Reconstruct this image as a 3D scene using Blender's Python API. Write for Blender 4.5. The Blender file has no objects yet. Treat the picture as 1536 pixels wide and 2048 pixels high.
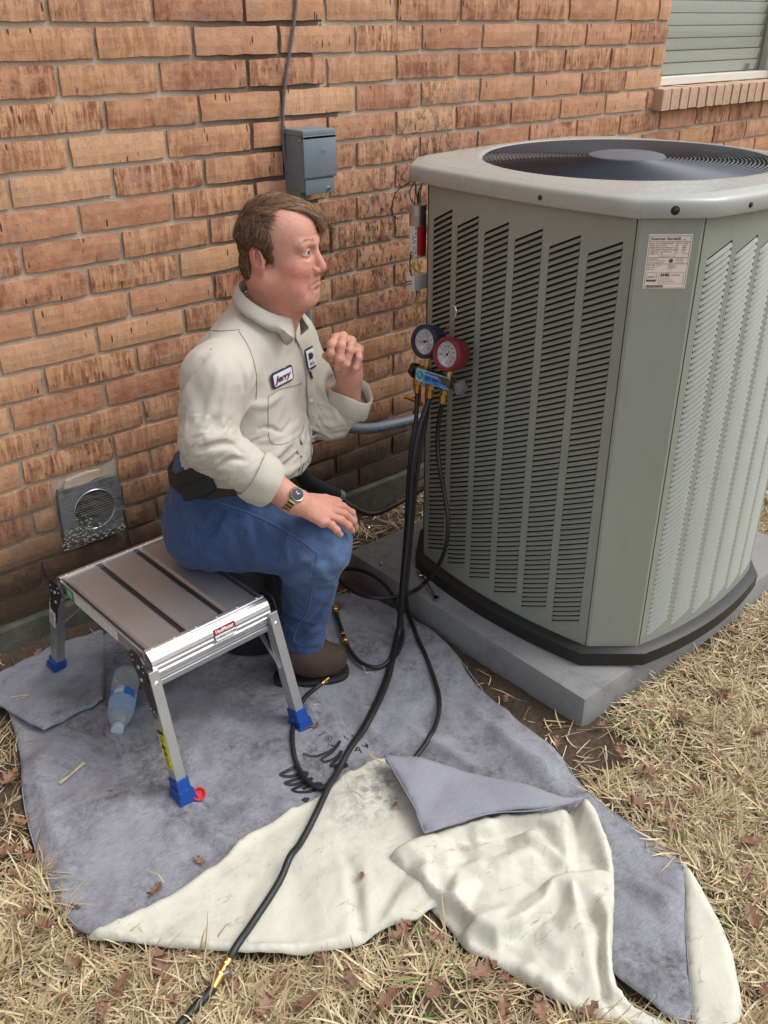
import bpy, bmesh, math, random
import numpy as np
from mathutils import Vector, Matrix, noise
from mathutils.bvhtree import BVHTree
from mathutils.geometry import delaunay_2d_cdt
R = math.radians
SC = bpy.context.scene
COL = SC.collection
random.seed(7)
RNG = np.random.default_rng(11)

# ------------------------------------------------------------- camera, sky, sun, exposure
_cp, _cr, _cu, _cb, LENS = [(-0.938, -2.213, 1.594),(0.75471, -0.65604, 0.004968),(0.314173, 0.368053, 0.875118),(-0.575941, -0.6589, 0.483883), 31.9136]
cam = bpy.data.cameras.new('camera')
camo = bpy.data.objects.new('camera', cam)
COL.objects.link(camo)
camo.matrix_world = Matrix(((_cr[0], _cu[0], _cb[0], _cp[0]),(_cr[1], _cu[1], _cb[1], _cp[1]),
                            (_cr[2], _cu[2], _cb[2], _cp[2]),(0, 0, 0, 1)))
cam.lens = LENS
cam.sensor_width = 36
cam.clip_start = 0.05
cam.clip_end = 500
SC.camera = camo

SUN_EL, SUN_AZ = R(56), R(128)       # azimuth clockwise from +Y
w = bpy.data.worlds.new('World')
SC.world = w
w.use_nodes = True
wn = w.node_tree
bg = wn.nodes['Background']
sky = wn.nodes.new('ShaderNodeTexSky')
sky.sky_type = 'NISHITA'
sky.sun_disc = False
sky.sun_elevation = SUN_EL
sky.sun_rotation = SUN_AZ
sky.dust_density = 3.0
sky.air_density = 1.0
hsv = wn.nodes.new('ShaderNodeHueSaturation')      # thin cloud greys the sky
hsv.inputs['Saturation'].default_value = 0.3
wn.links.new(sky.outputs[0], hsv.inputs['Color'])
wn.links.new(hsv.outputs[0], bg.inputs[0])
bg.inputs[1].default_value = 0.15
sl = bpy.data.lights.new('sun', 'SUN')
sl.energy = 0.9
sl.angle = R(40)
sl.color = (1.0, 0.97, 0.93)
so = bpy.data.objects.new('sun', sl)
COL.objects.link(so)
sd = Vector((math.sin(SUN_AZ) * math.cos(SUN_EL), math.cos(SUN_AZ) * math.cos(SUN_EL), math.sin(SUN_EL)))
so.rotation_euler = sd.to_track_quat('Z', 'Y').to_euler()
so.location = sd * 20
SC.view_settings.view_transform = 'Standard'
SC.view_settings.look = 'None'
SC.view_settings.gamma = 1
SC.view_settings.use_curve_mapping = False
SC.view_settings.exposure = 0.72
SC.render.engine = 'CYCLES'
SC.cycles.max_bounces = 8
SC.cycles.transparent_max_bounces = 16

# ------------------------------------------------------------- helpers
def tag(o, label=None, cat=None, group=None, kind=None):
    if label: o['label'] = label
    if cat: o['category'] = cat
    if group: o['group'] = group
    if kind: o['kind'] = kind
    return o

def empty(name, label, cat, loc=(0, 0, 0), rot=(0, 0, 0), group=None):
    o = bpy.data.objects.new(name, None)
    COL.objects.link(o)
    o.location = loc
    o.rotation_euler = rot
    o.empty_display_size = .05
    return tag(o, label, cat, group)

def link(name, me, mat=None, parent=None, smooth=False):
    if mat is not None:
        for m in (mat if isinstance(mat, (list, tuple)) else [mat]):
            me.materials.append(m)
    if smooth:
        me.polygons.foreach_set('use_smooth', [True] * len(me.polygons))
    o = bpy.data.objects.new(name, me)
    COL.objects.link(o)
    if parent is not None: o.parent = parent
    return o

def inst(name, me, parent=None, M=None):
    o = bpy.data.objects.new(name, me)
    COL.objects.link(o)
    if parent is not None: o.parent = parent
    if M is not None: o.matrix_local = M
    return o

def npmesh(name, V, F):
    """V (n,3), F (m,k) numpy"""
    V = np.asarray(V, np.float32); F = np.asarray(F, np.int32)
    me = bpy.data.meshes.new(name)
    k = F.shape[1]
    me.vertices.add(len(V)); me.vertices.foreach_set('co', V.ravel())
    me.loops.add(F.size); me.loops.foreach_set('vertex_index', F.ravel())
    me.polygons.add(len(F)); me.polygons.foreach_set('loop_start', np.arange(0, F.size, k, dtype=np.int32))
    me.update(calc_edges=True)
    me.validate()
    return me

class MB:
    """collects simple solids into ONE mesh"""
    def __init__(s): s.v = []; s.f = []; s.mi = []; s.m = 0
    def add(s, vs, fs):
        n = len(s.v); s.v += [tuple(v) for v in vs]; s.f += [tuple(i + n for i in f) for f in fs]; s.mi += [s.m] * len(fs)
        return s
    def mat(s, i): s.m = i; return s
    def box(s, a, b, M=None, bev=0.0):
        (x0, y0, z0),(x1, y1, z1) = a, b
        if bev > 0:
            bm = bmesh.new(); bmesh.ops.create_cube(bm, size=1)
            for v in bm.verts:
                v.co = Vector(((x0 + x1) / 2 + v.co.x * (x1 - x0),(y0 + y1) / 2 + v.co.y * (y1 - y0),(z0 + z1) / 2 + v.co.z * (z1 - z0)))
            bmesh.ops.bevel(bm, geom=bm.edges[:] , offset=bev, segments=2, profile=.6, affect='EDGES')
            bm.verts.index_update()
            vs = [v.co.copy() for v in bm.verts]; fs = [[v.index for v in f.verts] for f in bm.faces]; bm.free()
        else:
            vs = [Vector(c) for c in ((x0, y0, z0),(x1, y0, z0),(x1, y1, z0),(x0, y1, z0),(x0, y0, z1),(x1, y0, z1),(x1, y1, z1),(x0, y1, z1))]
            fs = [(0, 3, 2, 1),(4, 5, 6, 7),(0, 1, 5, 4),(1, 2, 6, 5),(2, 3, 7, 6),(3, 0, 4, 7)]
        if M is not None: vs = [M @ v for v in vs]
        return s.add(vs, fs)
    def tube(s, pts, r, n=10, cap=True):
        pts = [Vector(p) for p in pts]
        rs = r if isinstance(r, (list, tuple)) else [r] * len(pts)
        vs, fs = [], []
        t0 = (pts[1] - pts[0]).normalized()
        up = Vector((0, 0, 1)) if abs(t0.z) < .9 else Vector((1, 0, 0))
        nx = t0.cross(up).normalized()
        for i, p in enumerate(pts):
            a = pts[max(i - 1, 0)]; b = pts[min(i + 1, len(pts) - 1)]
            t = (b - a).normalized()
            nx = (nx - t * nx.dot(t)).normalized(); ny = t.cross(nx)
            for j in range(n):
                an = 2 * math.pi * j / n
                vs.append(p + (nx * math.cos(an) + ny * math.sin(an)) * rs[i])
        for i in range(len(pts) - 1):
            for j in range(n):
                k = (j + 1) % n
                fs.append((i * n + j, i * n + k, (i + 1) * n + k, (i + 1) * n + j))
        if cap:
            fs.append(tuple(range(n - 1, -1, -1))); fs.append(tuple((len(pts) - 1) * n + j for j in range(n)))
        return s.add(vs, fs)
    def lathe(s, prof, M=None, n=24, a0=0, a1=2 * math.pi):
        """prof list of (r, z); axis z"""
        vs, fs = [], []
        full = abs(a1 - a0 - 2 * math.pi) < 1e-6
        c = n if full else n + 1
        for r, z in prof:
            for j in range(c):
                an = a0 + (a1 - a0) * j / n
                vs.append(Vector((r * math.cos(an), r * math.sin(an), z)))
        for i in range(len(prof) - 1):
            for j in range(n):
                k = (j + 1) % c
                fs.append((i * c + j, i * c + k, (i + 1) * c + k, (i + 1) * c + j))
        if full:
            if prof[0][0] > 1e-5: fs.append(tuple(range(c - 1, -1, -1)))
            if prof[-1][0] > 1e-5: fs.append(tuple((len(prof) - 1) * c + j for j in range(c)))
        if M is not None: vs = [M @ v for v in vs]
        return s.add(vs, fs)
    def prism(s, poly, z0, z1, M=None):
        n = len(poly)
        vs = [Vector((x, y, z0)) for x, y in poly] + [Vector((x, y, z1)) for x, y in poly]
        fs = [tuple(range(n - 1, -1, -1)), tuple(range(n, 2 * n))] + [(i, (i + 1) % n, n + (i + 1) % n, n + i) for i in range(n)]
        if M is not None: vs = [M @ v for v in vs]
        return s.add(vs, fs)
    def mesh(s, name):
        me = bpy.data.meshes.new(name); me.from_pydata([tuple(v) for v in s.v], [], s.f)
        if any(s.mi): me.polygons.foreach_set('material_index', s.mi)
        me.update(); return me
    def build(s, name, mat, parent=None, smooth=False, ang=35):
        me = s.mesh(name)
        o = link(name, me, mat, parent)
        if smooth:
            me.polygons.foreach_set('use_smooth', [True] * len(me.polygons))
            try: me.set_sharp_from_angle(angle=R(ang))
            except Exception: pass
        return o

def frame(o, x, y, z=None):
    """matrix with origin o and axes x,y(,z)"""
    x = Vector(x).normalized(); y = Vector(y).normalized(); z = x.cross(y).normalized() if z is None else Vector(z).normalized()
    return Matrix(((x[0], y[0], z[0], o[0]),(x[1], y[1], z[1], o[1]),(x[2], y[2], z[2], o[2]),(0, 0, 0, 1)))

def zto(o, d):
    """matrix at o whose z axis is d"""
    return Matrix.Translation(Vector(o)) @ Vector(d).to_track_quat('Z', 'Y').to_matrix().to_4x4()

def catmull(pts, n=8, closed=False):
    P = [Vector(p) for p in pts]; out = []
    m = len(P)
    rng = range(m) if closed else range(m - 1)
    for i in rng:
        p0 = P[(i - 1) % m] if closed or i > 0 else P[0] * 2 - P[1]
        p1 = P[i]; p2 = P[(i + 1) % m]
        p3 = P[(i + 2) % m] if closed or i + 2 < m else p2 * 2 - p1
        for k in range(n):
            t = k / n
            out.append(.5 * ((2 * p1) + (p2 - p0) * t + (2 * p0 - 5 * p1 + 4 * p2 - p3) * t * t + (3 * p1 - p0 - 3 * p2 + p3) * t ** 3))
    if not closed: out.append(P[-1])
    return out

_tc = {}
def text_geo(txt, size, bold=0.0, align='LEFT', shear=0.0, space=1.0):
    key = (txt, size, bold, align, shear, space)
    if key in _tc: return _tc[key]
    cu = bpy.data.curves.new('t', 'FONT'); cu.body = txt; cu.size = size; cu.offset = bold * size; cu.align_x = align; cu.align_y = 'CENTER'
    cu.resolution_u = 3; cu.shear = shear; cu.space_character = space
    ob = bpy.data.objects.new('t', cu); COL.objects.link(ob)
    bpy.context.view_layer.update()
    dg = bpy.context.evaluated_depsgraph_get()
    me = ob.evaluated_get(dg).to_mesh()
    V = [v.co.copy() for v in me.vertices]; F = [tuple(p.vertices) for p in me.polygons]
    ob.evaluated_get(dg).to_mesh_clear()
    bpy.data.objects.remove(ob); bpy.data.curves.remove(cu)
    _tc[key] = (V, F)
    return V, F

# ------------------------------------------------------------- materials
def nt(name):
    m = bpy.data.materials.new(name); m.use_nodes = True
    t = m.node_tree; b = t.nodes['Principled BSDF']
    return m, t, b

def N(t, typ, **kw):
    n = t.nodes.new('ShaderNode' + typ)
    for k, v in kw.items():
        if k in n.inputs: n.inputs[k].default_value = v
        else: setattr(n, k, v)
    return n

def mixc(t, fac, a, b, mode='MIX'):
    n = t.nodes.new('ShaderNodeMix'); n.data_type = 'RGBA'; n.blend_type = mode
    for i, v in ((0, fac),(6, a),(7, b)):
        if hasattr(v, 'is_output') or isinstance(v, bpy.types.NodeSocket): t.links.new(v, n.inputs[i])
        elif i == 0: n.inputs[0].default_value = v
        else: n.inputs[i].default_value = (*v, 1) if len(v) == 3 else v
    return n.outputs[2]

def math_(t, op, a, b=0.0, clamp=False):
    n = t.nodes.new('ShaderNodeMath'); n.operation = op; n.use_clamp = clamp
    for i, v in ((0, a),(1, b)):
        if isinstance(v, bpy.types.NodeSocket): t.links.new(v, n.inputs[i])
        else: n.inputs[i].default_value = v
    return n.outputs[0]

def ramp(t, fac, stops):
    n = t.nodes.new('ShaderNodeValToRGB'); e = n.color_ramp.elements
    while len(e) > 1: e.remove(e[-1])
    e[0].position = stops[0][0]; c = stops[0][1]; e[0].color = (*c, 1) if hasattr(c, '__len__') else (c, c, c, 1)
    for p, c in stops[1:]:
        q = e.new(p); q.color = (*c, 1) if hasattr(c, '__len__') else (c, c, c, 1)
    t.links.new(fac, n.inputs[0])
    return n.outputs[0]

def coords(t, kind='Object', scale=(1, 1, 1), rot=(0, 0, 0)):
    tc = N(t, 'TexCoord'); mp = N(t, 'Mapping')
    if kind == 'World':
        g = N(t, 'NewGeometry'); t.links.new(g.outputs['Position'], mp.inputs[0])
    else: t.links.new(tc.outputs[kind], mp.inputs[0])
    mp.inputs['Scale'].default_value = scale; mp.inputs['Rotation'].default_value = rot
    return mp.outputs[0]

def noi(t, vec, scale, detail=4, rough=.6, dist=0.0):
    n = N(t, 'TexNoise'); n.inputs['Scale'].default_value = scale; n.inputs['Detail'].default_value = detail
    n.inputs['Roughness'].default_value = rough; n.inputs['Distortion'].default_value = dist
    t.links.new(vec, n.inputs['Vector'])
    return n.outputs[0]

def bump(t, b, h, strength=.3, dist=.002, prev=None):
    n = N(t, 'Bump'); n.inputs['Strength'].default_value = strength; n.inputs['Distance'].default_value = dist
    t.links.new(h, n.inputs['Height'])
    if prev is not None: t.links.new(prev, n.inputs['Normal'])
    t.links.new(n.outputs[0], b.inputs['Normal'])
    return n.outputs[0]

def mat(name, col, rough=.5, metal=0.0, var=.12, vs=12, bs=0, bst=.15, bd=.001, spec=.5, kind='Object', stretch=(1, 1, 1), dirt=None, dcut=(.55, .7)):
    m, t, b = nt(name)
    v = coords(t, kind, stretch)
    f = noi(t, v, vs, 6, .65)
    c = mixc(t, f, tuple(x * (1 - var) for x in col), tuple(min(1, x * (1 + var)) for x in col))
    if dirt:
        d = ramp(t, noi(t, v, vs * .6, 8, .75), [(dcut[0], 0.0),(dcut[1], 1.0)])
        c = mixc(t, d, c, dirt)
    t.links.new(c, b.inputs['Base Color'])
    b.inputs['Roughness'].default_value = rough; b.inputs['Metallic'].default_value = metal
    b.inputs['Specular IOR Level'].default_value = spec
    if bs: bump(t, b, noi(t, v, bs, 5, .6), bst, bd)
    return m

def buckle(V, F, ex, dirs, iters, pin=None, floor=None, lo=-.004, hi=.014, tang=.006, normals=None, g=0.0, smooth=.12, seed_amp=.002, seed_s=18):
    """cloth relaxation: rest lengths longer than the drawn ones along dirs, so the surface buckles into folds"""
    V = V.astype(np.float64).copy(); V0 = V.copy(); n = len(V)
    k = F.shape[1]
    prs = [(i, (i + 1) % k) for i in range(k)] + ([(0, 2),(1, 3)] if k == 4 else [])
    E = np.vstack([F[:, [a, b]] for a, b in prs]); E.sort(1); E = np.unique(E, axis=0)
    e = V[E[:, 1]] - V[E[:, 0]]; L = np.linalg.norm(e, axis=1) + 1e-9
    exm = (ex[E[:, 0]] + ex[E[:, 1]]) / 2
    if dirs is None: sc_ = 1 + exm
    else:
        dm = (dirs[E[:, 0]] + dirs[E[:, 1]]); dm /= np.linalg.norm(dm, axis=1)[:, None] + 1e-9
        c = np.abs((e * dm).sum(1)) / L; sc_ = 1 + exm * c ** 2
    rest = L * sc_
    deg = np.bincount(E.ravel(), minlength=n).astype(float)
    I = E.ravel()
    # ring neighbours for smoothing
    def acc(vec):
        return np.stack([np.bincount(E[:, 0], vec[:, q], n) - np.bincount(E[:, 1], vec[:, q], n) for q in range(3)], 1)
    def lap(A):
        s_ = np.stack([np.bincount(E[:, 0], A[E[:, 1], q], n) + np.bincount(E[:, 1], A[E[:, 0], q], n) for q in range(A.shape[1])], 1)
        return s_ / deg[:, None] - A
    for it in range(iters):
        if g: V[:, 2] -= g
        for _ in range(2):
            d = V[E[:, 1]] - V[E[:, 0]]; l = np.linalg.norm(d, axis=1) + 1e-9
            cvec = d * ((l - rest) / l * .5)[:, None]
            V += acc(cvec) / deg[:, None] * 1.7
        D = V - V0
        sm = smooth if it < iters - 6 else smooth * .5
        D += lap(D) * sm
        if normals is not None:
            dn = (D * normals).sum(1); dt = D - normals * dn[:, None]
            dn = np.clip(dn, lo, hi); lt = np.linalg.norm(dt, axis=1) + 1e-9
            dt *= np.minimum(1, tang / lt)[:, None]
            D = normals * dn[:, None] + dt
        V = V0 + D
        if pin is not None: V[pin, :2] = V0[pin, :2]
        if floor is not None: V[:, 2] = np.maximum(V[:, 2], floor)
    return V
def vnormals(V, F):
    a = V[F[:, 0]]; fn = np.cross(V[F[:, 1]] - a, V[F[:, -2 if F.shape[1] == 4 else 2]] - a)
    N_ = np.zeros_like(V)
    for q in range(F.shape[1]):
        for c in range(3): N_[:, c] += np.bincount(F[:, q], fn[:, c], len(V))
    return N_ / (np.linalg.norm(N_, axis=1)[:, None] + 1e-12)
def get_vf(me, k=4):
    co = np.zeros(len(me.vertices) * 3, np.float32); me.vertices.foreach_get('co', co)
    F = np.zeros(len(me.polygons) * k, np.int32); me.polygons.foreach_get('vertices', F)
    return co.reshape(-1, 3).astype(float), F.reshape(-1, k)
def vnoise3(P, s, seed):
    return n3(P[:, 0], P[:, 1], P[:, 2], s, seed, 2) - .5

# brick: per-piece tone, upright fire streaks, slanted scratches, pits, mildew and painted shading low on the wall
def brick_mat():
    m, t, b = nt('fired_brick')
    oi = N(t, 'ObjectInfo')
    at = N(t, 'Attribute'); at.attribute_name = 'tone'
    rnd = math_(t, 'FRACT', math_(t, 'ADD', oi.outputs['Random'], at.outputs['Fac']))
    base = ramp(t, rnd, [(0, (.47, .235, .125)),(.15, (.60, .35, .19)),(.30, (.38, .165, .095)),(.45, (.62, .37, .215)),(.6, (.46, .215, .13)),(.75, (.56, .32, .18)),(.88, (.36, .16, .095)),(1, (.53, .28, .165))])
    pos = coords(t, 'World')
    add = t.nodes.new('ShaderNodeVectorMath'); add.operation = 'ADD'
    comb = N(t, 'CombineXYZ')
    t.links.new(math_(t, 'MULTIPLY', rnd, 37.0), comb.inputs[2]); t.links.new(math_(t, 'MULTIPLY', rnd, 11.0), comb.inputs[0])
    t.links.new(pos, add.inputs[0]); t.links.new(comb.outputs[0], add.inputs[1])
    def mapped(sc, rot=(0, 0, 0)):
        mp = N(t, 'Mapping'); mp.inputs['Scale'].default_value = sc; mp.inputs['Rotation'].default_value = rot
        t.links.new(add.outputs[0], mp.inputs[0]); return mp.outputs[0]
    st = noi(t, mapped((75, 75, 11)), 1.0, 6, .68, .7)
    stm = ramp(t, st, [(.42, 0.0),(.50, .6),(.58, 1.0)])
    amount = ramp(t, math_(t, 'FRACT', math_(t, 'MULTIPLY', rnd, 7.3)), [(0, .1),(.3, .35),(.6, .7),(1, .95)])
    c = mixc(t, math_(t, 'MULTIPLY', stm, amount), base, (.175, .052, .025))
    bl = noi(t, mapped((16, 16, 22)), 1.0, 6, .7)
    c = mixc(t, ramp(t, bl, [(.42, 0.0),(.62, .6)]), c, (.60, .34, .195))
    # greyish violet flashing on some
    fl = ramp(t, noi(t, mapped((9, 9, 14)), 1.0, 4, .6), [(.55, 0.0),(.7, .5)])
    c = mixc(t, fl, c, (.36, .24, .19))
    # dark pits
    sp = ramp(t, noi(t, mapped((260, 260, 200)), 1.0, 3, .6), [(.62, 0.0),(.72, .75)])
    c = mixc(t, sp, c, (.13, .05, .025))
    # slanted scratches
    vo = N(t, 'TexVoronoi'); vo.feature = 'F1'; vo.inputs['Scale'].default_value = 1.0
    t.links.new(mapped((58, 58, 13),(0, R(-24), 0)), vo.inputs['Vector'])
    scr = ramp(t, vo.outputs['Distance'], [(.10, 1.0),(.17, 0.0)])
    gate = ramp(t, noi(t, mapped((5, 5, 5)), 1.0, 1, .5), [(.50, 0.0),(.53, 1.0)])
    scr = math_(t, 'MULTIPLY', scr, gate)
    c = mixc(t, scr, c, (.10, .045, .03))
    # low on the wall: mildew plus shading painted in; black speckle near the machine
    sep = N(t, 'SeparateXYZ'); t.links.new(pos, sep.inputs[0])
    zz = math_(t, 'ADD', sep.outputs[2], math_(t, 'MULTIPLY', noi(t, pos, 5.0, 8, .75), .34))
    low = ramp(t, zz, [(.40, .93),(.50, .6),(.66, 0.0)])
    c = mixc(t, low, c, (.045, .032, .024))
    gx = math_(t, 'ABSOLUTE', math_(t, 'SUBTRACT', sep.outputs[0], 1.15))
    near = ramp(t, math_(t, 'ADD', gx, math_(t, 'MULTIPLY', math_(t, 'ABSOLUTE', math_(t, 'SUBTRACT', sep.outputs[2], .95)), 1.2)), [(.30, 1.0),(.80, 0.0)])
    spk = ramp(t, noi(t, coords(t, 'World', (1, 1, .5)), 70, 7, .8), [(.49, 0.0),(.58, .95)])
    c = mixc(t, math_(t, 'MULTIPLY', near, spk), c, (.05, .035, .03))
    t.links.new(c, b.inputs['Base Color'])
    b.inputs['Roughness'].default_value = .82; b.inputs['Specular IOR Level'].default_value = .3
    h = math_(t, 'SUBTRACT', noi(t, mapped((90, 90, 60)), 1.0, 6, .7), math_(t, 'MULTIPLY', scr, 1.2))
    h = math_(t, 'SUBTRACT', h, math_(t, 'MULTIPLY', sp, .5))
    bump(t, b, h, .7, .003)
    return m

def mortar_mat():
    m, t, b = nt('sandy_mortar')
    pos = coords(t, 'World')
    n1 = noi(t, pos, 14, 6, .7)
    c = mixc(t, n1, (.36, .285, .215),(.52, .43, .33))
    gr = noi(t, pos, 420, 2, .5)
    c = mixc(t, ramp(t, gr, [(.4, 0.0),(.7, .55)]), c, (.6, .5, .4))
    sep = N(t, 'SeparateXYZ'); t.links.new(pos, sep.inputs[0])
    # band of darker joints running right of the electrical box
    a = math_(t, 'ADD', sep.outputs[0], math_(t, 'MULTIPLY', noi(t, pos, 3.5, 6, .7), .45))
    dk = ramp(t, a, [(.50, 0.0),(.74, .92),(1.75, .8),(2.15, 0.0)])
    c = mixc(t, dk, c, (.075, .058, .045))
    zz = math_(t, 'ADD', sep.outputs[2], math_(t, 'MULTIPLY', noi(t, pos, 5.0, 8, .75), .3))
    c = mixc(t, ramp(t, zz, [(.40, .85),(.62, 0.0)]), c, (.055, .045, .034))  # same low mildew and painted shading as on the bricks
    t.links.new(c, b.inputs['Base Color']); b.inputs['Roughness'].default_value = .95
    b.inputs['Specular IOR Level'].default_value = .15
    bump(t, b, math_(t, 'ADD', noi(t, pos, 300, 4, .6), math_(t, 'MULTIPLY', noi(t, pos, 60, 5, .6), 1.5)), .8, .003)
    return m

def concrete_mat(name, c1, c2, dark, cut=(.6, .75)):
    m, t, b = nt(name)
    pos = coords(t, 'World')
    c = mixc(t, noi(t, pos, 7, 8, .7), c1, c2)
    c = mixc(t, ramp(t, noi(t, pos, 220, 3, .6), [(.45, 0.0),(.75, .35)]), c, tuple(x * .6 for x in c1))
    c = mixc(t, ramp(t, noi(t, pos, 4.3, 9, .8, .4), [(cut[0], 0.0),(cut[1], .7)]), c, dark)
    t.links.new(c, b.inputs['Base Color']); b.inputs['Roughness'].default_value = .88
    b.inputs['Specular IOR Level'].default_value = .3
    bump(t, b, noi(t, pos, 160, 6, .7), .35, .0015)
    return m

def soil_mat():
    m, t, b = nt('soil')
    pos = coords(t, 'World')
    c = mixc(t, noi(t, pos, 9, 8, .7),(.055, .038, .027),(.12, .085, .06))
    c = mixc(t, ramp(t, noi(t, pos, 90, 6, .75), [(.45, 0.0),(.7, .8)]), c, (.17, .125, .085))
    c = mixc(t, ramp(t, noi(t, pos, 3, 4, .6), [(.52, 0.0),(.66, .5)]), c, (.035, .026, .019))
    at = N(t, 'Attribute'); at.attribute_name = 'thatch'
    th = mixc(t, noi(t, pos, 120, 6, .75),(.09, .06, .035),(.26, .19, .11))
    c = mixc(t, at.outputs['Fac'], c, th)
    t.links.new(c, b.inputs['Base Color']); b.inputs['Roughness'].default_value = .95
    b.inputs['Specular IOR Level'].default_value = .2
    bump(t, b, noi(t, pos, 70, 8, .75), 1.0, .012)
    return m

def fabric_mat(name, c1, c2, weave=700, wst=.25, stain=None, scut=(.56, .72), sscale=4.0, fold=.35, rough=.95, heather=.2, wcol=.12):
    """heathered cloth: woven bump, cloudy tone, small crumples, stains"""
    m, t, b = nt(name)
    v = coords(t, 'Object')
    c = mixc(t, noi(t, v, 5, 6, .7), c1, c2)
    hs = N(t, 'Mapping'); hs.inputs['Scale'].default_value = (1, 14, 5); hs.inputs['Rotation'].default_value = (0, 0, R(35)); t.links.new(v, hs.inputs[0])
    he = noi(t, hs.outputs[0], 55, 4, .7)
    c = mixc(t, math_(t, 'MULTIPLY', ramp(t, he, [(.4, 0.0),(.65, 1.0)]), heather), c, tuple(min(1, x * 1.45) for x in c2))
    hm = noi(t, v, 520, 2, .5)
    c = mixc(t, math_(t, 'MULTIPLY', hm, wcol * 2), c, tuple(x * .55 for x in c1))
    if stain:
        s = ramp(t, noi(t, v, sscale, 10, .78, .6), [(scut[0], 0.0),(scut[1], .8)])
        s = math_(t, 'MULTIPLY', s, ramp(t, noi(t, v, 60, 6, .75), [(.35, .1),(.6, 1.0)]))
        c = mixc(t, s, c, stain)
    t.links.new(c, b.inputs['Base Color']); b.inputs['Roughness'].default_value = rough
    b.inputs['Specular IOR Level'].default_value = .15
    b.inputs['Sheen Weight'].default_value = .12
    h = math_(t, 'ADD', math_(t, 'MULTIPLY', noi(t, v, 26, 5, .6, .8), fold), math_(t, 'MULTIPLY', noi(t, v, weave, 2, .5), wst * .12))
    bump(t, b, h, .6, .006)
    return m

def canvas_mat():
    m, t, b = nt('cream_canvas')
    v = coords(t, 'Object')
    c = mixc(t, noi(t, v, 6, 6, .7),(.50, .49, .41),(.65, .64, .55))
    # grime smears and black ink smudges
    s1 = ramp(t, noi(t, v, 3.6, 10, .8, .5), [(.48, 0.0),(.66, .6)])
    c = mixc(t, s1, c, (.36, .34, .29))
    mp = N(t, 'Mapping'); mp.inputs['Scale'].default_value = (1, 2.6, 1); mp.inputs['Rotation'].default_value = (0, 0, R(-20)); t.links.new(v, mp.inputs[0])
    s2 = ramp(t, noi(t, mp.outputs[0], 10, 10, .82, 1.2), [(.57, 0.0),(.67, .8)])
    c = mixc(t, s2, c, (.15, .145, .13))
    # smudged band beside the fold line
    sep = N(t, 'SeparateXYZ'); t.links.new(v, sep.inputs[0])
    dx = math_(t, 'SUBTRACT', sep.outputs[0], .055); dy = math_(t, 'SUBTRACT', sep.outputs[1], -1.06)
    d = math_(t, 'SQRT', math_(t, 'ADD', math_(t, 'MULTIPLY', dx, dx), math_(t, 'MULTIPLY', math_(t, 'MULTIPLY', dy, dy), 2.2)))
    bandm = math_(t, 'MULTIPLY', ramp(t, d, [(.02, 1.0),(.20, 0.0)]), ramp(t, noi(t, v, 26, 10, .8, 1.0), [(.42, 0.0),(.60, .85)]))
    c = mixc(t, bandm, c, (.10, .10, .095))
    t.links.new(c, b.inputs['Base Color']); b.inputs['Roughness'].default_value = .9
    b.inputs['Specular IOR Level'].default_value = .2
    h = math_(t, 'ADD', math_(t, 'MULTIPLY', noi(t, v, 20, 5, .55, 1.0), .55), math_(t, 'MULTIPLY', noi(t, v, 600, 2, .5), .03))
    bump(t, b, h, .6, .008)
    return m

def denim_mat():
    m, t, b = nt('blue_denim')
    v = coords(t, 'Object')
    c = mixc(t, noi(t, v, 9, 6, .7),(.012, .028, .088),(.038, .076, .185))
    tw = N(t, 'Mapping'); tw.inputs['Scale'].default_value = (1, 1, 5); tw.inputs['Rotation'].default_value = (0, R(35), 0); t.links.new(v, tw.inputs[0])
    c = mixc(t, ramp(t, noi(t, tw.outputs[0], 420, 3, .6), [(.40, 0.0),(.70, .5)]), c, (.13, .20, .34))
    sep = N(t, 'SeparateXYZ'); t.links.new(v, sep.inputs[0])
    # worn pale knee
    dx = math_(t, 'SUBTRACT', sep.outputs[0], .25); dz = math_(t, 'SUBTRACT', sep.outputs[2], .47)
    d = math_(t, 'SQRT', math_(t, 'ADD', math_(t, 'MULTIPLY', dx, dx), math_(t, 'MULTIPLY', dz, dz)))
    wr = math_(t, 'MULTIPLY', ramp(t, d, [(.03, .55),(.15, 0.0)]), ramp(t, noi(t, v, 40, 5, .7), [(.3, .4),(.6, 1.0)]))
    c = mixc(t, wr, c, (.13, .20, .34))
    t.links.new(c, b.inputs['Base Color']); b.inputs['Roughness'].default_value = .9
    b.inputs['Specular IOR Level'].default_value = .2; b.inputs['Sheen Weight'].default_value = .1
    h = math_(t, 'ADD', math_(t, 'MULTIPLY', noi(t, v, 30, 5, .6, .8), .5), math_(t, 'MULTIPLY', noi(t, tw.outputs[0], 300, 2, .5), .06))
    bump(t, b, h, .5, .005)
    return m

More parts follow.
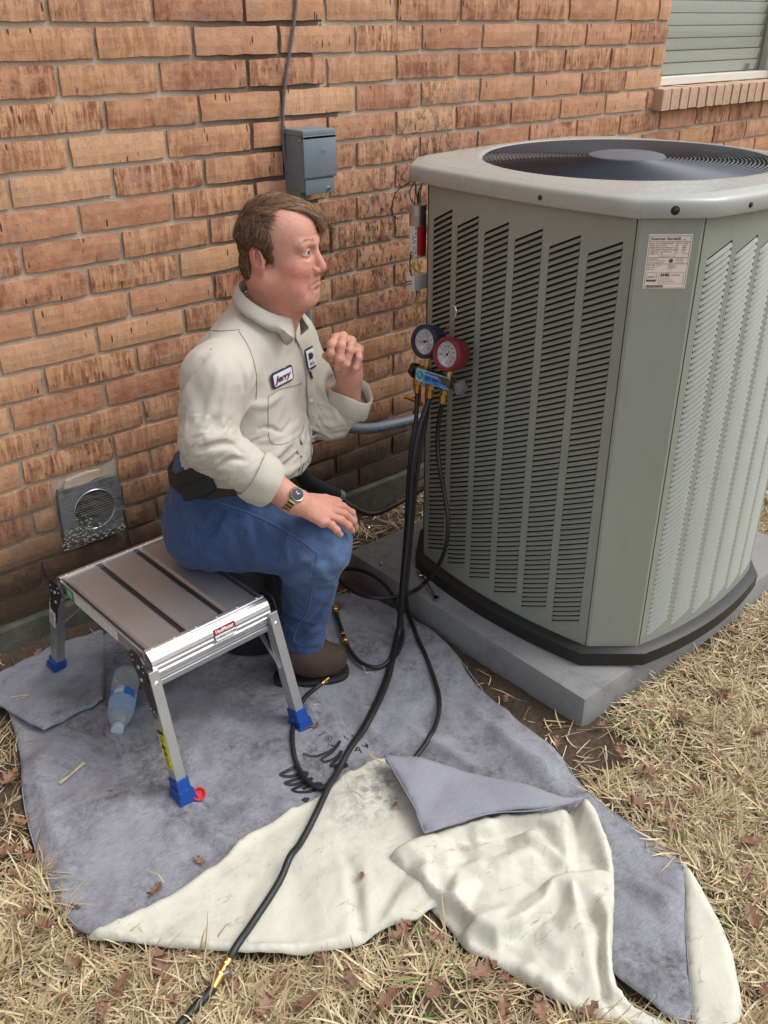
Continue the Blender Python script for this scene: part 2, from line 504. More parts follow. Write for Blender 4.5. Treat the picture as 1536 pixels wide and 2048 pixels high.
def skin_mat():
    m, t, b = nt('skin')
    v = coords(t, 'Object')
    at = N(t, 'Attribute'); at.attribute_name = 'flush'
    c = mixc(t, noi(t, v, 22, 7, .75),(.47, .235, .165),(.66, .385, .29))
    c = mixc(t, math_(t, 'MULTIPLY', at.outputs['Fac'], .75), c, (.58, .205, .16))
    c = mixc(t, ramp(t, noi(t, v, 130, 4, .6), [(.58, 0.0),(.72, .22)]), c, (.36, .13, .09))
    t.links.new(c, b.inputs['Base Color'])
    b.inputs['Roughness'].default_value = .56; b.inputs['Specular IOR Level'].default_value = .35
    b.inputs['Subsurface Weight'].default_value = .25; b.inputs['Subsurface Radius'].default_value = (.012, .005, .003)
    b.inputs['Subsurface Scale'].default_value = .6
    c2_ = mixc(t, ramp(t, noi(t, v, 70, 6, .8), [(.56, 0.0),(.66, .45)]), c, (.42, .15, .11))
    t.links.new(c2_, b.inputs['Base Color'])
    h = math_(t, 'ADD', noi(t, v, 320, 5, .7), math_(t, 'MULTIPLY', noi(t, v, 70, 4, .6), 1.4))
    bump(t, b, h, .7, .0016)
    return m

def alu_mat(name, col, rough, stretch=(1, 1, 1), bs=150, metal=.85, var=.12):
    m, t, b = nt(name)
    v = coords(t, 'Object', stretch)
    f = noi(t, v, bs, 4, .6)
    c = mixc(t, f, tuple(x * (1 - var) for x in col), tuple(min(1, x * (1 + var)) for x in col))
    c = mixc(t, ramp(t, noi(t, coords(t, 'Object'), 12, 7, .7), [(.5, 0.0),(.75, .4)]), c, tuple(x * .7 for x in col))
    t.links.new(c, b.inputs['Base Color']); b.inputs['Metallic'].default_value = metal
    rr = math_(t, 'ADD', math_(t, 'MULTIPLY', f, .2), rough - .1)
    t.links.new(rr, b.inputs['Roughness'])
    bump(t, b, f, .12, .0004)
    return m

def paint_mat(name, col, rough=.42, dirt=(.25, .235, .2), amt=.5, z0=None):
    """sheet metal paint with grime"""
    m, t, b = nt(name)
    pos = coords(t, 'World')
    c = mixc(t, noi(t, pos, 4, 5, .6), tuple(x * .93 for x in col), tuple(x * 1.05 for x in col))
    st = noi(t, coords(t, 'World', (1, 1, .22)), 22, 8, .75)
    c = mixc(t, math_(t, 'MULTIPLY', ramp(t, st, [(.52, 0.0),(.74, 1.0)]), amt), c, dirt)
    sp = ramp(t, noi(t, pos, 300, 3, .6), [(.68, 0.0),(.75, .5)])
    c = mixc(t, sp, c, tuple(x * .5 for x in col))
    t.links.new(c, b.inputs['Base Color']); b.inputs['Roughness'].default_value = rough
    r_ = math_(t, 'ADD', math_(t, 'MULTIPLY', noi(t, pos, 15, 5, .7), .2), rough - .1)
    t.links.new(r_, b.inputs['Roughness'])
    bump(t, b, noi(t, pos, 420, 2, .5), .08, .0005)
    return m

def straw_mat():
    m, t, b = nt('straw')
    at = N(t, 'Attribute'); at.attribute_name = 'tone'
    c = ramp(t, at.outputs['Fac'], [(0, (.17, .11, .06)),(.2, (.33, .235, .13)),(.5, (.53, .42, .25)),(.8, (.68, .57, .37)),(.93, (.76, .67, .47)),(.955, (.10, .16, .035)),(1, (.16, .24, .06))])
    t.links.new(c, b.inputs['Base Color']); b.inputs['Roughness'].default_value = .7
    b.inputs['Specular IOR Level'].default_value = .3
    return m

def leaf_mat():
    m, t, b = nt('dead_leaf')
    oi = N(t, 'ObjectInfo'); v = coords(t, 'Object')
    base = ramp(t, oi.outputs['Random'], [(0, (.15, .075, .042)),(.5, (.24, .125, .07)),(1, (.34, .20, .115))])
    c = mixc(t, noi(t, v, 60, 5, .7), base, (.15, .07, .04))
    t.links.new(c, b.inputs['Base Color']); b.inputs['Roughness'].default_value = .65
    bump(t, b, noi(t, v, 90, 4, .6), .3, .002)
    return m

def louver_interior():
    m, t, b = nt('dark_coil')
    v = coords(t, 'World', (1, 1, 1))
    c = mixc(t, noi(t, v, 40, 4, .7),(.028, .030, .027),(.075, .078, .07))
    t.links.new(c, b.inputs['Base Color']); b.inputs['Roughness'].default_value = .8
    return m

M_ = dict(
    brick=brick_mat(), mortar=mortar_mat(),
    footing=concrete_mat('footing_concrete', (.075, .07, .055),(.15, .145, .115),(.03, .032, .022),(.42, .58)),
    pad=concrete_mat('pad_concrete', (.18, .18, .178),(.29, .29, .285),(.075, .073, .068),(.52, .70)),
    soil=soil_mat(), straw=straw_mat(), leaf=leaf_mat(), coil=louver_interior(),
    unit=paint_mat('unit_paint', (.275, .29, .25), .34, (.21, .20, .16), .35),
    unitcap=paint_mat('unit_cap_paint', (.37, .38, .345), .27, (.33, .31, .26), .16),
    base=mat('black_base_pan', (.014, .014, .013), .5, var=.3, bs=60),
    wire=mat('dark_wire_guard', (.035, .04, .052), .36, .2, var=.2),
    blackp=mat('black_plastic', (.012, .012, .013), .42, var=.2, bs=90, bst=.08),
    rubber=mat('black_rubber', (.013, .013, .014), .48, var=.3, vs=30, bs=200, bst=.12, dirt=(.06, .058, .05), dcut=(.6, .8)),
    cloth=fabric_mat('grey_blue_cloth', (.14, .144, .163),(.31, .315, .348), stain=(.055, .053, .052), scut=(.43, .60), heather=.55),
    cloth2=fabric_mat('clean_blue_cloth', (.21, .214, .25),(.30, .305, .355), stain=(.12, .115, .115), scut=(.6, .78), heather=.3),
    canvas=canvas_mat(), denim=denim_mat(), skin=skin_mat(),
    shirt=fabric_mat('khaki_shirt', (.445, .415, .355),(.53, .50, .435), weave=900, wst=.2, fold=.28, rough=.85, heather=.04, wcol=.04),
    plank=alu_mat('dull_plank_aluminium', (.42, .415, .42), .4, (40, 1.2, 1), 14, .7, .16),
    alu=alu_mat('bright_aluminium', (.78, .78, .78), .3, (1, 30, 30), 8, .9, .08),
    legalu=alu_mat('leg_aluminium', (.50, .51, .52), .36, (30, 30, 1.0), 8, .85, .1),
    steel=mat('grey_steel', (.45, .45, .44), .3, .9, var=.15),
    chrome=mat('chrome', (.7, .7, .7), .14, 1.0, var=.05),
    hinge=mat('black_hinge', (.025, .025, .026), .4, .3, var=.2, bs=80),
    bluep=mat('blue_plastic', (.008, .055, .27), .38, var=.15, bs=80, bst=.06),
    redp=mat('red_plastic', (.62, .025, .02), .35, var=.08),
    brass=mat('brass', (.62, .41, .13), .26, 1.0, var=.2, vs=60),
    gred=mat('red_gauge_rubber', (.17, .014, .02), .5, var=.15, bs=120),
    gblue=mat('blue_gauge_rubber', (.012, .018, .045), .5, var=.15, bs=120),
    dial=mat('dial_white', (.85, .85, .86), .5, var=.04),
    white=mat('white_paper', (.70, .69, .68), .6, var=.05),
    pinkp=mat('aged_label_paper', (.72, .62, .54), .5, var=.05),
    black=mat('black_print', (.02, .02, .02), .6, var=.05),
    brown=mat('brown_print', (.10, .07, .05), .6, var=.05),
    dred=mat('dark_red_print', (.28, .015, .02), .5, var=.05),
    yellow=mat('yellow_label', (.70, .62, .03), .45, var=.06),
    bluel=mat('blue_label', (.05, .20, .60), .4, var=.1),
    lblue=mat('pale_blue_label', (.25, .45, .75), .4, var=.2, vs=30),
    green=mat('green_print', (.03, .28, .13), .5, var=.1),
    silver=mat('capacitor_can', (.55, .55, .55), .35, .9, var=.1),
    redl=mat('red_label', (.45, .02, .03), .4, var=.05),
    greybox=paint_mat('grey_box_enamel', (.165, .20, .225), .38, (.10, .11, .11), .3),
    galv=mat('galvanised_sheet', (.30, .32, .34), .45, .7, var=.25, vs=25, bs=40, dirt=(.10, .09, .075), dcut=(.5, .68)),
    dark=mat('dark_void', (.006, .006, .006), .9, var=.1),
    pvc=mat('grey_pvc', (.20, .24, .27), .45, var=.1, vs=20, dirt=(.12, .12, .11)),
    foam=mat('black_foam', (.02, .02, .021), .85, var=.3, bs=60, bst=.3),
    winframe=mat('cream_window_frame', (.66, .63, .56), .5, var=.06),
    blind=mat('blind_slat', (.56, .60, .54), .55, var=.05),
    hairm=mat('brown_hair', (.130, .078, .050), .5, var=.3, vs=60, spec=.4),
    hairb=mat('sandy_hair', (.42, .265, .155), .45, var=.3, vs=60, spec=.4),
    leather=mat('brown_suede', (.05, .027, .018), .8, var=.25, vs=15, bs=70, bst=.3, dirt=(.08, .05, .035)),
    sole=mat('dark_sole', (.012, .010, .009), .7, var=.2, bs=40),
    belt=mat('dark_leather', (.018, .010, .009), .5, var=.2),
    eyew=mat('eye_white', (.62, .58, .54), .25, var=.04),
    iris=mat('iris', (.07, .075, .045), .2, var=.2),
    thread=mat('pale_thread', (.17, .20, .29), .8, var=.2, vs=80),
    seam=mat('denim_seam', (.055, .105, .24), .9, var=.3, vs=60, bs=200),
    patchw=mat('patch_white', (.62, .60, .66), .8, var=.05, bs=400),
    navy=mat('navy_thread', (.018, .018, .045), .7, var=.1),
    maroon=mat('maroon_thread', (.10, .012, .03), .7, var=.1),
    ywire=mat('yellow_wire', (.55, .40, .06), .5, var=.1),
    pwire=mat('purple_wire', (.10, .05, .16), .5, var=.1),
    mesh=mat('wire_mesh', (.22, .215, .20), .5, .6, var=.2),
    stitch=mat('hem_thread', (.30, .30, .335), .9, var=.2, vs=100),
)
def glass_mat(name, col=(1, 1, 1), rough=.02, ior=1.45, alpha=None, tr=1.0):
    m, t, b = nt(name)
    b.inputs['Base Color'].default_value = (*col, 1); b.inputs['Roughness'].default_value = rough
    b.inputs['Transmission Weight'].default_value = tr; b.inputs['IOR'].default_value = ior
    if alpha is not None: b.inputs['Alpha'].default_value = alpha
    return m
M_['tan'] = mat('tan_brick', (.50, .34, .235), .85, var=.22, vs=30, bs=120, bst=.6, bd=.002, dirt=(.30, .17, .11), dcut=(.52, .66))
M_['window'] = glass_mat('window_glass', (.8, .86, .82), .02, 1.45, .35)
M_['pet'] = glass_mat('clear_plastic', (.80, .88, .95), .08, 1.42, .75, .70)
M_['clearknob'] = glass_mat('clear_knob', (.25, .26, .26), .1, 1.4, .8, .5)
M_['petcap'] = mat('clear_white_cap', (.42, .48, .56), .35, var=.1)

# ============================================================= GROUND
def vnoise(x, y, s, seed=0.0, oct=4):
    """numpy value noise 2d, vectorised"""
    x = np.asarray(x, float); y = np.asarray(y, float)
    out = np.zeros(np.broadcast(x, y).shape); amp = 1.0; tot = 0.0
    for o in range(oct):
        X = x * s + seed * 17.3 + o * 31.7; Y = y * s - seed * 9.1 + o * 11.9
        xi = np.floor(X); yi = np.floor(Y); fx = X - xi; fy = Y - yi
        fx = fx * fx * (3 - 2 * fx); fy = fy * fy * (3 - 2 * fy)
        def h(a, b):
            v = np.sin(a * 127.1 + b * 311.7 + seed * 7.7) * 43758.5453
            return v - np.floor(v)
        out += amp * ((h(xi, yi) * (1 - fx) + h(xi + 1, yi) * fx) * (1 - fy) + (h(xi, yi + 1) * (1 - fx) + h(xi + 1, yi + 1) * fx) * fy)
        tot += amp; amp *= .5; s *= 2.03
    return out / tot

def ground_z(x, y):
    near = np.clip(1.2 - np.abs(np.hypot(x - .5, y + 1.2)) / 4, 0, 1)
    z = (vnoise(x, y, 5, 1, 3) - .5) * .022 + (vnoise(x, y, 40, 2, 3) - .5) * .010
    z = z * near - .008
    # bed of soil banks up a little against the house
    z = z + (.034 + .02 * np.clip((-x - .1) / .4, 0, 1)) * np.clip((y + .16) / .15, 0, 1) * (x < .5)
    return z

def lawn_density(x, y):
    dens = np.ones(np.shape(x))
    dens *= np.clip((vnoise(x, y, 3.3, 7, 3) - .26) * 4.5, .35, 1)
    dpad = np.hypot(np.clip(.60 - x, 0, None) + np.clip(x - 1.72, 0, None), np.clip(-1.222 - y, 0, None) + np.clip(y + .28, 0, None))
    dens *= np.where((x < .66) & (x > 0) & (y > -1.36), .05, 1)
    dens *= np.where((x < .78) & (x > .3) & (y > -1.50), .45, 1)
    dens *= np.clip((dpad + .015) / .07, .12, 1)
    dens *= np.where((x < 0) & (y > -.75), .12, 1)
    dens *= np.where(y > -.25, .08, 1)
    return dens
def ground():
    def axis(a, b, st, far):
        c = list(np.arange(a, b + 1e-6, st)); e = []
        d = st
        x = b
        while x < far: d *= 1.5; x += d; e.append(x)
        f = []; d = st; x = a
        while x > -far: d *= 1.5; x -= d; f.append(x)
        return np.array(f[::-1] + c + e)
    xs = axis(-1.4, 2.6, .0125, 80); ys = axis(-2.4, .02, .0125, 80)
    ys = ys[ys < 80]
    Xg, Yg = np.meshgrid(xs, ys, indexing='ij')
    Zg = ground_z(Xg, Yg)
    V = np.stack([Xg, Yg, Zg], -1).reshape(-1, 3)
    nx, ny = len(xs), len(ys)
    i, j = np.meshgrid(np.arange(nx - 1), np.arange(ny - 1), indexing='ij')
    a = (i * ny + j).ravel()
    F = np.stack([a, a + ny, a + ny + 1, a + 1], -1)
    o = link('ground', npmesh('ground', V, F), M_['soil'], None, True)
    xx, yy = V[:, 0], V[:, 1]; th = lawn_density(xx, yy)
    at = o.data.attributes.new('thatch', 'FLOAT', 'POINT')
    if len(o.data.vertices) == len(th): at.data.foreach_set('value', th.astype(np.float32))
    tag(o, 'dark bare soil under the lawn and along the house wall', 'ground', kind='structure')
ground()

# ============================================================= BRICK WALL
H = .0762; HL = 1.69053 * H; ODD = -.35171 * H
ZT = 20.5 * H
WX0, WX1, WZ0, WZ1 = 2.395, 3.33, 1.3335 + .004, 2.5        # window opening
wall = empty('brick_wall', 'orange brown brick house wall with pale mortar joints behind the seated man', 'wall', (0, 0, 0))
mb = MB()
D0, D1 = .0030, .115
mb.box((-4, D0, .105),(WX0, D1, 3.0)); mb.box((WX1, D0, .105),(7, D1, 3.0))
mb.box((WX0, D0, .105),(WX1, D1, WZ0 - .076)); mb.box((WX0, D0, WZ1),(WX1, D1, 3.0))
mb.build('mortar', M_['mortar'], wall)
mb = MB()
mb.box((-4, -.022, -.25),(7, .10, 19 * 0 + ZT - 19 * H - .006), None, .006)
tag(mb.build('footing', M_['footing'], wall), 'greenish grey concrete footing under the bricks')

def brick_mesh(seed, L=.2445, h=.0635, cols=7):
    rn = random.Random(seed)
    bm = bmesh.new()
    nx, nz = cols, 3
    front = []
    for i in range(nx + 1):
        r = []
        for k in range(nz + 1):
            x = -L / 2 + L * i / nx; z = -h / 2 + h * k / nz
            y = -.0065 + rn.uniform(-.0005, .0005)
            if k in (0, nz): z += rn.uniform(-.0016, .0016); y += .0022
            if i in (0, nx): x += rn.uniform(-.0016, .0016); y += .0022
            r.append(bm.verts.new((x, y, z)))
        front.append(r)
    ring = [front[i][0] for i in range(nx + 1)] + [front[nx][k] for k in range(1, nz + 1)] + [front[i][nz] for i in range(nx - 1, -1, -1)] + [front[0][k] for k in range(nz - 1, 0, -1)]
    for i in range(nx):
        for k in range(nz): bm.faces.new((front[i][k], front[i + 1][k], front[i + 1][k + 1], front[i][k + 1]))
    back = [bm.verts.new((v.co.x * 1.004, .02, v.co.z * 1.01)) for v in ring]
    n = len(ring)
    for i in range(n): bm.faces.new((ring[i], back[i], back[(i + 1) % n], ring[(i + 1) % n]))
    me = bpy.data.meshes.new('brick'); bm.to_mesh(me); bm.free()
    me.materials.append(M_['brick'])
    at = me.attributes.new('tone', 'FLOAT', 'POINT')
    for p in me.polygons: p.use_smooth = False
    return me
BV = [brick_mesh(i) for i in range(14)]
HVm = [brick_mesh(50 + i, .118, .0635, 4) for i in range(4)]
FH = _cp
def in_view(x, z, pad=60):
    d = Vector((x, 0, z)) - Vector(_cp)
    wq = -d.dot(Vector(_cb)); u = d.dot(Vector(_cr)) / wq; v = d.dot(Vector(_cu)) / wq
    f = LENS / 36 * 2048
    return wq > 0 and abs(u * f) < 768 + pad and abs(v * f) < 1024 + pad
rest = MB(); rest_t = []
cells = []
for c in range(-17, 20):
    zc = ZT - (c - .5) * H if True else 0
    for n_ in range(-16, 30):
        i0 = 2 * n_ + (c % 2)
        x0 = i0 * HL + (ODD if c % 2 else 0)
        xc = x0 + HL
        a, b = x0 + .0062, x0 + 2 * HL - .0062
        if xc < -3.8 or xc > 6.8: continue
        # window cut
        if zc > WZ0 - .05 and zc < WZ1 and b > WX0 and a < WX1:
            if a < WX0 - .03: b = WX0
            elif b > WX1 + .03: a = WX1
            else: continue
        # sill course
        if abs(zc - (WZ0 - .038)) < .03 and b > 2.375 and a < WX1 + .03:
            if a < 2.33: b = 2.372
            elif b > WX1 + .06: a = WX1 + .035
            else: continue
        # vent hole
        if a < .0 and b > -.185 and .285 < zc < .46:
            if a < -.185 and b > -.185 and b - (-.185) < .16: b = -.188
            elif b > 0 and 0 - a < .16: a = .004
            elif a < -.185: b = -.188
            elif b > 0.03: a = .004
            else: continue
            if b - a < .03: continue
        cells.append((a, b, zc, c))
vis = [q for q in cells if in_view((q[0] + q[1]) / 2, q[2])]
def hidden(q):          # behind the machine
    x = (q[0] + q[1]) / 2
    return x > 1.28 and q[2] < 1.08 or (x > 1.5 and q[2] < 1.12)
vis2 = [q for q in vis if not hidden(q)]
vis2.sort(key=lambda q: (Vector(((q[0] + q[1]) / 2, 0, q[2])) - Vector(_cp)).length)
parts_ = set(id(q) for q in vis2[:296])
print('bricks visible', len(vis), len(vis2))
RR = random.Random(5)
for q in cells:
    a, b, zc, c = q
    L = b - a
    me = RR.choice(BV) if L > .17 else RR.choice(HVm)
    base = .2445 if L > .17 else .118
    sx = L / base
    Mx = Matrix.Translation(((a + b) / 2, RR.uniform(-.002, .0015), zc + RR.uniform(-.0012, .0012))) @ Matrix.Rotation(RR.uniform(-.006, .006), 4, 'Y') @ Matrix.Diagonal((sx * RR.choice((1, -1)), 1, RR.choice((1, -1)) * RR.uniform(.975, 1.0), 1))
    if id(q) in parts_:
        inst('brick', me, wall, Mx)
    else:
        vs = [Mx @ v.co for v in me.vertices]
        flip = Mx.determinant() < 0
        fs = [tuple(reversed(p.vertices)) if flip else tuple(p.vertices) for p in me.polygons]
        rest.add(vs, fs); rest_t += [RR.random()] * len(vs)
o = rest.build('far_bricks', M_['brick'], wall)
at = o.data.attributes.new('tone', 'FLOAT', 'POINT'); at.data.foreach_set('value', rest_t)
o['kind'] = 'stuff'
# mortar smeared above the vent
mb = MB()
mb.prism([(-.165, .448),(-.055, .462),(-.052, .482),(-.09, .486),(-.15, .478)], -.004, .02, Matrix(((1, 0, 0, 0),(0, 0, 1, -.006),(0, 1, 0, 0),(0, 0, 0, 1))))
mb.build('mortar_patch', M_['mortar'], wall)

# rowlock sill
sill = empty('brick_window_sill', 'projecting brick sill of upright brick ends under the window', 'window sill', (WX0, 0, WZ0 - .076))
mb = MB(); mb.box((-.020, -.030, .004),(WX1 - WX0 + .02, .09, .066)); mb.build('mortar', M_['mortar'], sill)
sbm = []
for s in range(6):
    rn = random.Random(300 + s)
    m2 = MB(); m2.box((-.0265, -.045, -.002),(.0265, .085, .073), None, .0025)
    me = m2.mesh('brick'); me.materials.append(M_['tan']); me.attributes.new('tone', 'FLOAT', 'POINT')
    for v in me.vertices: v.co += Vector([rn.uniform(-.0012, .0012) for _ in range(3)])
    sbm.append(me)
k = 0
x = -.008
while x < WX1 - WX0 + .03:
    inst('brick', RR.choice(sbm), sill, Matrix.Translation((x, RR.uniform(-.002, .002), RR.uniform(-.001, .001))) @ Matrix.Rotation(R(RR.uniform(-1.5, 1.5)), 4, 'Y'))
    x += .0625; k += 1

# window
win = empty('window', 'cream framed window with closed pale blinds above the brick sill', 'window', (WX0, .06, WZ0))
ww, wh = WX1 - WX0, WZ1 - WZ0
def bar(nm, a, b, mt=M_['winframe'], parent=win, bev=.003): return MB().box(a, b, None, bev).build(nm, mt, parent)
fr = bar('frame', (0, -.012, 0),(ww, .045, .030))
fr.name = 'bottom_rail'
bar('side_rail', (0, -.010, .030),(.022, .045, wh)); bar('side_rail', (ww - .022, -.010, .030),(ww, .045, wh)); bar('top_rail', (.022, -.010, wh - .03),(ww - .022, .045, wh))
g = MB().box((.022, .012, .030),(ww - .022, .016, wh - .03)).build('glass_pane', M_['window'], win)
bl = MB().box((.024, .040, .03),(ww - .024, .041, wh - .03)).build('blind_backing', mat('blind_shadow', (.12, .13, .115), .8), win)
me = MB().box((-(ww - .30) / 2 - .10, -.0012, -.0205),((ww - .30) / 2 + .10, .0012, .0205)).mesh('blind_slat'); me.materials.append(M_['blind'])
z = .055
while z < wh - .05:
    inst('blind_slat', me, win, Matrix.Translation((ww / 2 - .03, .032 + .002 * math.sin(z * 40), z)) @ Matrix.Rotation(R(14), 4, 'X')); z += .044
for xx in (.085, ww - .17): MB().box((xx, .022, .032),(xx + .02, .026, .060)).build('latch', mat('latch_grey', (.12, .12, .11), .5) if xx < .1 else bpy.data.materials['latch_grey'], win)
mb = MB(); mb.box((0, .045, -.02),(ww, .12, wh)); mb.build('dark_room', M_['dark'], win)

# ============================================================= VENT
vent = empty('foundation_vent', 'square galvanised vent collar with torn wire mesh set low in the brick wall', 'vent', (-.095, -.004, .375))
vent.rotation_euler = (0, R(1.5), 0)
mb = MB()
# plate with round hole
n = 40; rr = .056
vs, fs = [], []
def sq(an):
    c, s = math.cos(an), math.sin(an); k_ = max(abs(c) / .088, abs(s) / .082); return c / k_, s / k_
for j in range(n):
    an = 2 * math.pi * j / n; x1, z1 = sq(an)
    vs += [(rr * math.cos(an) + .008, -.012, rr * math.sin(an)),(x1, -.012, z1),(x1, .02, z1),(rr * math.cos(an) * .97 + .008, .10, rr * math.sin(an) * .97)]
for j in range(n):
    a = j * 4; b = ((j + 1) % n) * 4
    fs += [(a, b, b + 1, a + 1),(a + 1, b + 1, b + 2, a + 2),(a, a + 3, b + 3, b)]
mb.add(vs, fs).build('collar', M_['galv'], vent, True)
MB().lathe([(.0575, 0),(.0590, .002),(.0605, 0)], Matrix.Translation((.008, -.0135, 0)) @ Matrix.Rotation(R(90), 4, 'X'), 40).build('rim', M_['steel'], vent, True)
MB().box((-.05, .095, -.06),(.065, .098, .06)).build('back', M_['dark'], vent)
mb = MB()
rn = random.Random(3)
for i in range(22):
    x = -.082 + i * .0074
    if rn.random() < .1: continue
    zz0 = -.098 if x < .02 else -.085
    pts = [(x + .002 * math.sin(zq * 40 + i), -.016 + .002 * math.sin(zq * 30), zq) for zq in np.linspace(zz0 + rn.uniform(-.004, .006), .07 + rn.uniform(-.01, .008), 6)]
    mb.tube(pts, .00026, 3)
for i in range(23):
    z = -.094 + i * .0074
    pts = [(xq, -.0165 + .002 * math.sin(z * 30), z + .004 * math.sin(xq * 18)) for xq in np.linspace(-.088 + rn.uniform(-.004, .004), .082 + rn.uniform(-.02, .01), 6)]
    mb.tube(pts, .00026, 3)
mb.build('wire_mesh', M_['mesh'], vent)
mb = MB()      # crusty mortar blobs on the mesh
for i in range(150):
    a = rn.random()
    if a < .5: x, z = -.03 + rn.gauss(0, .022), -.055 + rn.gauss(0, .016)
    elif a < .8: x, z = rn.uniform(-.04, .09), -.082 + rn.gauss(0, .006)
    else: x, z = -.08 + rn.gauss(0, .01), rn.uniform(-.10, -.05)
    s = rn.uniform(.0015, .0045)
    mb.lathe([(0, -s * .6),(s, -s * .2),(s * .8, s * .5),(0, s * .7)], Matrix.Translation((x, -.017, z)) @ Matrix.Rotation(rn.random() * 3, 4, 'X'), 5)
mb.build('mortar_crust', mat('mortar_crust', (.26, .25, .21), .9, var=.3, vs=80), vent)

# ============================================================= ELECTRICAL BOX AND CABLE
ebox = empty('disconnect_box', 'grey metal electrical disconnect box screwed to the bricks above the man', 'electrical box', (.668, 0, 1.138))
mb = MB(); mb.box((-.052, -.094, .012),(.052, -.002, .168), None, .002); mb.box((-.050, -.070, .0),(.050, -.002, .013), None, .002)
mb.build('enclosure', M_['greybox'], ebox, True)
mb = MB(); mb.box((-.0555, -.103, .052),(.0555, -.0945, .158), None, .0015); mb.box((-.0555, -.101, .158),(.0555, -.001, .172), None, .002); mb.box((-.0555, -.103, .150),(.0555, -.0945, .1585), None, .001)
mb.box((-.0565, -.101, .049),(.0565, -.0955, .0535), None, .001)
ecov = mb.build('cover', M_['greybox'], ebox, True)
mb = MB(); mb.box((-.050, -.0985, .006),(.050, -.0945, .046), None, .0015); mb.build('hasp_plate', M_['greybox'], ebox, True)
MB().lathe([(0, .006),(.004, .005),(.0065, .001),(.0065, -.002)], zto((.028, -.0985, .018),(0, -1, 0)), 14).build('bolt', M_['chrome'], ebox, True)
mb = MB()
for (a, b) in (((-.006, -.1042, .108),(.006, -.1032, .1095)),((-.006, -.1042, .121),(.006, -.1032, .1225)),((-.006, -.1042, .1095),(-.0048, -.1032, .121)),((.0048, -.1042, .1095),(.006, -.1032, .121)),
               ((-.0025, -.1042, .112),(.0005, -.1032, .113)),((-.0025, -.1042, .118),(.0005, -.1032, .119)),((-.0035, -.1042, .112),(-.0022, -.1032, .119)),((.0005, -.1042, .113),(.0015, -.1032, .118))):
    mb.box(Vector(a) + Vector((.012, 0, 0)), Vector(b) + Vector((.012, 0, 0)))
mb.build('embossed_mark', mat('emboss', (.25, .28, .30), .4), ecov)
for (xx, zz) in ((-.0565, .147),(.0565, .147)): MB().lathe([(0, .002),(.0025, .0015),(.0035, 0)], zto((xx, -.085, zz),(1 if xx > 0 else -1, 0, 0)), 8).build('screw', M_['steel'], ebox, True)
cab = [(0.676, -0.012, 1.65),(0.666, -0.012, 1.581),(0.649, -0.012, 1.512),(0.63, -0.012, 1.441),(0.616, -0.012, 1.368),(0.611, -0.012, 1.306),(0.612, -0.012, 1.241),(0.622, -0.012, 1.175),(0.631, -0.012, 1.14)]
c_ = MB().tube([(cab[0][0] + .05, -.012, cab[0][2] + .5)] + catmull(cab, 6), .0042, 8).build('cable', mat('grey_cable', (.13, .12, .115), .5, var=.2), None, True)
tag(c_, 'thin grey cable running up the brick wall from the electrical box', 'cable')
cond = MB().tube([(.662, -.022, 1.14),(.660, -.022, .9),(.664, -.022, .6),(.664, -.022, .42)], .0135, 14).build('conduit', M_['pvc'], None, True)
tag(cond, 'upright grey conduit on the wall hidden behind the man below the electrical box', 'pipe')

# ============================================================= PAD
pad = MB().box((.600, -1.222, -.05),(1.72, -.28, .088), None, .016).build('equipment_pad', M_['pad'], None, True)
tag(pad, 'thick grey concrete slab carrying the air conditioner', 'concrete pad')

# ============================================================= AIR CONDITIONER
UX, UY = 1.10, -.811
TILT = R(.8)
unit = empty('air_conditioner', 'large khaki grey louvred outdoor air conditioner standing on the concrete slab', 'air conditioner', (UX, UY, .088))
unit.rotation_euler = (-TILT * .60, -TILT * .75, 0)
ZB = .088
PB, PT = .050, 1.146       # panel bottom and top in unit space
A_, B_, BU = .308, .379, .030
A1_, B1_ = .272, .402    # half length of flat side, offset at seam, bulge
def side_pt(side, t, off=0.0, bulge=BU):
    """side 0 left(-x) 1 front(-y) 2 right 3 back ; t -1..1 along; left: t=+1 towards front"""
    d = (B1_ if side % 2 else B_) + off + bulge * (1 - t * t); u = t * ((A1_ if side % 2 else A_) + off * .41)
    return [(-d, -u),(u, -d),(d, u),(-u, d)][side]
def outline(off=0.0, n=10, bulge=BU, ext=0.0):
    out = []
    for s in (0, 1, 2, 3):
        for i in range(n + 1):
            t = -1 + 2 * i / n
            x, y = side_pt(s, t, off, bulge)
            if ext and s == 0 and t < 0: x -= ext * .35 * t * t; y += ext * t * t
            if ext and s == 3 and t > 0: y += ext * .35 * t * t; x -= ext * t * t
            out.append((x, y))
    return out
def loft(profile, n=10, cap=False, ext=0.0):
    """profile: list of (off, z, bulge)"""
    rings = [[(x, y, z) for x, y in outline(o_, n, bu, ext)] for o_, z, bu in profile]
    m = len(rings[0]); vs = [v for r in rings for v in r]; fs = []
    for i in range(len(rings) - 1):
        for j in range(m):
            k = (j + 1) % m; fs.append((i * m + j, i * m + k, (i + 1) * m + k, (i + 1) * m + j))
    if cap: fs.append(tuple(range(m - 1, -1, -1))); fs.append(tuple((len(rings) - 1) * m + j for j in range(m)))
    return vs, fs
# base pan
MB().add(*loft([(.014, .0, .034),(.025, .006, .034),(.026, .044, .034),(.016, .052, .032),(-.03, .053, .03)], 12, True)).build('base_pan', M_['base'], unit, True, 40)
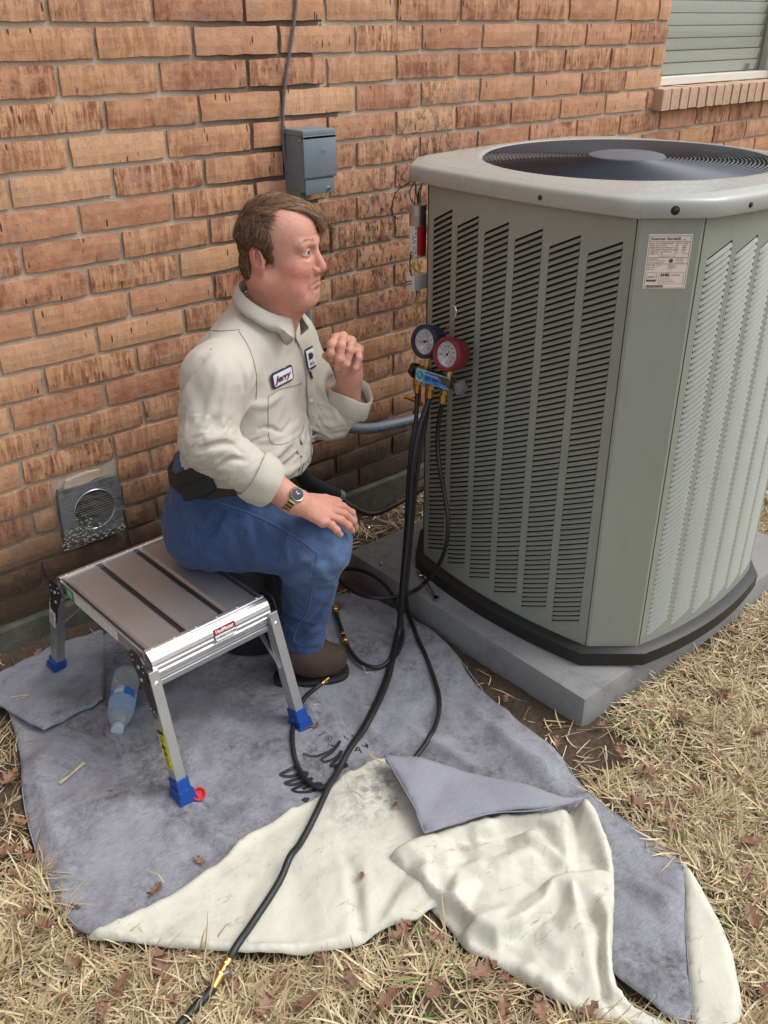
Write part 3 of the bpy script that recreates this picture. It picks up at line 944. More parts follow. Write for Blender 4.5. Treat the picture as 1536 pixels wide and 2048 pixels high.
# dark interior coil, open at the back left corner
MB().add(*loft([(-.045, .052, .03),(-.045, 1.13, .03)], 10, True)).build('coil', M_['coil'], unit)
TH = math.tan(R(25))
PITCH = .0146; LW = .079; CPITCH = .1005
SL = .0215      # distance inside flat face
fine = 40
def face_xyz(side, u, z, out=0.0):
    t = u / (A1_ if side % 2 else A_)
    x, y = side_pt(side, t, 0)
    # outward normal
    e = .01
    x2, y2 = side_pt(side, t + e, 0); x1, y1 = side_pt(side, t - e, 0)
    tx, ty = x2 - x1, y2 - y1; l = math.hypot(tx, ty); nx, ny = ty / l, -tx / l
    return Vector((x + nx * out, y + ny * out, z))
# columns: u range in side space
def cols(side):
    k_ = (A1_ / A_) if side % 2 else 1
    return [((-.286 + i * .0985) * k_, (-.286 + i * .0985 + .078) * k_) for i in range(6)]
Z_LO, Z_HI = .062 + .012, 1.066
def panel(side):
    cs = cols(side); vs, fs = [], []
    mb = MB()
    def strip(u0, u1, f0, f1, k=1):
        """sheet between u0,u1 and z functions f0(u), f1(u)"""
        us = np.linspace(u0, u1, k + 1)
        v = []
        for u in us: v += [face_xyz(side, u, f0(u)), face_xyz(side, u, f1(u))]
        f = [(2 * i, 2 * i + 2, 2 * i + 3, 2 * i + 1) for i in range(k)]
        n = len(v)
        v += [face_xyz(side, us[i // 2], v[i].z, -.0015) for i in range(n)]
        f += [(n + 2 * i, n + 2 * i + 1, n + 2 * i + 3, n + 2 * i + 2) for i in range(k)]
        f += [(0, 1, n + 1, n),(2 * k, n + 2 * k, n + 2 * k + 1, 2 * k + 1)]
        for i in range(k): f += [(2 * i, n + 2 * i, n + 2 * i + 2, 2 * i + 2),(2 * i + 1, 2 * i + 3, n + 2 * i + 3, n + 2 * i + 1)]
        mb.add(v, f)
    lo = lambda u: PB; hi = lambda u: PT
    aa = A1_ if side % 2 else A_
    edges = [-aa] + [q for c in cs for q in c] + [aa]
    for i in range(0, len(edges), 2): strip(edges[i], edges[i + 1], lo, hi, 1)
    for c in cs:
        strip(c[0], c[1], lo, lambda u, c=c: Z_LO + (u - c[0]) * TH, 4)
        nL = int((Z_HI - Z_LO) / PITCH)
        zt = Z_LO + nL * PITCH
        strip(c[0], c[1], lambda u, c=c: zt + (u - c[0]) * TH, hi, 4)
    return mb.build('side_panel', M_['unit'], unit, False)
for s in range(4): panel(s)
# corner posts (front left and front right kept, back left removed for service)
def post(s0, z0=PB, z1=PT):
    a = side_pt(s0, 1, .0005, BU); b = side_pt((s0 + 1) % 4, -1, .0005, BU)
    mb = MB(); a = Vector(a); b = Vector(b); t = (b - a).normalized(); nrm = Vector((t.y, -t.x))
    a2 = a + t * .003; b2 = b - t * .003
    q = [a2, b2, b2 - nrm * .012, a2 - nrm * .012]
    k = [(a2 + t * .0),(a2 + nrm * .003 + t * .006),(b2 + nrm * .003 - t * .006), b2, b2 - nrm * .012, a2 - nrm * .012]
    mb.prism([(p[0], p[1]) for p in k], z0, z1)
    return mb.build('corner_post', M_['unit'], unit)
for s in (0, 1, 2): post(s)
# open service corner: dark return flange and inner wall
a = Vector(side_pt(0, -1, 0)).to_3d(); 
mb = MB(); mb.box((a.x + .001, a.y + .001, PB),(a.x + .018, a.y + .006, PT)); mb.box((a.x + .012, a.y - .06, PB),(a.x + .015, a.y + .002, PT))
mb.build('service_flange', mat('flange_dark', (.045, .045, .042), .5), unit)
# louvers
def louver_mesh(side, c):
    """blade for column c; z=0 at left end lower edge"""
    k = 5; vs = []; us = np.linspace(c[0] + .0008, c[1] - .0008, k + 1)
    for i, u in enumerate(us):
        zl = (u - c[0]) * TH
        e = 1.0
        if i == 0: e = .12
        if i == k: e = .85
        o0 = face_xyz(side, u, zl + .0010, .0030 * e + .0006)
        o1 = face_xyz(side, u, zl + PITCH * .34, .0008 * e - .0002)
        o2 = face_xyz(side, u, zl + PITCH * .62, -.0026)
        o3 = face_xyz(side, u, zl + PITCH * .62 - .0010, -.0036)
        o4 = face_xyz(side, u, zl, .0020 * e - .0004)
        vs += [o0, o1, o2, o3, o4]
    fs = []
    for i in range(k):
        a, b = i * 5, (i + 1) * 5
        for q in range(5): fs.append((a + q, b + q, b + (q + 1) % 5, a + (q + 1) % 5))
    fs += [(4, 3, 2, 1, 0), tuple(k * 5 + q for q in range(5))]
    return vs, fs
nL = int((Z_HI - Z_LO) / PITCH)
cnt = 0
for side in (0, 1, 2, 3):
    far = MB(); has = False
    for ci, c in enumerate(cols(side)):
        vs, fs = louver_mesh(side, c)
        if side == 0 and ci >= 2:
            me = MB().add(vs, fs).mesh('louver'); me.materials.append(M_['unit'])
            me.polygons.foreach_set('use_smooth', [True] * len(me.polygons)); me.set_sharp_from_angle(angle=R(30))
            for k in range(nL):
                inst('louver', me, unit, Matrix.Translation((0, 0, Z_LO + k * PITCH))); cnt += 1
        else:
            for k in range(nL): far.add([v + Vector((0, 0, Z_LO + k * PITCH)) for v in vs], fs)
            has = True
    if has:
        o = far.build('far_louvers', M_['unit'], unit, True, 30); o['kind'] = 'stuff'
print('louvers as parts', cnt, 'per column', nL)
# top cap: skirt, rounded shoulder, shallow rise to the fan opening
RO = .362
def capmesh():
    prof = [(.004, PT - .006, .03),(.016, PT - .006, .031),(.018, PT - .003, .031),(.018, PT + .022, .031),(.0165, PT + .027, .031),(.0125, PT + .031, .031),(.006, PT + .034, .031),(-.006, PT + .0365, .030),(-.010, PT + .0385, .03),(-.014, PT + .039, .03)]
    n = 12
    vs, fs = loft(prof, n, False, .036)
    m = len(outline(0, n)); base = (len(prof) - 1) * m
    outer = [Vector(vs[base + j]) for j in range(m)]
    rings = []
    for (f, dz) in ((.30, .0005),(.70, .001),(.93, .001),(1.0, .0)):
        ring = []
        for v in outer:
            an = math.atan2(v.y, v.x); c = Vector((RO * math.cos(an), RO * math.sin(an), PT + .045))
            p = v.lerp(c, f); p.z += dz; ring.append(p)
        rings.append(ring)
    rings.append([Vector((RO * .985 * v.x / math.hypot(v.x, v.y), RO * .985 * v.y / math.hypot(v.x, v.y), PT + .040)) for v in outer])
    rings.append([Vector((RO * .975 * v.x / math.hypot(v.x, v.y), RO * .975 * v.y / math.hypot(v.x, v.y), PT - .06)) for v in outer])
    off = base
    for ring in rings:
        nb = len(vs); vs += ring
        for j in range(m):
            k = (j + 1) % m; fs.append((off + j, off + k, nb + k, nb + j))
        off = nb
    return MB().add(vs, fs)
capm = capmesh().build('top_cap', M_['unitcap'], unit, True, 40)
for (x, y, side) in ((-.435, -.0, 0),(-.43, .24, 0),(-.345, -.385, 4),(.0, -.455, 1),(-.02, .458, 3)):
    pass
def capscrew(side, t, z=PT + .010):
    q = side_pt(side, t, .0185); e = .01
    if isinstance(t, float) and abs(t) <= 1:
        p1 = Vector(side_pt(side, t - e, .0185)); p2 = Vector(side_pt(side, t + e, .0185)); tt = (p2 - p1).normalized()
    nrm = Vector((tt.y, -tt.x, 0))
    MB().lathe([(0, .0035),(.003, .0033),(.0052, .002),(.0058, 0),(.0095, -.0004)], zto((q[0], q[1], z), nrm), 12).build('screw', M_['hinge'], unit, True)
for side in range(4):
    capscrew(side, -.62); capscrew(side, .28)
qa = Vector(side_pt(0, 1, .0185)); qb = Vector(side_pt(1, -1, .0185)); qm = (qa + qb) / 2; tt = (qb - qa).normalized()
MB().lathe([(0, .0035),(.003, .0033),(.0052, .002),(.0058, 0),(.0095, -.0004)], zto((qm.x, qm.y, PT + .010),(tt.y, -tt.x, 0)), 12).build('screw', M_['hinge'], unit, True)
# fan guard
guard = MB()
gz = lambda r: PT + .042 + .004 * (1 - (r / RO) ** 2)
rings = 27
for i in range(rings):
    r = .095 + (RO - .012 - .095) * i / (rings - 1)
    pts = [(r * math.cos(a), r * math.sin(a), gz(r)) for a in np.linspace(0, 2 * math.pi, 73)]
    guard.tube(pts, .0021, 5, False)
for i in range(12):
    an = 2 * math.pi * i / 12 + .1
    guard.tube([(r * math.cos(an + (r - .08) * 1.2), r * math.sin(an + (r - .08) * 1.2), gz(r) - .004) for r in np.linspace(.08, RO + .004, 9)], .0026, 5)
guard.build('fan_guard', M_['wire'], unit, True)
MB().lathe([(0, gz(.0) + .008),(.080, gz(.08) + .007),(.092, gz(.09) + .004),(.096, gz(.09) - .004),(.0, gz(.09) - .006)], None, 48).build('guard_hub', mat('hub_grey', (.10, .112, .13), .55, var=.15, bs=200), unit, True)
# fan blades below, at rest
fan = MB()
for i in range(3):
    a0 = i * 2 * math.pi / 3 + .4
    vs, fs = [], []
    for ir, r in enumerate(np.linspace(.06, .33, 6)):
        for ia, a in enumerate(np.linspace(0, 1.15, 7)):
            vs.append((r * math.cos(a0 + a), r * math.sin(a0 + a), 1.03 + .055 * (a / 1.15)))
    for ir in range(5):
        for ia in range(6):
            q = ir * 7 + ia; fs.append((q, q + 1, q + 8, q + 7))
    n = len(vs); vs2 = vs + [(x, y, z - .002) for x, y, z in vs]; fs2 = fs + [tuple(n + i for i in reversed(f)) for f in fs]
    fan.add(vs2, fs2)
fan.lathe([(.07, .98),(.075, 1.06),(0, 1.07)], None, 24)
fan.build('fan', mat('fan_grey', (.06, .062, .068), .5, .3), unit, True)
MB().lathe([(.352, .96),(.352, 1.07),(.30, .955),(0, .95)], None, 40).build('fan_shroud', M_['dark'], unit, True)

# rating label on the corner post
pa = Vector(side_pt(0, 1, .0035)); pb = Vector(side_pt(1, -1, .0035)); tdir = (pb - pa).normalized().to_3d(); nrm = Vector((tdir.y, -tdir.x, 0))
lc = ((pa + pb) / 2).to_3d() + tdir * .002; lc.z = 1.050
LM = frame(lc + nrm * .0004, tdir, (0, 0, 1), nrm)
LWd, LHt = .090, .113
lab = MB().box((-LWd / 2, -LHt / 2, -.0003),(LWd / 2, LHt / 2, .0003), LM).build('rating_label', M_['pinkp'], unit)
ink = MB()
def put(mbx, txt, size, x, y, M, bold=0, align='LEFT', z=.0006, sx=1.0, shear=0):
    V, F = text_geo(txt, size, bold, align, shear)
    mbx.add([M @ Vector((v.x * sx + x, v.y + y, z)) for v in V], F)
def rule(mbx, x0, y0, x1, y1, M, z=.0006): mbx.box((x0, y0, z - .0001),(x1, y1, z + .0001), M)
T = .0008
for (a, b, c, d) in ((-.042, .0525, .042, .0533),(-.042, .041, .042, .0418),(-.042, .0085, .042, .0092),(-.042, -.0045, .042, -.0038),(-.0425, -.0545, -.0418, .0533),(.0418, -.0545, .0425, .0533),(-.042, -.0552, .042, -.0545)): rule(ink, a, b, c, d, LM)
put(ink, 'American Standard', .0078, -.040, .0472, LM, .03)
put(ink, 'MFD', .0033, .014, .0495, LM); put(ink, '60HZ  4/2006', .0033, .014, .0452, LM)
rows = [('MOD. NO. 2A6H4060A1000AA', 'VOLTS', '200/230'),('SERIAL NO. 6154TK2F', 'PH 1', 'HZ 60'),('MINIMUM CIRCUIT AMPACITY', '35.0', 'AMPS'),('OVERCURRENT PROTECTIVE DEVICE', '60', 'AMPS'),('COMP. MOT. HEATER DATA', 'RLA', 'LRA'),('COMPR. 27.6  158', 'FLA', '1.9  HP 1/5')]
for i, (a, b, c) in enumerate(rows):
    y = .0375 - i * .0042; put(ink, a, .0036, -.040, y, LM, .01); put(ink, b, .0036, .012, y, LM, .01); put(ink, c, .0036, .026, y, LM, .01)
put(ink, 'OUTDOOR USE   R-22', .0034, -.02, .0118, LM)
for i, (a, b) in enumerate([('DESIGN PRESS.', 'HIGH 300 PSI'),('FACTORY CHARGE 12 LBS', 'LOW 150 PSI'),('TYPE OF CONNECTION', 'U.S. PATENTS')]):
    put(ink, a, .0030, -.040, .0058 - i * .0036, LM); put(ink, b, .0030, .016, .0058 - i * .0036, LM)
ink.lathe([(.0025, .0005),(.0045, .0005),(.0045, .0007),(.0025, .0007)], LM @ Matrix.Translation((.007, .0022, 0)), 14)
for i, (a, b) in enumerate([('SUCT. REF.  21 F 37', 'SUBCOOL 1'),('R-22   8 OZ 17', 'SUPERHEAT 1'),('NO. 24 A', 'HI / LO')]): put(ink, a, .0033, -.040, -.0075 - i * .0040, LM, .01); put(ink, b, .0033, .002, -.0075 - i * .0040, LM, .01)
# star logo box and certified box
for (x0, x1, y0, y1) in ((-.039, -.019, -.041, -.022),(-.014, .038, -.046, -.022)):
    rule(ink, x0, y1, x1, y1 + .0004, LM); rule(ink, x0, y0, x1, y0 + .0004, LM); rule(ink, x0, y0, x0 + .0004, y1, LM); rule(ink, x1, y0, x1 + .0004, y1, LM)
rule(ink, -.0385, -.0405, -.0195, -.037, LM)
put(ink, 'energy', .0055, -.0375, -.031, LM, .02, shear=.3)
put(ink, 'AHRI', .0085, -.011, -.0275, LM, .06); put(ink, 'CERTIFIED', .0045, .010, -.028, LM)
for i in range(3): rule(ink, -.011, -.0345 - i * .0035, .010 + .006 * i, -.0340 - i * .0035, LM)
rb = random.Random(2); x = -.039
while x < -.002:
    w_ = rb.choice((.0004, .0004, .0008, .0012)); rule(ink, x, -.0535, x + w_, -.0485, LM); x += w_ + rb.choice((.0004, .0007))
ink.build('label_print', M_['brown'], lab)
# service corner contents: capacitor, contactor, wiring
comp = Matrix.Translation((0, 0, 0))
cx, cy = .762 - UX, -.418 - UY
capa = MB(); capa.lathe([(0, .938),(.022, .938),(.0225, .942),(.0225, 1.062),(.024, 1.065),(.024, 1.069),(.020, 1.070),(0, 1.068)], Matrix.Translation((cx, cy, 0)), 28)
capo = capa.build('capacitor', M_['silver'], unit, True)
lbm = Matrix.Translation((cx, cy, 0))
# label sleeve white with a red half
hw = MB().lathe([(.0229, .942),(.0229, 1.016)], lbm, 20, R(150), R(222)); hw.build('capacitor_label', M_['white'], capo, True)
hr = MB().lathe([(.0229, .942),(.0229, 1.016)], lbm, 20, R(222), R(330)); hr.build('capacitor_label', M_['redl'], capo, True)
tx = MB()
def wrap(V, F, mbx, a_mid, zc, r=.0232):
    # text runs downward: x -> -z, y -> around
    mbx.add([Vector((cx + r * math.cos(a_mid + v.y / r), cy + r * math.sin(a_mid + v.y / r), zc - v.x)) for v in V], F)
V, F = text_geo('TITAN HD', .0155, .02); wrap(V, F, tx, R(203), 1.016)
tx.build('capacitor_print', M_['black'], capo)
MB().lathe([(.0231, 1.016),(.0231, 1.042)], lbm, 28).build('strap', M_['steel'], capo, True)
wires = [('pwire', [(cx - .012, cy, 1.07),(cx - .02, cy - .01, 1.09),(cx - .01, cy, 1.12),(cx, cy + .02, 1.15)]),
         ('pwire', [(cx - .016, cy - .006, 1.07),(cx - .026, cy, 1.085),(cx - .028, cy, 1.105),(cx - .012, cy, 1.13)]),
         ('black', [(cx - .006, cy - .01, 1.07),(cx - .012, cy - .012, 1.095),(cx + .01, cy - .004, 1.12)]),
         ('mesh', [(cx - .002, cy - .012, 1.07),(cx - .004, cy - .014, 1.10),(cx + .006, cy - .01, 1.13)]),
         ('mesh', [(cx - .010, cy - .008, 1.07),(cx - .013, cy - .008, 1.10),(cx - .012, cy, 1.13)]),
         ('black', [(cx - .005, cy + .01, 1.13),(cx - .05, cy + .03, 1.10),(cx - .065, cy + .03, 1.05),(cx - .05, cy + .02, 1.035)]),
         ('ywire', [(cx - .02, cy - .005, .94),(cx - .024, cy - .008, .92),(cx - .018, cy - .01, .90),(cx - .008, cy - .012, .895)]),
         ('ywire', [(cx - .014, cy - .01, .94),(cx - .022, cy - .012, .925),(cx - .02, cy - .012, .905),(cx - .004, cy - .012, .89)]),
         ('ywire', [(cx - .010, cy - .01, .94),(cx - .012, cy - .014, .92),(cx - .004, cy - .014, .90)]),
         ('belt', [(cx - .024, cy, .95),(cx - .027, cy, .90),(cx - .01, cy - .006, .87)]),
         ('pwire', [(cx - .055, cy, .868),(cx - .03, cy, .872),(cx - .01, cy, .868)]),
         ('redl', [(cx - .052, cy, .861),(cx - .03, cy, .864),(cx - .01, cy, .862)]),
         ('ywire', [(cx - .004, cy - .01, .84),(cx - .014, cy - .012, .81),(cx - .012, cy - .01, .76),(cx - .006, cy - .01, .72)]),
         ('ywire', [(cx - .008, cy - .01, .83),(cx - .006, cy - .012, .80),(cx - .016, cy - .01, .77),(cx - .010, cy - .01, .74)])]
for mk, pts in wires:
    MB().tube(catmull(pts, 6), .0016, 6).build('wire', M_[mk], unit, True)
MB().box((cx - .022, cy - .012, .845),(cx + .03, cy + .02, .885), None, .002).build('connector', M_['white'], unit, True)

# ============================================================= DROP CLOTH (one folded sheet, grey blue face and cream back)
def resample(poly, st):
    out = []
    n = len(poly)
    for i in range(n):
        a = Vector(poly[i]); b = Vector(poly[(i + 1) % n]); L = (b - a).length; k = max(1, int(L / st))
        for j in range(k): out.append(tuple(a.lerp(b, j / k)))
    return out
def smooth_poly(poly, n=4):
    return [tuple(v) for v in catmull([Vector((x, y, 0)) for x, y in poly], n, True)]
def inside(poly, X, Y):
    P = np.array(poly)[:, :2]; c = np.zeros(np.shape(X), bool)
    j = len(P) - 1
    for i in range(len(P)):
        xi, yi = P[i]; xj, yj = P[j]
        hit = ((yi > Y) != (yj > Y)) & (X < (xj - xi) * (Y - yi) / (yj - yi + 1e-12) + xi)
        c ^= hit; j = i
    return c
def segdist(pts, X, Y, closed=False):
    D = np.full(np.shape(X), 1e9); P = list(pts)
    if closed: P = P + [P[0]]
    for (ax, ay),(bx, by) in zip([q[:2] for q in P[:-1]], [q[:2] for q in P[1:]]):
        dx, dy = bx - ax, by - ay; L = dx * dx + dy * dy + 1e-12
        t = np.clip(((X - ax) * dx + (Y - ay) * dy) / L, 0, 1)
        D = np.minimum(D, np.hypot(X - ax - t * dx, Y - ay - t * dy))
    return D
def creases(specs, X, Y):
    """list of (pts, height, width, side) ; side 0 symmetric ridge, +-1 one-sided step fold"""
    Z = np.zeros(np.shape(X))
    for pts, h, w_, kind in specs:
        d = segdist(pts, X, Y)
        a, b = np.array(pts[0][:2]), np.array(pts[-1][:2]); L = float(np.hypot(*(b - a))) + 1e-6
        h = h * np.clip(np.minimum(np.hypot(X - a[0], Y - a[1]), np.hypot(X - b[0], Y - b[1])) / (.30 * L), .12, 1)
        if kind == 0: Z += h * np.exp(-(d / w_) ** 1.3)
        elif kind == 1: Z += h * np.exp(-(d / w_))            # sharp pleat
    return Z
def lump(X, Y, s, seed):
    return vnoise(X, Y, s, seed, 4) - .5
def ridged(X, Y, s, seed, oct=3):
    wx = X + .05 * (vnoise(X, Y, 6, seed + 3, 2) - .5); wy = Y + .05 * (vnoise(X, Y, 6, seed + 4, 2) - .5)
    return (1 - np.abs(vnoise(wx, wy, s, seed, oct) - .5) * 4) * 1.0

SHEETS = []
def sheet(name, poly, hfun, mt, parent, res=.011, smooth_n=3, z_edge=None, thick=.004, exc=.0, its=0, floor=None, dirn=None, sm=.12, edge_free=0.0):
    P = resample(smooth_poly(poly, smooth_n), res)
    A = np.array([q[:2] for q in P])
    x0, y0 = A.min(0); x1, y1 = A.max(0)
    gx, gy = np.meshgrid(np.arange(x0, x1, res), np.arange(y0, y1, res * .87))
    gx = gx + (np.arange(gx.shape[0]) % 2)[:, None] * res * .5
    gx = gx + (np.random.default_rng(3).random(gx.shape) - .5) * res * .2
    X, Y = gx.ravel(), gy.ravel()
    ok = inside(P, X, Y); X, Y = X[ok], Y[ok]
    d = segdist([tuple(q) for q in A], X, Y, True); ok = d > res * .45; X, Y = X[ok], Y[ok]
    nb = len(A)
    pts = [Vector((a, b)) for a, b in A] + [Vector((a, b)) for a, b in zip(X, Y)]
    V, _, F, *_r = delaunay_2d_cdt(pts, [(i, (i + 1) % nb) for i in range(nb)], [], 1, 1e-5)
    V = np.array([(v.x, v.y) for v in V]); F = np.array(F)
    D = segdist([tuple(q) for q in A], V[:, 0], V[:, 1], True)
    Z = hfun(V[:, 0], V[:, 1], D)
    # orient up
    a, b, c = V[F[:, 0]], V[F[:, 1]], V[F[:, 2]]
    cr = (b[:, 0] - a[:, 0]) * (c[:, 1] - a[:, 1]) - (b[:, 1] - a[:, 1]) * (c[:, 0] - a[:, 0])
    F[cr < 0] = F[cr < 0][:, ::-1]
    V3 = np.column_stack([V, Z])
    if exc:
        pin = np.where(D < 1e-6)[0]
        fl = floor(V[:, 0], V[:, 1]) if floor is not None else np.full(len(V), .004)
        exv = exc * np.clip(D / .03, .25, 1) * (.35 + 1.3 * vnoise(V[:, 0], V[:, 1], 5, 77, 2))
        dd = None
        if dirn is not None:
            ang = dirn + (vnoise(V[:, 0], V[:, 1], 3, 78, 2) - .5) * 2.4
            dd = np.column_stack([np.cos(ang), np.sin(ang), 0 * ang])
        V3 = buckle(V3, F, exv, dd, its, pin, np.maximum(fl, .003), g=.00012, smooth=sm)
    E_ = np.vstack([F[:, [0, 1]], F[:, [1, 2]], F[:, [2, 0]]]); dg = np.bincount(E_.ravel(), minlength=len(V3)); free = D > 1e-6
    for _ in range(1):
        zz = np.bincount(E_[:, 0], V3[E_[:, 1], 2], len(V3)) + np.bincount(E_[:, 1], V3[E_[:, 0], 2], len(V3))
        V3[free, 2] += (zz / dg - V3[:, 2])[free] * .5
    # skirt: the boundary turned under
    bd = [i for i in range(len(V)) if D[i] < 1e-6]
    ec = {}
    for f in F:
        for q in range(3):
            e = (f[q], f[(q + 1) % 3]); ec[e] = 1
    be = [e for e in ec if (e[1], e[0]) not in ec]
    low = {}; ex = []
    cen = V.mean(0)
    for a_, b_ in be:
        for i in (a_, b_):
            if i not in low: low[i] = len(V3) + len(ex); ex.append((V3[i][0], V3[i][1], V3[i][2] - thick))
    V3 = np.vstack([V3, np.array(ex)])
    F2 = []
    for a_, b_ in be: F2 += [(a_, low[a_], low[b_]),(a_, low[b_], b_)]
    F = np.vstack([F, np.array(F2)])
    o = link(name, npmesh(name, V3, F), mt, parent, True)
    SHEETS.append(BVHTree.FromPolygons([Vector(q) for q in V3], [tuple(int(i) for i in f) for f in F]))
    return o

P_BASE = [(-0.54, -0.116),(-0.44, -0.059),(-0.355, -0.055),(-0.263, -0.056),(-0.136, -0.048),(0.062, -0.06),(0.237, -0.12),(0.351, -0.254),(0.436, -0.344),(0.511, -0.373),(0.553, -0.444),(0.575, -0.558),(0.581, -0.682),(0.56, -0.795),(0.531, -0.873),(0.506, -0.954),(0.486, -1.062),(0.475, -1.202),(0.446, -1.306),(0.431, -1.377),(0.428, -1.463),(0.427, -1.543),(0.427, -1.621),(0.379, -1.66),(0.286, -1.72),(0.197, -1.784),(0.125, -1.842),(0.099, -1.77),(0.094, -1.708),(0.101, -1.633),(0.027, -1.467),(-0.03, -1.34),(-0.131, -1.253),(-0.285, -1.152),(-0.437, -1.096),(-0.554, -1.031),(-0.602, -0.98),(-0.622, -0.944),(-0.628, -0.894),(-0.626, -0.81),(-0.613, -0.729),(-0.598, -0.645),(-0.574, -0.552),(-0.541, -0.457),(-0.514, -0.371),(-0.492, -0.271),(-0.488, -0.2),(-0.571, -0.204)]
P_FOLDL = [(-0.541, -0.124),(-0.441, -0.069),(-0.357, -0.064),(-0.266, -0.067),(-0.14, -0.06),(-0.215, -0.235),(-0.287, -0.372),(-0.329, -0.365),(-0.391, -0.368),(-0.445, -0.369),(-0.47, -0.31),(-0.495, -0.211),(-0.566, -0.198)]
P_CREAM = [(-0.616, -0.975),(-0.55, -0.984),(-0.456, -0.995),(-0.339, -0.995),(-0.215, -0.979),(-0.111, -0.985),(-0.055, -0.986),(0.011, -0.977),(0.068, -0.98),(0.131, -0.995),(0.156, -1.077),(0.153, -1.197),(0.196, -1.31),(0.136, -1.366),(-0.01, -1.405),(-0.058, -1.369),(-0.104, -1.366),(-0.144, -1.344),(-0.188, -1.335),(-0.229, -1.331),(-0.31, -1.288),(-0.371, -1.243),(-0.42, -1.197),(-0.466, -1.147),(-0.534, -1.076),(-0.586, -1.015)]
P_FLAP = [(0.115, -1.013),(0.179, -1.103),(0.238, -1.207),(0.294, -1.31),(0.334, -1.378),(0.367, -1.404),(0.316, -1.391),(0.252, -1.36),(0.19, -1.313),(0.129, -1.282),(0.077, -1.265),(0.028, -1.246),(0.054, -1.19),(0.071, -1.138),(0.093, -1.077)]
P_BUNCH = [(-0.058, -1.224),(-0.021, -1.221),(0.041, -1.233),(0.096, -1.254),(0.164, -1.279),(0.216, -1.306),(0.277, -1.355),(0.36, -1.387),(0.385, -1.409),(0.376, -1.444),(0.343, -1.485),(0.312, -1.529),(0.254, -1.579),(0.175, -1.635),(0.108, -1.682),(0.077, -1.722),(0.076, -1.755),(0.092, -1.802),(0.103, -1.852),(0.07, -1.816),(0.049, -1.779),(0.023, -1.744),(-0.001, -1.708),(-0.022, -1.645),(-0.038, -1.587),(-0.049, -1.547),(-0.058, -1.505),(-0.071, -1.482),(-0.071, -1.458),(-0.064, -1.416),(-0.063, -1.372),(-0.058, -1.323),(-0.06, -1.273)]
P_STRIP = [(0.417, -1.631),(0.401, -1.682),(0.361, -1.743),(0.313, -1.804),(0.256, -1.856),(0.205, -1.891),(0.159, -1.898),(0.112, -1.892),(0.088, -1.866),(0.139, -1.832),(0.2, -1.782),(0.28, -1.724),(0.349, -1.677)]
CR_BASE = [
 ([(-0.28, -0.348),(-0.33, -0.513),(-0.367, -0.656),(-0.417, -0.77)], .010, .018, 0),
 ([(-0.189, -0.161),(-0.285, -0.356),(-0.32, -0.45)], .012, .012, 0),
 ([(-0.452, -0.373),(-0.512, -0.488),(-0.557, -0.65),(-0.568, -0.816)], .010, .02, 0),
 ([(-0.301, -0.87),(-0.302, -0.933),(-0.264, -0.993),(-0.252, -0.994)], .014, .015, 0),
 ([(-0.337, -0.801),(-0.376, -0.914),(-0.378, -0.947)], .010, .02, 0),
 ([(-0.192, -0.384),(-0.235, -0.594),(-0.248, -0.758)], .009, .025, 0),
 ([(0.165, -0.609),(0.204, -0.776),(0.252, -0.918),(0.266, -1.048),(0.274, -1.176)], .012, .014, 0),
 ([(0.194, -0.661),(0.282, -0.805),(0.325, -0.932)], .009, .012, 0),
 ([(0.269, -1.028),(0.27, -1.096),(0.277, -1.181)], .014, .010, 1),
 ([(0.429, -0.918),(0.404, -1.12),(0.388, -1.263),(0.397, -1.374)], .012, .018, 0),
 ([(0.391, -1.132),(0.372, -1.291),(0.36, -1.458),(0.388, -1.607)], .010, .02, 0),
 ([(0.27, -1.572),(0.29, -1.637),(0.299, -1.707)], .024, .028, 0),
 ([(0.211, -1.615),(0.231, -1.678),(0.26, -1.732)], .010, .03, 0),
 ([(0.11, -1.745),(0.154, -1.764),(0.196, -1.788)], .022, .014, 1),
 ([(-0.133, -0.815),(-0.133, -0.938),(-0.142, -1.026)], .007, .02, 0),
 ([(-0.52, -0.605),(-0.456, -0.699),(-0.34, -0.76)], .006, .03, 0),
 ([(0.427, -0.501),(0.401, -0.667),(0.322, -0.878)], .007, .018, 0),
 ([(0.14, -0.773),(0.079, -0.91),(0.057, -0.957)], .009, .012, 0),
 ([(0.199, -0.823),(0.166, -0.939),(0.171, -0.989)], .009, .012, 0),
]
CR_CREAM = [
 ([(-0.227, -1.336),(-0.187, -1.282),(-0.132, -1.203),(-0.07, -1.172)], .016, .016, 1),
 ([(-0.198, -1.332),(-0.135, -1.296),(-0.084, -1.277),(-0.012, -1.29)], .030, .022, 0),
 ([(-0.154, -1.341),(-0.101, -1.326),(-0.043, -1.345)], .022, .018, 0),
 ([(-0.098, -1.367),(-0.053, -1.36)], .02, .015, 0),
 ([(-0.236, -1.011),(-0.339, -1.09),(-0.416, -1.173)], .006, .03, 0),
 ([(-0.087, -1.028),(-0.186, -1.123),(-0.301, -1.243)], .006, .03, 0),
 ([(-0.516, -1.043),(-0.374, -1.09),(-0.232, -1.15)], .005, .04, 0),
]
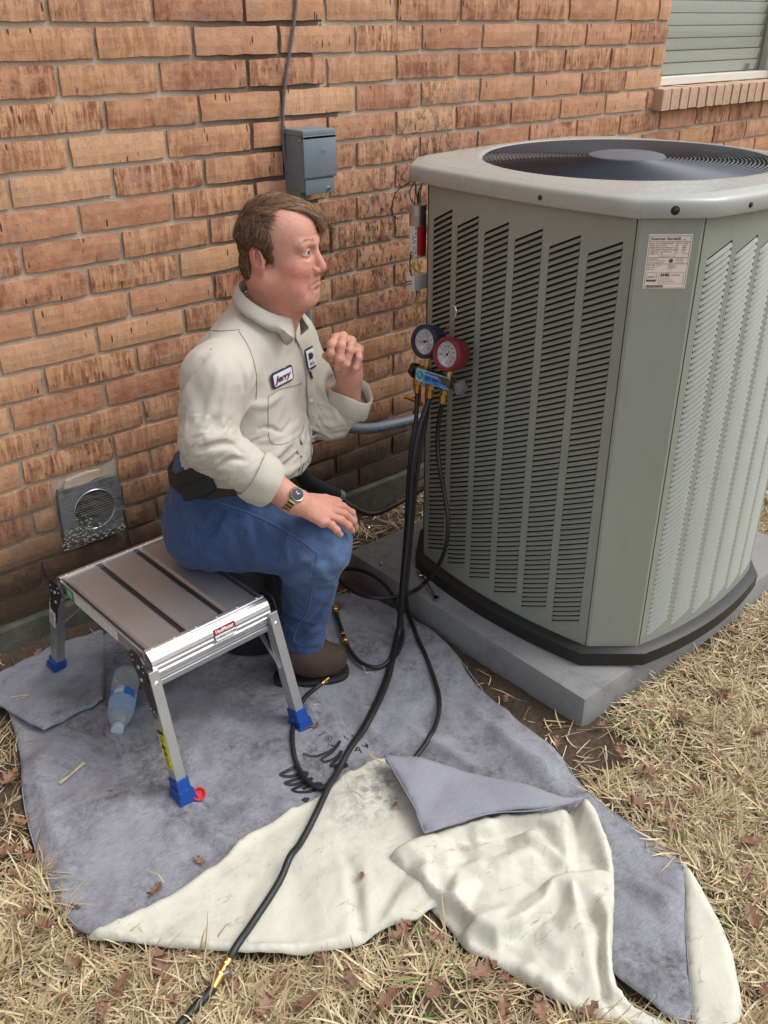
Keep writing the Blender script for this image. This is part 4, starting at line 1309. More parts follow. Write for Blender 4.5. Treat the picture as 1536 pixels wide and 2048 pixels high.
CR_BUNCH = [
 ([(-0.058, -1.231),(-0.015, -1.293),(0.015, -1.343),(0.005, -1.391)], .040, .024, 1),
 ([(0.031, -1.243),(0.068, -1.282),(0.156, -1.345),(0.237, -1.388)], .016, .012, 1),
 ([(0.005, -1.391),(-0.014, -1.421),(-0.011, -1.499),(-0.0, -1.515)], .030, .022, 1),
 ([(-0.017, -1.505),(0.05, -1.522),(0.127, -1.52),(0.174, -1.521)], .034, .020, 1),
 ([(0.179, -1.517),(0.227, -1.543),(0.257, -1.564)], .034, .014, 1),
 ([(0.174, -1.521),(0.124, -1.586),(0.082, -1.649),(0.047, -1.698),(0.018, -1.736)], .024, .016, 1),
 ([(0.34, -1.401),(0.266, -1.467),(0.207, -1.517)], .020, .014, 1),
 ([(0.347, -1.464),(0.293, -1.525),(0.262, -1.564)], .020, .012, 1),
 ([(0.18, -1.573),(0.167, -1.607),(0.232, -1.587)], .020, .010, 1),
 ([(0.109, -1.645),(0.056, -1.68),(0.03, -1.722)], .016, .008, 1),
 ([(-0.057, -1.337),(-0.044, -1.395),(-0.034, -1.427)], .022, .014, 0),
 ([(-0.049, -1.421),(-0.065, -1.451),(-0.063, -1.482)], .018, .012, 0),
 ([(-0.019, -1.506),(-0.043, -1.541)], .022, .015, 0),
]
def facet(lines, X, Y, spacing=.07, amp=.01, base=.02, seed=1, box=None):
    """piecewise planar height from ridge and valley lines plus random creases"""
    rn = np.random.default_rng(seed)
    P, E, H = [], [], []
    for pts, h in lines:
        i0 = len(P)
        for i, q in enumerate(pts):
            P.append(q[:2]); H.append(h[i] if hasattr(h, '__len__') else h)
            if i: E.append((i0 + i - 1, i0 + i))
    x0, x1, y0, y1 = X.min() - .03, X.max() + .03, Y.min() - .03, Y.max() + .03
    gx, gy = np.meshgrid(np.arange(x0, x1 + spacing, spacing), np.arange(y0, y1 + spacing, spacing))
    gx = gx + rn.uniform(-.42, .42, gx.shape) * spacing; gy = gy + rn.uniform(-.42, .42, gy.shape) * spacing
    L = np.array(P) if P else np.zeros((0, 2))
    for a, b in zip(gx.ravel(), gy.ravel()):
        if len(L) and np.min(np.hypot(L[:, 0] - a, L[:, 1] - b)) < spacing * .55: continue
        P.append((a, b)); H.append(base + rn.uniform(-1, 1) * amp)
    V, _, F, ov, *_r = delaunay_2d_cdt([Vector(q) for q in P], E, [], 0, 1e-6)
    H2 = np.array([H[o[0]] if len(o) else base for o in ov]); V = np.array([(v.x, v.y) for v in V])
    Z = np.full(X.shape, base, float)
    for f in F:
        (ax, ay),(bx, by),(cx, cy) = V[f[0]], V[f[1]], V[f[2]]
        d = (by - cy) * (ax - cx) + (cx - bx) * (ay - cy)
        if abs(d) < 1e-12: continue
        l0 = ((by - cy) * (X - cx) + (cx - bx) * (Y - cy)) / d; l1 = ((cy - ay) * (X - cx) + (ax - cx) * (Y - cy)) / d; l2 = 1 - l0 - l1
        m = (l0 >= -1e-6) & (l1 >= -1e-6) & (l2 >= -1e-6)
        Z[m] = l0[m] * H2[f[0]] + l1[m] * H2[f[1]] + l2[m] * H2[f[2]]
    return Z
def arc(D, h, w_):      # edge of a soft fold: rises from the ground in a quarter round
    t = np.clip(D / w_, 0, 1); return h * np.sqrt(np.clip(1 - (1 - t) ** 2, 0, 1))
def z_base(x, y, D=None):
    D = .2 if D is None else D
    z = facet([], x, y, .105, .0150, .012, 5) * .8 + facet([], x, y, .045, .0065, .0, 6) + lump(x, y, 4.5, 3) * .012 + ridged(x, y, 7, 9) * .0022
    z = z + creases(CR_BASE, x, y) * 1.5 + arc(D, .004, .012)
    for P in (P_CREAM, P_BUNCH):      # pressed flat beneath the folded part
        cut_ = np.clip((segdist(P, x, y, True)) / .02, 0, 1) * inside(P, x, y)
        z = z * (1 - cut_) + .004 * cut_
    return np.maximum(z, .004)
FLAT_POLY = P_BASE
def z_foldl(x, y, D):
    return z_base(x, y) + .004 + arc(D, .005, .008) + lump(x, y, 8, 15) * .006
L_CREAM = [
 ([(-0.22, -1.33),(-0.187, -1.282),(-0.134, -1.201)], [.010, .014, .020]),
 ([(-0.204, -1.336),(-0.16, -1.275),(-0.107, -1.208),(-0.067, -1.174)], [.020, .046, .046, .034]),
 ([(-0.182, -1.331),(-0.118, -1.296),(-0.044, -1.279)], [.018, .024, .030]),
 ([(-0.172, -1.339),(-0.109, -1.319),(-0.042, -1.322)], [.030, .050, .052]),
 ([(-0.136, -1.35),(-0.084, -1.349),(-0.053, -1.351)], [.014, .022, .024]),
 ([(-0.229, -1.308),(-0.177, -1.229),(-0.122, -1.144),(-0.063, -1.087)], [.034, .040, .036, .030]),
 ([(-0.299, -1.273),(-0.247, -1.169),(-0.219, -1.06)], [.026, .020, .030]),
 ([(-0.404, -1.19),(-0.323, -1.103)], [.030, .024]),
 ([(-0.525, -1.061),(-0.397, -1.07),(-0.234, -1.082),(-0.087, -1.028),(0.02, -1.002)], [.020, .022, .028, .030, .034])]
L_BUNCH = [
 ([(-0.051, -1.227),(-0.016, -1.247),(0.043, -1.262),(0.077, -1.281)], [.046, .056, .050, .030]),
 ([(0.077, -1.281),(0.166, -1.337),(0.246, -1.374)], [.022, .024, .030]),
 ([(0.051, -1.241),(0.121, -1.276),(0.189, -1.316),(0.262, -1.368)], [.046, .048, .050, .046]),
 ([(-0.063, -1.268),(-0.048, -1.327),(-0.034, -1.392),(-0.03, -1.426)], [.040, .056, .060, .052]),
 ([(-0.06, -1.373),(-0.045, -1.405),(-0.047, -1.442)], [.010, .016, .020]),
 ([(0.066, -1.428),(-0.014, -1.421),(-0.036, -1.463),(-0.021, -1.501)], [.044, .036, .058, .050]),
 ([(-0.021, -1.501),(0.025, -1.518),(0.09, -1.52),(0.144, -1.504)], [.056, .058, .060, .058]),
 ([(-0.015, -1.517),(0.027, -1.53),(0.095, -1.536),(0.143, -1.531)], [.026, .026, .030, .032]),
 ([(-0.039, -1.526),(-0.008, -1.511)], [.014, .028]),
 ([(-0.066, -1.453),(-0.048, -1.482),(-0.04, -1.507)], [.034, .022, .020]),
 ([(0.143, -1.499),(0.174, -1.519),(0.221, -1.546),(0.252, -1.567)], [.060, .066, .062, .052]),
 ([(0.171, -1.487),(0.209, -1.506),(0.256, -1.533)], [.034, .036, .034]),
 ([(0.174, -1.521),(0.129, -1.575),(0.085, -1.638),(0.043, -1.695)], [.062, .054, .050, .036]),
 ([(0.164, -1.565),(0.162, -1.596),(0.143, -1.621)], [.034, .018, .024]),
 ([(0.188, -1.573),(0.232, -1.579)], [.050, .048]),
 ([(0.165, -1.621),(0.101, -1.665),(0.05, -1.714)], [.046, .048, .040]),
 ([(0.123, -1.637),(0.074, -1.678),(0.039, -1.718)], [.024, .018, .012]),
 ([(0.11, -1.633),(0.062, -1.674),(0.032, -1.713)], [.046, .036, .022]),
 ([(0.345, -1.394),(0.286, -1.448),(0.218, -1.507)], [.022, .026, .030]),
 ([(0.361, -1.412),(0.321, -1.478),(0.267, -1.553)], [.056, .056, .050]),
 ([(0.314, -1.394),(0.26, -1.443),(0.207, -1.491)], [.050, .050, .046]),
 ([(0.18, -1.409),(0.103, -1.394),(0.031, -1.349)], [.050, .054, .046]),
 ([(0.013, -1.58),(0.01, -1.631),(0.012, -1.698)], [.034, .030, .024]),
 ([(0.047, -1.727),(0.057, -1.763),(0.076, -1.802)], [.024, .022, .016])]
def z_cream(x, y, D):
    f = facet(L_CREAM, x, y, .075, .0095, .026, 11) + facet([], x, y, .030, .0036, 0, 12)
    return np.maximum(z_base(x, y) + .002, .004) + arc(D, 1, .014) * np.maximum(f * .62, .004) + .002 + ridged(x, y, 9, 31) * .0012
def z_bunch(x, y, D):
    f = facet(L_BUNCH, x, y, .050, .0105, .042, 21) + facet([], x, y, .026, .0042, 0, 22)
    return .004 + arc(D, 1, .014) * np.maximum(.034 + (f - .042) * 1.45, .006) + ridged(x, y, 12, 45) * .0012
def z_flap(x, y, D):
    return .064 + arc(D, .004, .01) + lump(x, y, 5, 51) * .014 + facet([], x, y, .07, .008, 0, 52)
def z_strip(x, y, D):
    return .005 + arc(D, .014, .014) + lump(x, y, 6, 61) * .012 + facet([], x, y, .07, .012, 0, 62)
cloth = empty('drop_cloth', 'grey blue canvas drop cloth folded over to its cream side on the lawn', 'drop cloth', (0, 0, 0))
sheet('blue_face', P_BASE, z_base, M_['cloth'], cloth, .0105)
sheet('turned_edge', P_FOLDL, z_foldl, M_['cloth'], cloth, .009, 1)
tag(sheet('cream_fold', P_CREAM, z_cream, M_['canvas'], cloth, .0075), 'cream underside folded over with black smudges')
tag(sheet('blue_flap', P_FLAP, z_flap, M_['cloth2'], cloth, .010, 2), 'clean blue corner turned back again over the cream fold')
tag(sheet('cream_bunch', P_BUNCH, z_bunch, M_['canvas'], cloth, .0065, 2), 'crumpled cream heap')
tag(sheet('cream_strip', P_STRIP, z_strip, M_['canvas'], cloth, .009), 'narrow cream edge')
def cloth_z(x, y, layers=None, default=0.0):
    best = None
    for b in (SHEETS if layers is None else [SHEETS[i] for i in layers]):
        h = b.ray_cast(Vector((x, y, .5)), Vector((0, 0, -1)), .6)
        if h[0] is not None and (best is None or h[0].z > best): best = h[0].z
    return default if best is None else best
# stitched hems
def hem(name, pts, lay, r=.0011):
    P = catmull([Vector((x, y, 0)) for x, y in pts], 12)
    mb = MB(); zz = [cloth_z(v.x, v.y, lay, -1) for v in P]
    last = next((z for z in zz if z > 0), .02)
    for i, z in enumerate(zz):
        if z < 0: zz[i] = last
        last = zz[i]
    mb.tube([(v.x, v.y, float(z) + .0006) for v, z in zip(P, zz)], r, 5)
    mb.build(name, M_['stitch'], cloth, True)
hem('hem', [(0.108, -1.025),(0.089, -1.081),(0.068, -1.142),(0.051, -1.193),(0.028, -1.245)], [3])
hem('hem', [(0.027, -1.247),(0.076, -1.266),(0.127, -1.283),(0.188, -1.315),(0.25, -1.361),(0.315, -1.392),(0.36, -1.406)], [3])
hem('hem', [(0.378, -1.445),(0.346, -1.488),(0.313, -1.53),(0.253, -1.579),(0.175, -1.634),(0.107, -1.682),(0.078, -1.72),(0.077, -1.754),(0.094, -1.801)], [4])
hem('hem', [(0.414, -1.634),(0.351, -1.679),(0.282, -1.726),(0.202, -1.784),(0.14, -1.833),(0.098, -1.862)], [5])
hem('hem', [(-0.553, -0.489),(-0.578, -0.568),(-0.597, -0.65),(-0.612, -0.731),(-0.624, -0.812),(-0.626, -0.895),(-0.62, -0.942)], [0])
hem('hem', [(0.576, -0.691),(0.558, -0.802),(0.505, -0.959),(0.485, -1.066),(0.474, -1.206),(0.429, -1.379),(0.427, -1.543)], [0])
# printed lettering on the blue face (flat brush strokes)
ink = MB()
def stroke(pts, w0, w1=None):
    P = catmull([Vector((x, y, 0)) for x, y in pts], 7); n = len(P); w1 = w0 if w1 is None else w1
    vs = []
    for i, p in enumerate(P):
        t = (P[min(i + 1, n - 1)] - P[max(i - 1, 0)]).normalized(); q = Vector((-t.y, t.x, 0)); ww_ = w0 + (w1 - w0) * i / (n - 1)
        ww_ *= .75 + .35 * abs(t.x)
        for s in (-1, 1):
            a = p + q * ww_ * s; vs.append((a.x, a.y))
    A = np.array(vs); z = np.array([cloth_z(a, b, [0], .02) for a, b in vs]) + .0012
    ink.add([(a, b, c) for (a, b), c in zip(vs, z)], [(2 * i, 2 * i + 1, 2 * i + 3, 2 * i + 2) for i in range(n - 1)])
for pts, w_ in [
 ([(-0.033, -0.878),(-0.059, -0.874),(-0.086, -0.874),(-0.07, -0.89),(-0.034, -0.9),(-0.039, -0.91),(-0.06, -0.905),(-0.086, -0.901),(-0.091, -0.903),(-0.076, -0.916),(-0.033, -0.928)], .0045),
 ([(-0.033, -0.928),(-0.045, -0.93),(-0.07, -0.929),(-0.09, -0.928),(-0.083, -0.946),(-0.062, -0.96),(-0.039, -0.964),(-0.031, -0.954),(-0.053, -0.944),(-0.071, -0.941)], .0045),
 ([(-0.092, -0.97),(-0.089, -0.977),(-0.08, -0.981)], .008),
 ([(-0.007, -0.855),(0.013, -0.877),(0.037, -0.885),(0.062, -0.888),(0.084, -0.884),(0.074, -0.889),(0.048, -0.894),(0.022, -0.894),(0.021, -0.906),(0.049, -0.913),(0.07, -0.909)], .0035),
 ([(0.07, -0.909),(0.051, -0.918),(0.029, -0.922),(0.025, -0.927),(0.044, -0.935),(0.061, -0.932)], .004),
 ([(0.023, -0.938),(0.04, -0.947),(0.054, -0.952)], .007),
 ([(0.064, -0.874),(0.069, -0.887),(0.077, -0.892)], .002),
 ([(0.097, -0.927),(0.113, -0.919),(0.108, -0.939)], .0017),([(0.103, -0.923),(0.11, -0.932)], .0013),
 ([(0.128, -0.916),(0.133, -0.927),(0.141, -0.915)], .0017),([(0.142, -0.92),(0.132, -0.934)], .0017),
 ([(0.107, -0.872),(0.104, -0.883)], .0017),([(0.131, -0.871),(0.131, -0.885)], .0022),([(0.106, -0.885),(0.111, -0.884)], .0015),
 ([(0.056, -0.833),(0.067, -0.833),(0.079, -0.831)], .0010), ]:
    stroke(pts, w_)
rc = [(0.072, -0.854)][0]
ring = [(rc[0] + .0085 * math.cos(a), rc[1] + .0085 * math.sin(a)) for a in np.linspace(0, 2 * math.pi, 17)]
stroke(ring, .0007)
V, F = text_geo('R', .012, .01, 'CENTER'); vz = [(rc[0] + v.x * .66 + v.y * .75, rc[1] - v.x * .75 + v.y * .66) for v in V]
ink.add([(a, b, cloth_z(a, b, [0], .02) + .0012) for a, b in vz], F)
tag(ink.build('printed_script', M_['black'], cloth), 'black brush script lettering')
# loose thread at the left edge

# ============================================================= WORK PLATFORM
SX, SY, SZ = -.135, -.465, .36
yawS = math.atan2(-.028, .31) * -1
plat = empty('work_platform', 'low aluminium folding work platform with blue feet standing on the drop cloth', 'step platform', (SX, SY, 0),(0, 0, R(2.5)))
LX, LY = .160, .208      # half sizes: short side in x, long side in y
for i in range(3):
    x0 = -LX + .004 + i * (2 * LX - .008) / 3; x1 = x0 + (2 * LX - .008) / 3
    m2 = MB()
    # plank cross-section with rounded shoulders and fine ribs
    prof = [(x0 + .007, SZ - .022),(x0 + .007, SZ - .005),(x0 + .011, SZ - .001)]
    nr = 26
    for k in range(nr + 1):
        xx = x0 + .013 + (x1 - x0 - .026) * k / nr
        prof.append((xx, SZ + (.0004 if k % 2 else 0)))
    prof += [(x1 - .011, SZ - .001),(x1 - .007, SZ - .005),(x1 - .007, SZ - .022)]
    m2.prism(prof, -LY + .006, LY - .006, Matrix(((1, 0, 0, 0),(0, 0, 1, 0),(0, 1, 0, 0),(0, 0, 0, 1))))
    m2.build('plank', M_['plank'], plat, False)
MB().box((-LX + .01, -LY + .01, SZ - .030),(LX - .01, LY - .01, SZ - .023)).build('under_tray', mat('tray_dark', (.07, .07, .07), .5, .5), plat)
for i in (1, 2):       # shadow gap strip
    x0 = -LX + .004 + i * (2 * LX - .008) / 3
    MB().box((x0 - .006, -LY + .01, SZ - .020),(x0 + .006, LY - .01, SZ - .010)).build('gap_channel', mat('channel_dark', (.055, .052, .05), .5, .6), plat)
# end rails: rounded extrusion front and back
for s in (-1, 1):
    pr = [(0, .003),(.004, .0045),(.010, .0035),(.0105, .0012),(.016, .001),(.024, -.003),(.031, -.011),(.034, -.020),(.0335, -.026),(.0355, -.030),(.0350, -.038),(.033, -.0385),(.0325, -.041),(.0345, -.043),(.033, -.048),(.020, -.048),(.0, -.020)]
    Mx = Matrix(((0, 0, 1, 0),(s, 0, 0, s * (LY - .012)),(0, 1, 0, SZ),(0, 0, 0, 1)))
    MB().prism([(a, b) for a, b in (pr if s < 0 else pr)], -LX, LX, Mx).build('end_rail', M_['alu'], plat, False)
    for k in range(6):
        xx = -LX + .018 + k * (2 * LX - .036) / 5
        MB().lathe([(0, .0025),(.0025, .0018),(.0038, 0)], Matrix.Translation((xx, s * (LY - .006), SZ + .004)), 10).build('rivet', M_['alu'], plat, True)
    # lower channel under the rail
    m2 = MB(); m2.box((-LX + .010, s * (LY + .012) - .010, SZ - .062),(LX - .010, s * (LY + .012) + .006, SZ - .050), None, .001)
    for q in range(4): m2.box((-LX + .010, s * (LY + .0185) - .001, SZ - .0605 + q * .003),(LX - .010, s * (LY + .0185) + .0006, SZ - .0592 + q * .003))
    m2.build('lower_channel', M_['legalu'], plat)
    MB().box((-LX + .012, s * (LY + .021) - .006, SZ - .078),(LX - .012, s * (LY + .021) + .008, SZ - .064), None, .0015).build('cross_bar', M_['legalu'], plat)
# side rails along the long sides
for s in (-1, 1):
    MB().box((s * LX - .0025, -LY + .01, SZ - .034),(s * LX + .0025, LY - .01, SZ - .003), None, .001).build('side_rail', M_['legalu'], plat)
# legs, end plates and feet
def leg(sx, sy):
    top = Vector((sx * (LX + .004 if sx > 0 else LX + .002), sy * (LY + .012), SZ - .035)); bot = Vector((sx * (LX + .012), sy * (LY + .100), .030))
    d = (bot - top).normalized(); xa = Vector((1, 0, 0)); ya = d.cross(xa).normalized()
    Mx = Matrix(((xa.x, ya.x, d.x, top.x),(xa.y, ya.y, d.y, top.y),(xa.z, ya.z, d.z, top.z),(0, 0, 0, 1)))
    L = (bot - top).length
    # U channel with stiffening grooves
    a, b_ = .0125, .016
    m2 = MB(); m2.box((-a, -b_, 0),(a, b_, L), Mx, .0018)
    for q in (-.004, .004): m2.box((-a - .0008, q - .0012, .01),(a + .0008, q + .0012, L - .005), Mx)
    lg = m2.build('leg', M_['legalu'], plat)
    # blue foot: boot with angled flare
    Fm = Matrix.Translation((0, 0, 0))
    bx, by = bot.x, bot.y
    ft = MB()
    ft.box((-a - .0035, -b_ - .0035, L - .040),(a + .0035, b_ + .0035, L + .004), Mx, .002)
    ft.lathe([(0, -.024),(.036, -.024),(.0365, -.015),(.029, .010),(.026, .022),(0, .022)], Matrix.Translation((bx, by + sy * .004, .026)) @ Matrix.Diagonal((.95, 1.05, 1, 1)) @ Matrix.Rotation(R(45), 4, 'Z'), 4)
    fo = ft.build('foot', M_['bluep'], plat)
    MB().lathe([(0, .002),(.0022, .0015),(.003, 0)], Mx @ zto((-a - .0035, 0, L - .014),(-1, 0, 0)), 8).build('rivet', M_['alu'], fo, True)
    # black corner hinge plate on the outer long side, curved like a quarter round
    hp = MB(); pl = [(LY + .023, -.050),(LY + .024, -.028),(LY + .018, -.010),(LY + .006, .002),(LY - .010, .004),(LY - .036, .003),(LY - .040, -.004),(LY - .040, -.030),(LY - .020, -.055),(LY + .008, -.095),(LY + .020, -.130),(LY + .032, -.152),(LY + .050, -.150),(LY + .047, -.110)]
    pl = [(y * sy, SZ + z) for y, z in pl]
    x0_ = sx * (LX + .0150); x1_ = sx * (LX + .0185)
    hp.prism(pl, min(x0_, x1_), max(x0_, x1_), Matrix(((0, 0, 1, 0),(1, 0, 0, 0),(0, 1, 0, 0),(0, 0, 0, 1))))
    hp.box((min(x0_, x1_) - .012 if sx > 0 else x0_ - .001, sy * (LY + .010) - .003, SZ - .058),(x0_ + .001 if sx > 0 else x0_ + .013, sy * (LY + .030) + .001, SZ - .046))
    h_ = hp.build('hinge_plate', M_['hinge'], plat)
    for (yy, zz, r_) in ((LY - .030, -.008, .003),(LY - .030, -.022, .003),(LY - .008, -.030, .006),(LY - .002, -.062, .0055),(LY + .012, -.018, .003),(LY + .012, -.034, .003),(LY + .024, -.128, .003),(LY + .036, -.130, .003)):
        MB().lathe([(0, r_ * .7),(r_ * .7, r_ * .5),(r_, 0)], zto((sx * (LX + .0185), sy * yy, SZ + zz),(sx, 0, 0)), 10).build('rivet', M_['steel'], h_, True)
    MB().lathe([(0, .0015),(.0045, .001),(.006, 0)], Mx @ zto((0, b_ if sy > 0 else b_, .03),(0, 1, 0)), 12).build('bolt', M_['alu'], lg, True)
    return Mx, L, lg
LEG = {}
for sx in (-1, 1):
    for sy in (-1, 1): LEG[sx, sy] = leg(sx, sy)
# diagonal braces
for s in (-1, 1):
    for sx in (-1, 1):
        a = Vector((sx * (LX - .004), s * (LY + .058), .185)); b = Vector((sx * (LX - .012), s * (LY - .10), SZ - .035))
        MB().box((-.006, -.0012, 0),(.006, .0012, (b - a).length), zto(a, b - a)).build('brace', M_['legalu'], plat)
# stickers
def plaque(parent, M, w_, h_, mt, name='sticker', r=0):
    return MB().box((-w_ / 2, -h_ / 2, -.0002),(w_ / 2, h_ / 2, .0004), M).build(name, mt, parent)
er = [o for o in plat.children if o.name.startswith('end_rail')][0]
SM = frame((.030, -(LY + .0232), SZ - .0215),(1, 0, 0),(0, .42, 1))
st = plaque(er, SM, .060, .030, M_['black'], 'sticker')
# the print stays one level down: joined on the sticker's own faces
m2 = MB(); m2.mat(0); m2.box((-.0285, .0008, .0004),(.0285, .0138, .0007), SM)
m2.mat(1); m2.box((-.0285, -.0138, .0004),(.0285, -.0008, .0007), SM)
m2.mat(1); put(m2, 'HaulMaster', .0115, 0, .0074, SM, .03, 'CENTER', .0011, .92)
m2.mat(2); put(m2, 'WORKING PLATFORM', .0072, 0, -.0072, SM, .03, 'CENTER', .0011, .74)
me = m2.mesh('sticker_print')
bpy.data.objects.remove(st)
m3 = MB(); m3.mat(3); m3.box((-.030, -.015, -.0002),(.030, .015, .0004), SM)
n0 = len(m3.v); m3.v += m2.v; m3.f += [tuple(i + n0 for i in f) for f in m2.f]; m3.mi += m2.mi
m3.build('maker_sticker', [M_['dred'], M_['white'], M_['black'], M_['black']], er)
# yellow label on near left leg, white one on far left leg; on the outer (-x) face
def leg_label(key, z0, L_, mt, kind):
    Mx, L, lg = LEG[key]
    Fm = Mx @ Matrix(((0, 0, -1, -.0136),(1, 0, 0, 0),(0, -1, 0, z0),(0, 0, 0, 1)))   # x->leg width, y-> up
    m4 = MB(); m4.mat(0); m4.box((-.0145, -L_ / 2, 0),(.0145, L_ / 2, .0005), Fm)
    m4.mat(1)
    rn = random.Random(4)
    if kind == 'y':
        m4.box((-.0135, L_ / 2 - .014, .0005),(.0135, L_ / 2 - .002, .0007), Fm)
        for k in range(4): m4.box((-.012, L_ / 2 - .019 - k * .004, .0005),(.012 - rn.random() * .006, L_ / 2 - .0175 - k * .004, .0007), Fm)
        for a, b in (((-.004, .014),(.000, -.006)),((.0, -.006),(-.006, -.018)),((.0, -.006),(.005, -.018)),((-.004, .014),(-.008, .000)),((-.002, .012),(.005, .002))):
            va = Vector((a[0], a[1], .0007)); vb = Vector((b[0], b[1], .0007)); m4.tube([Fm @ va, Fm @ vb], .0015, 5)
        m4.lathe([(0, 0),(.0028, 0),(.0028, .0006),(0, .0006)], Fm @ Matrix.Translation((-.004, .019, .0003)), 10)
        for k in range(7): m4.box((-.012, -L_ / 2 + .004 + k * .0036, .0005),(.012 - rn.random() * .008, -L_ / 2 + .0055 + k * .0036, .0007), Fm)
        m4.box((.007, -.014, .0005),(.009, .010, .0007), Fm)
    else:
        for k in range(12): m4.box((-.011, -L_ / 2 + .005 + k * .0034, .0005),(.011 - rn.random() * .006, -L_ / 2 + .0062 + k * .0034, .0007), Fm)
        for a, b in (((-.006, .026),(.004, .016)),((.004, .024),(-.004, .018)),((.004, .016),(.008, .012))): m4.tube([Fm @ Vector((a[0], a[1], .0007)), Fm @ Vector((b[0], b[1], .0007))], .0014, 5)
        m4.box((-.0135, L_ / 2 - .010, .0005),(.0135, L_ / 2 - .002, .0007), Fm)
    return m4.build('warning_label', [mt, M_['black']], lg)
tag(leg_label((-1, -1), .190, .100, M_['yellow'], 'y'), 'yellow warning label with black figures')
tag(leg_label((-1, 1), .085, .085, M_['white'], 'w'), 'white warning label')
# white strip on the left side rail with small print
sr = [o for o in plat.children if o.name.startswith('side_rail')][0]
Fm = frame((-(LX + .0028), .02, SZ - .0185),(0, -1, 0),(0, 0, 1))
m4 = MB(); m4.mat(0); m4.box((-.105, -.0135, 0),(.105, .0135, .0004), Fm); m4.mat(1)
rn = random.Random(8)
for k in range(8):
    for q in range(5):
        m4.box((-.100 + k * .0255, .0095 - q * .0045, .0004),(-.100 + k * .0255 + .021 - rn.random() * .006, .0102 - q * .0045, .0006), Fm)
m4.mat(2); m4.box((-.145, -.0135, 0),(-.110, .0135, .0005), Fm); m4.mat(0)
for q in range(4): m4.box((-.140, .008 - q * .005, .0005),(-.116, .0095 - q * .005, .0007), Fm)
m4.build('instruction_label', [M_['white'], mat('grey_print', (.25, .25, .28), .6), M_['green']], sr)

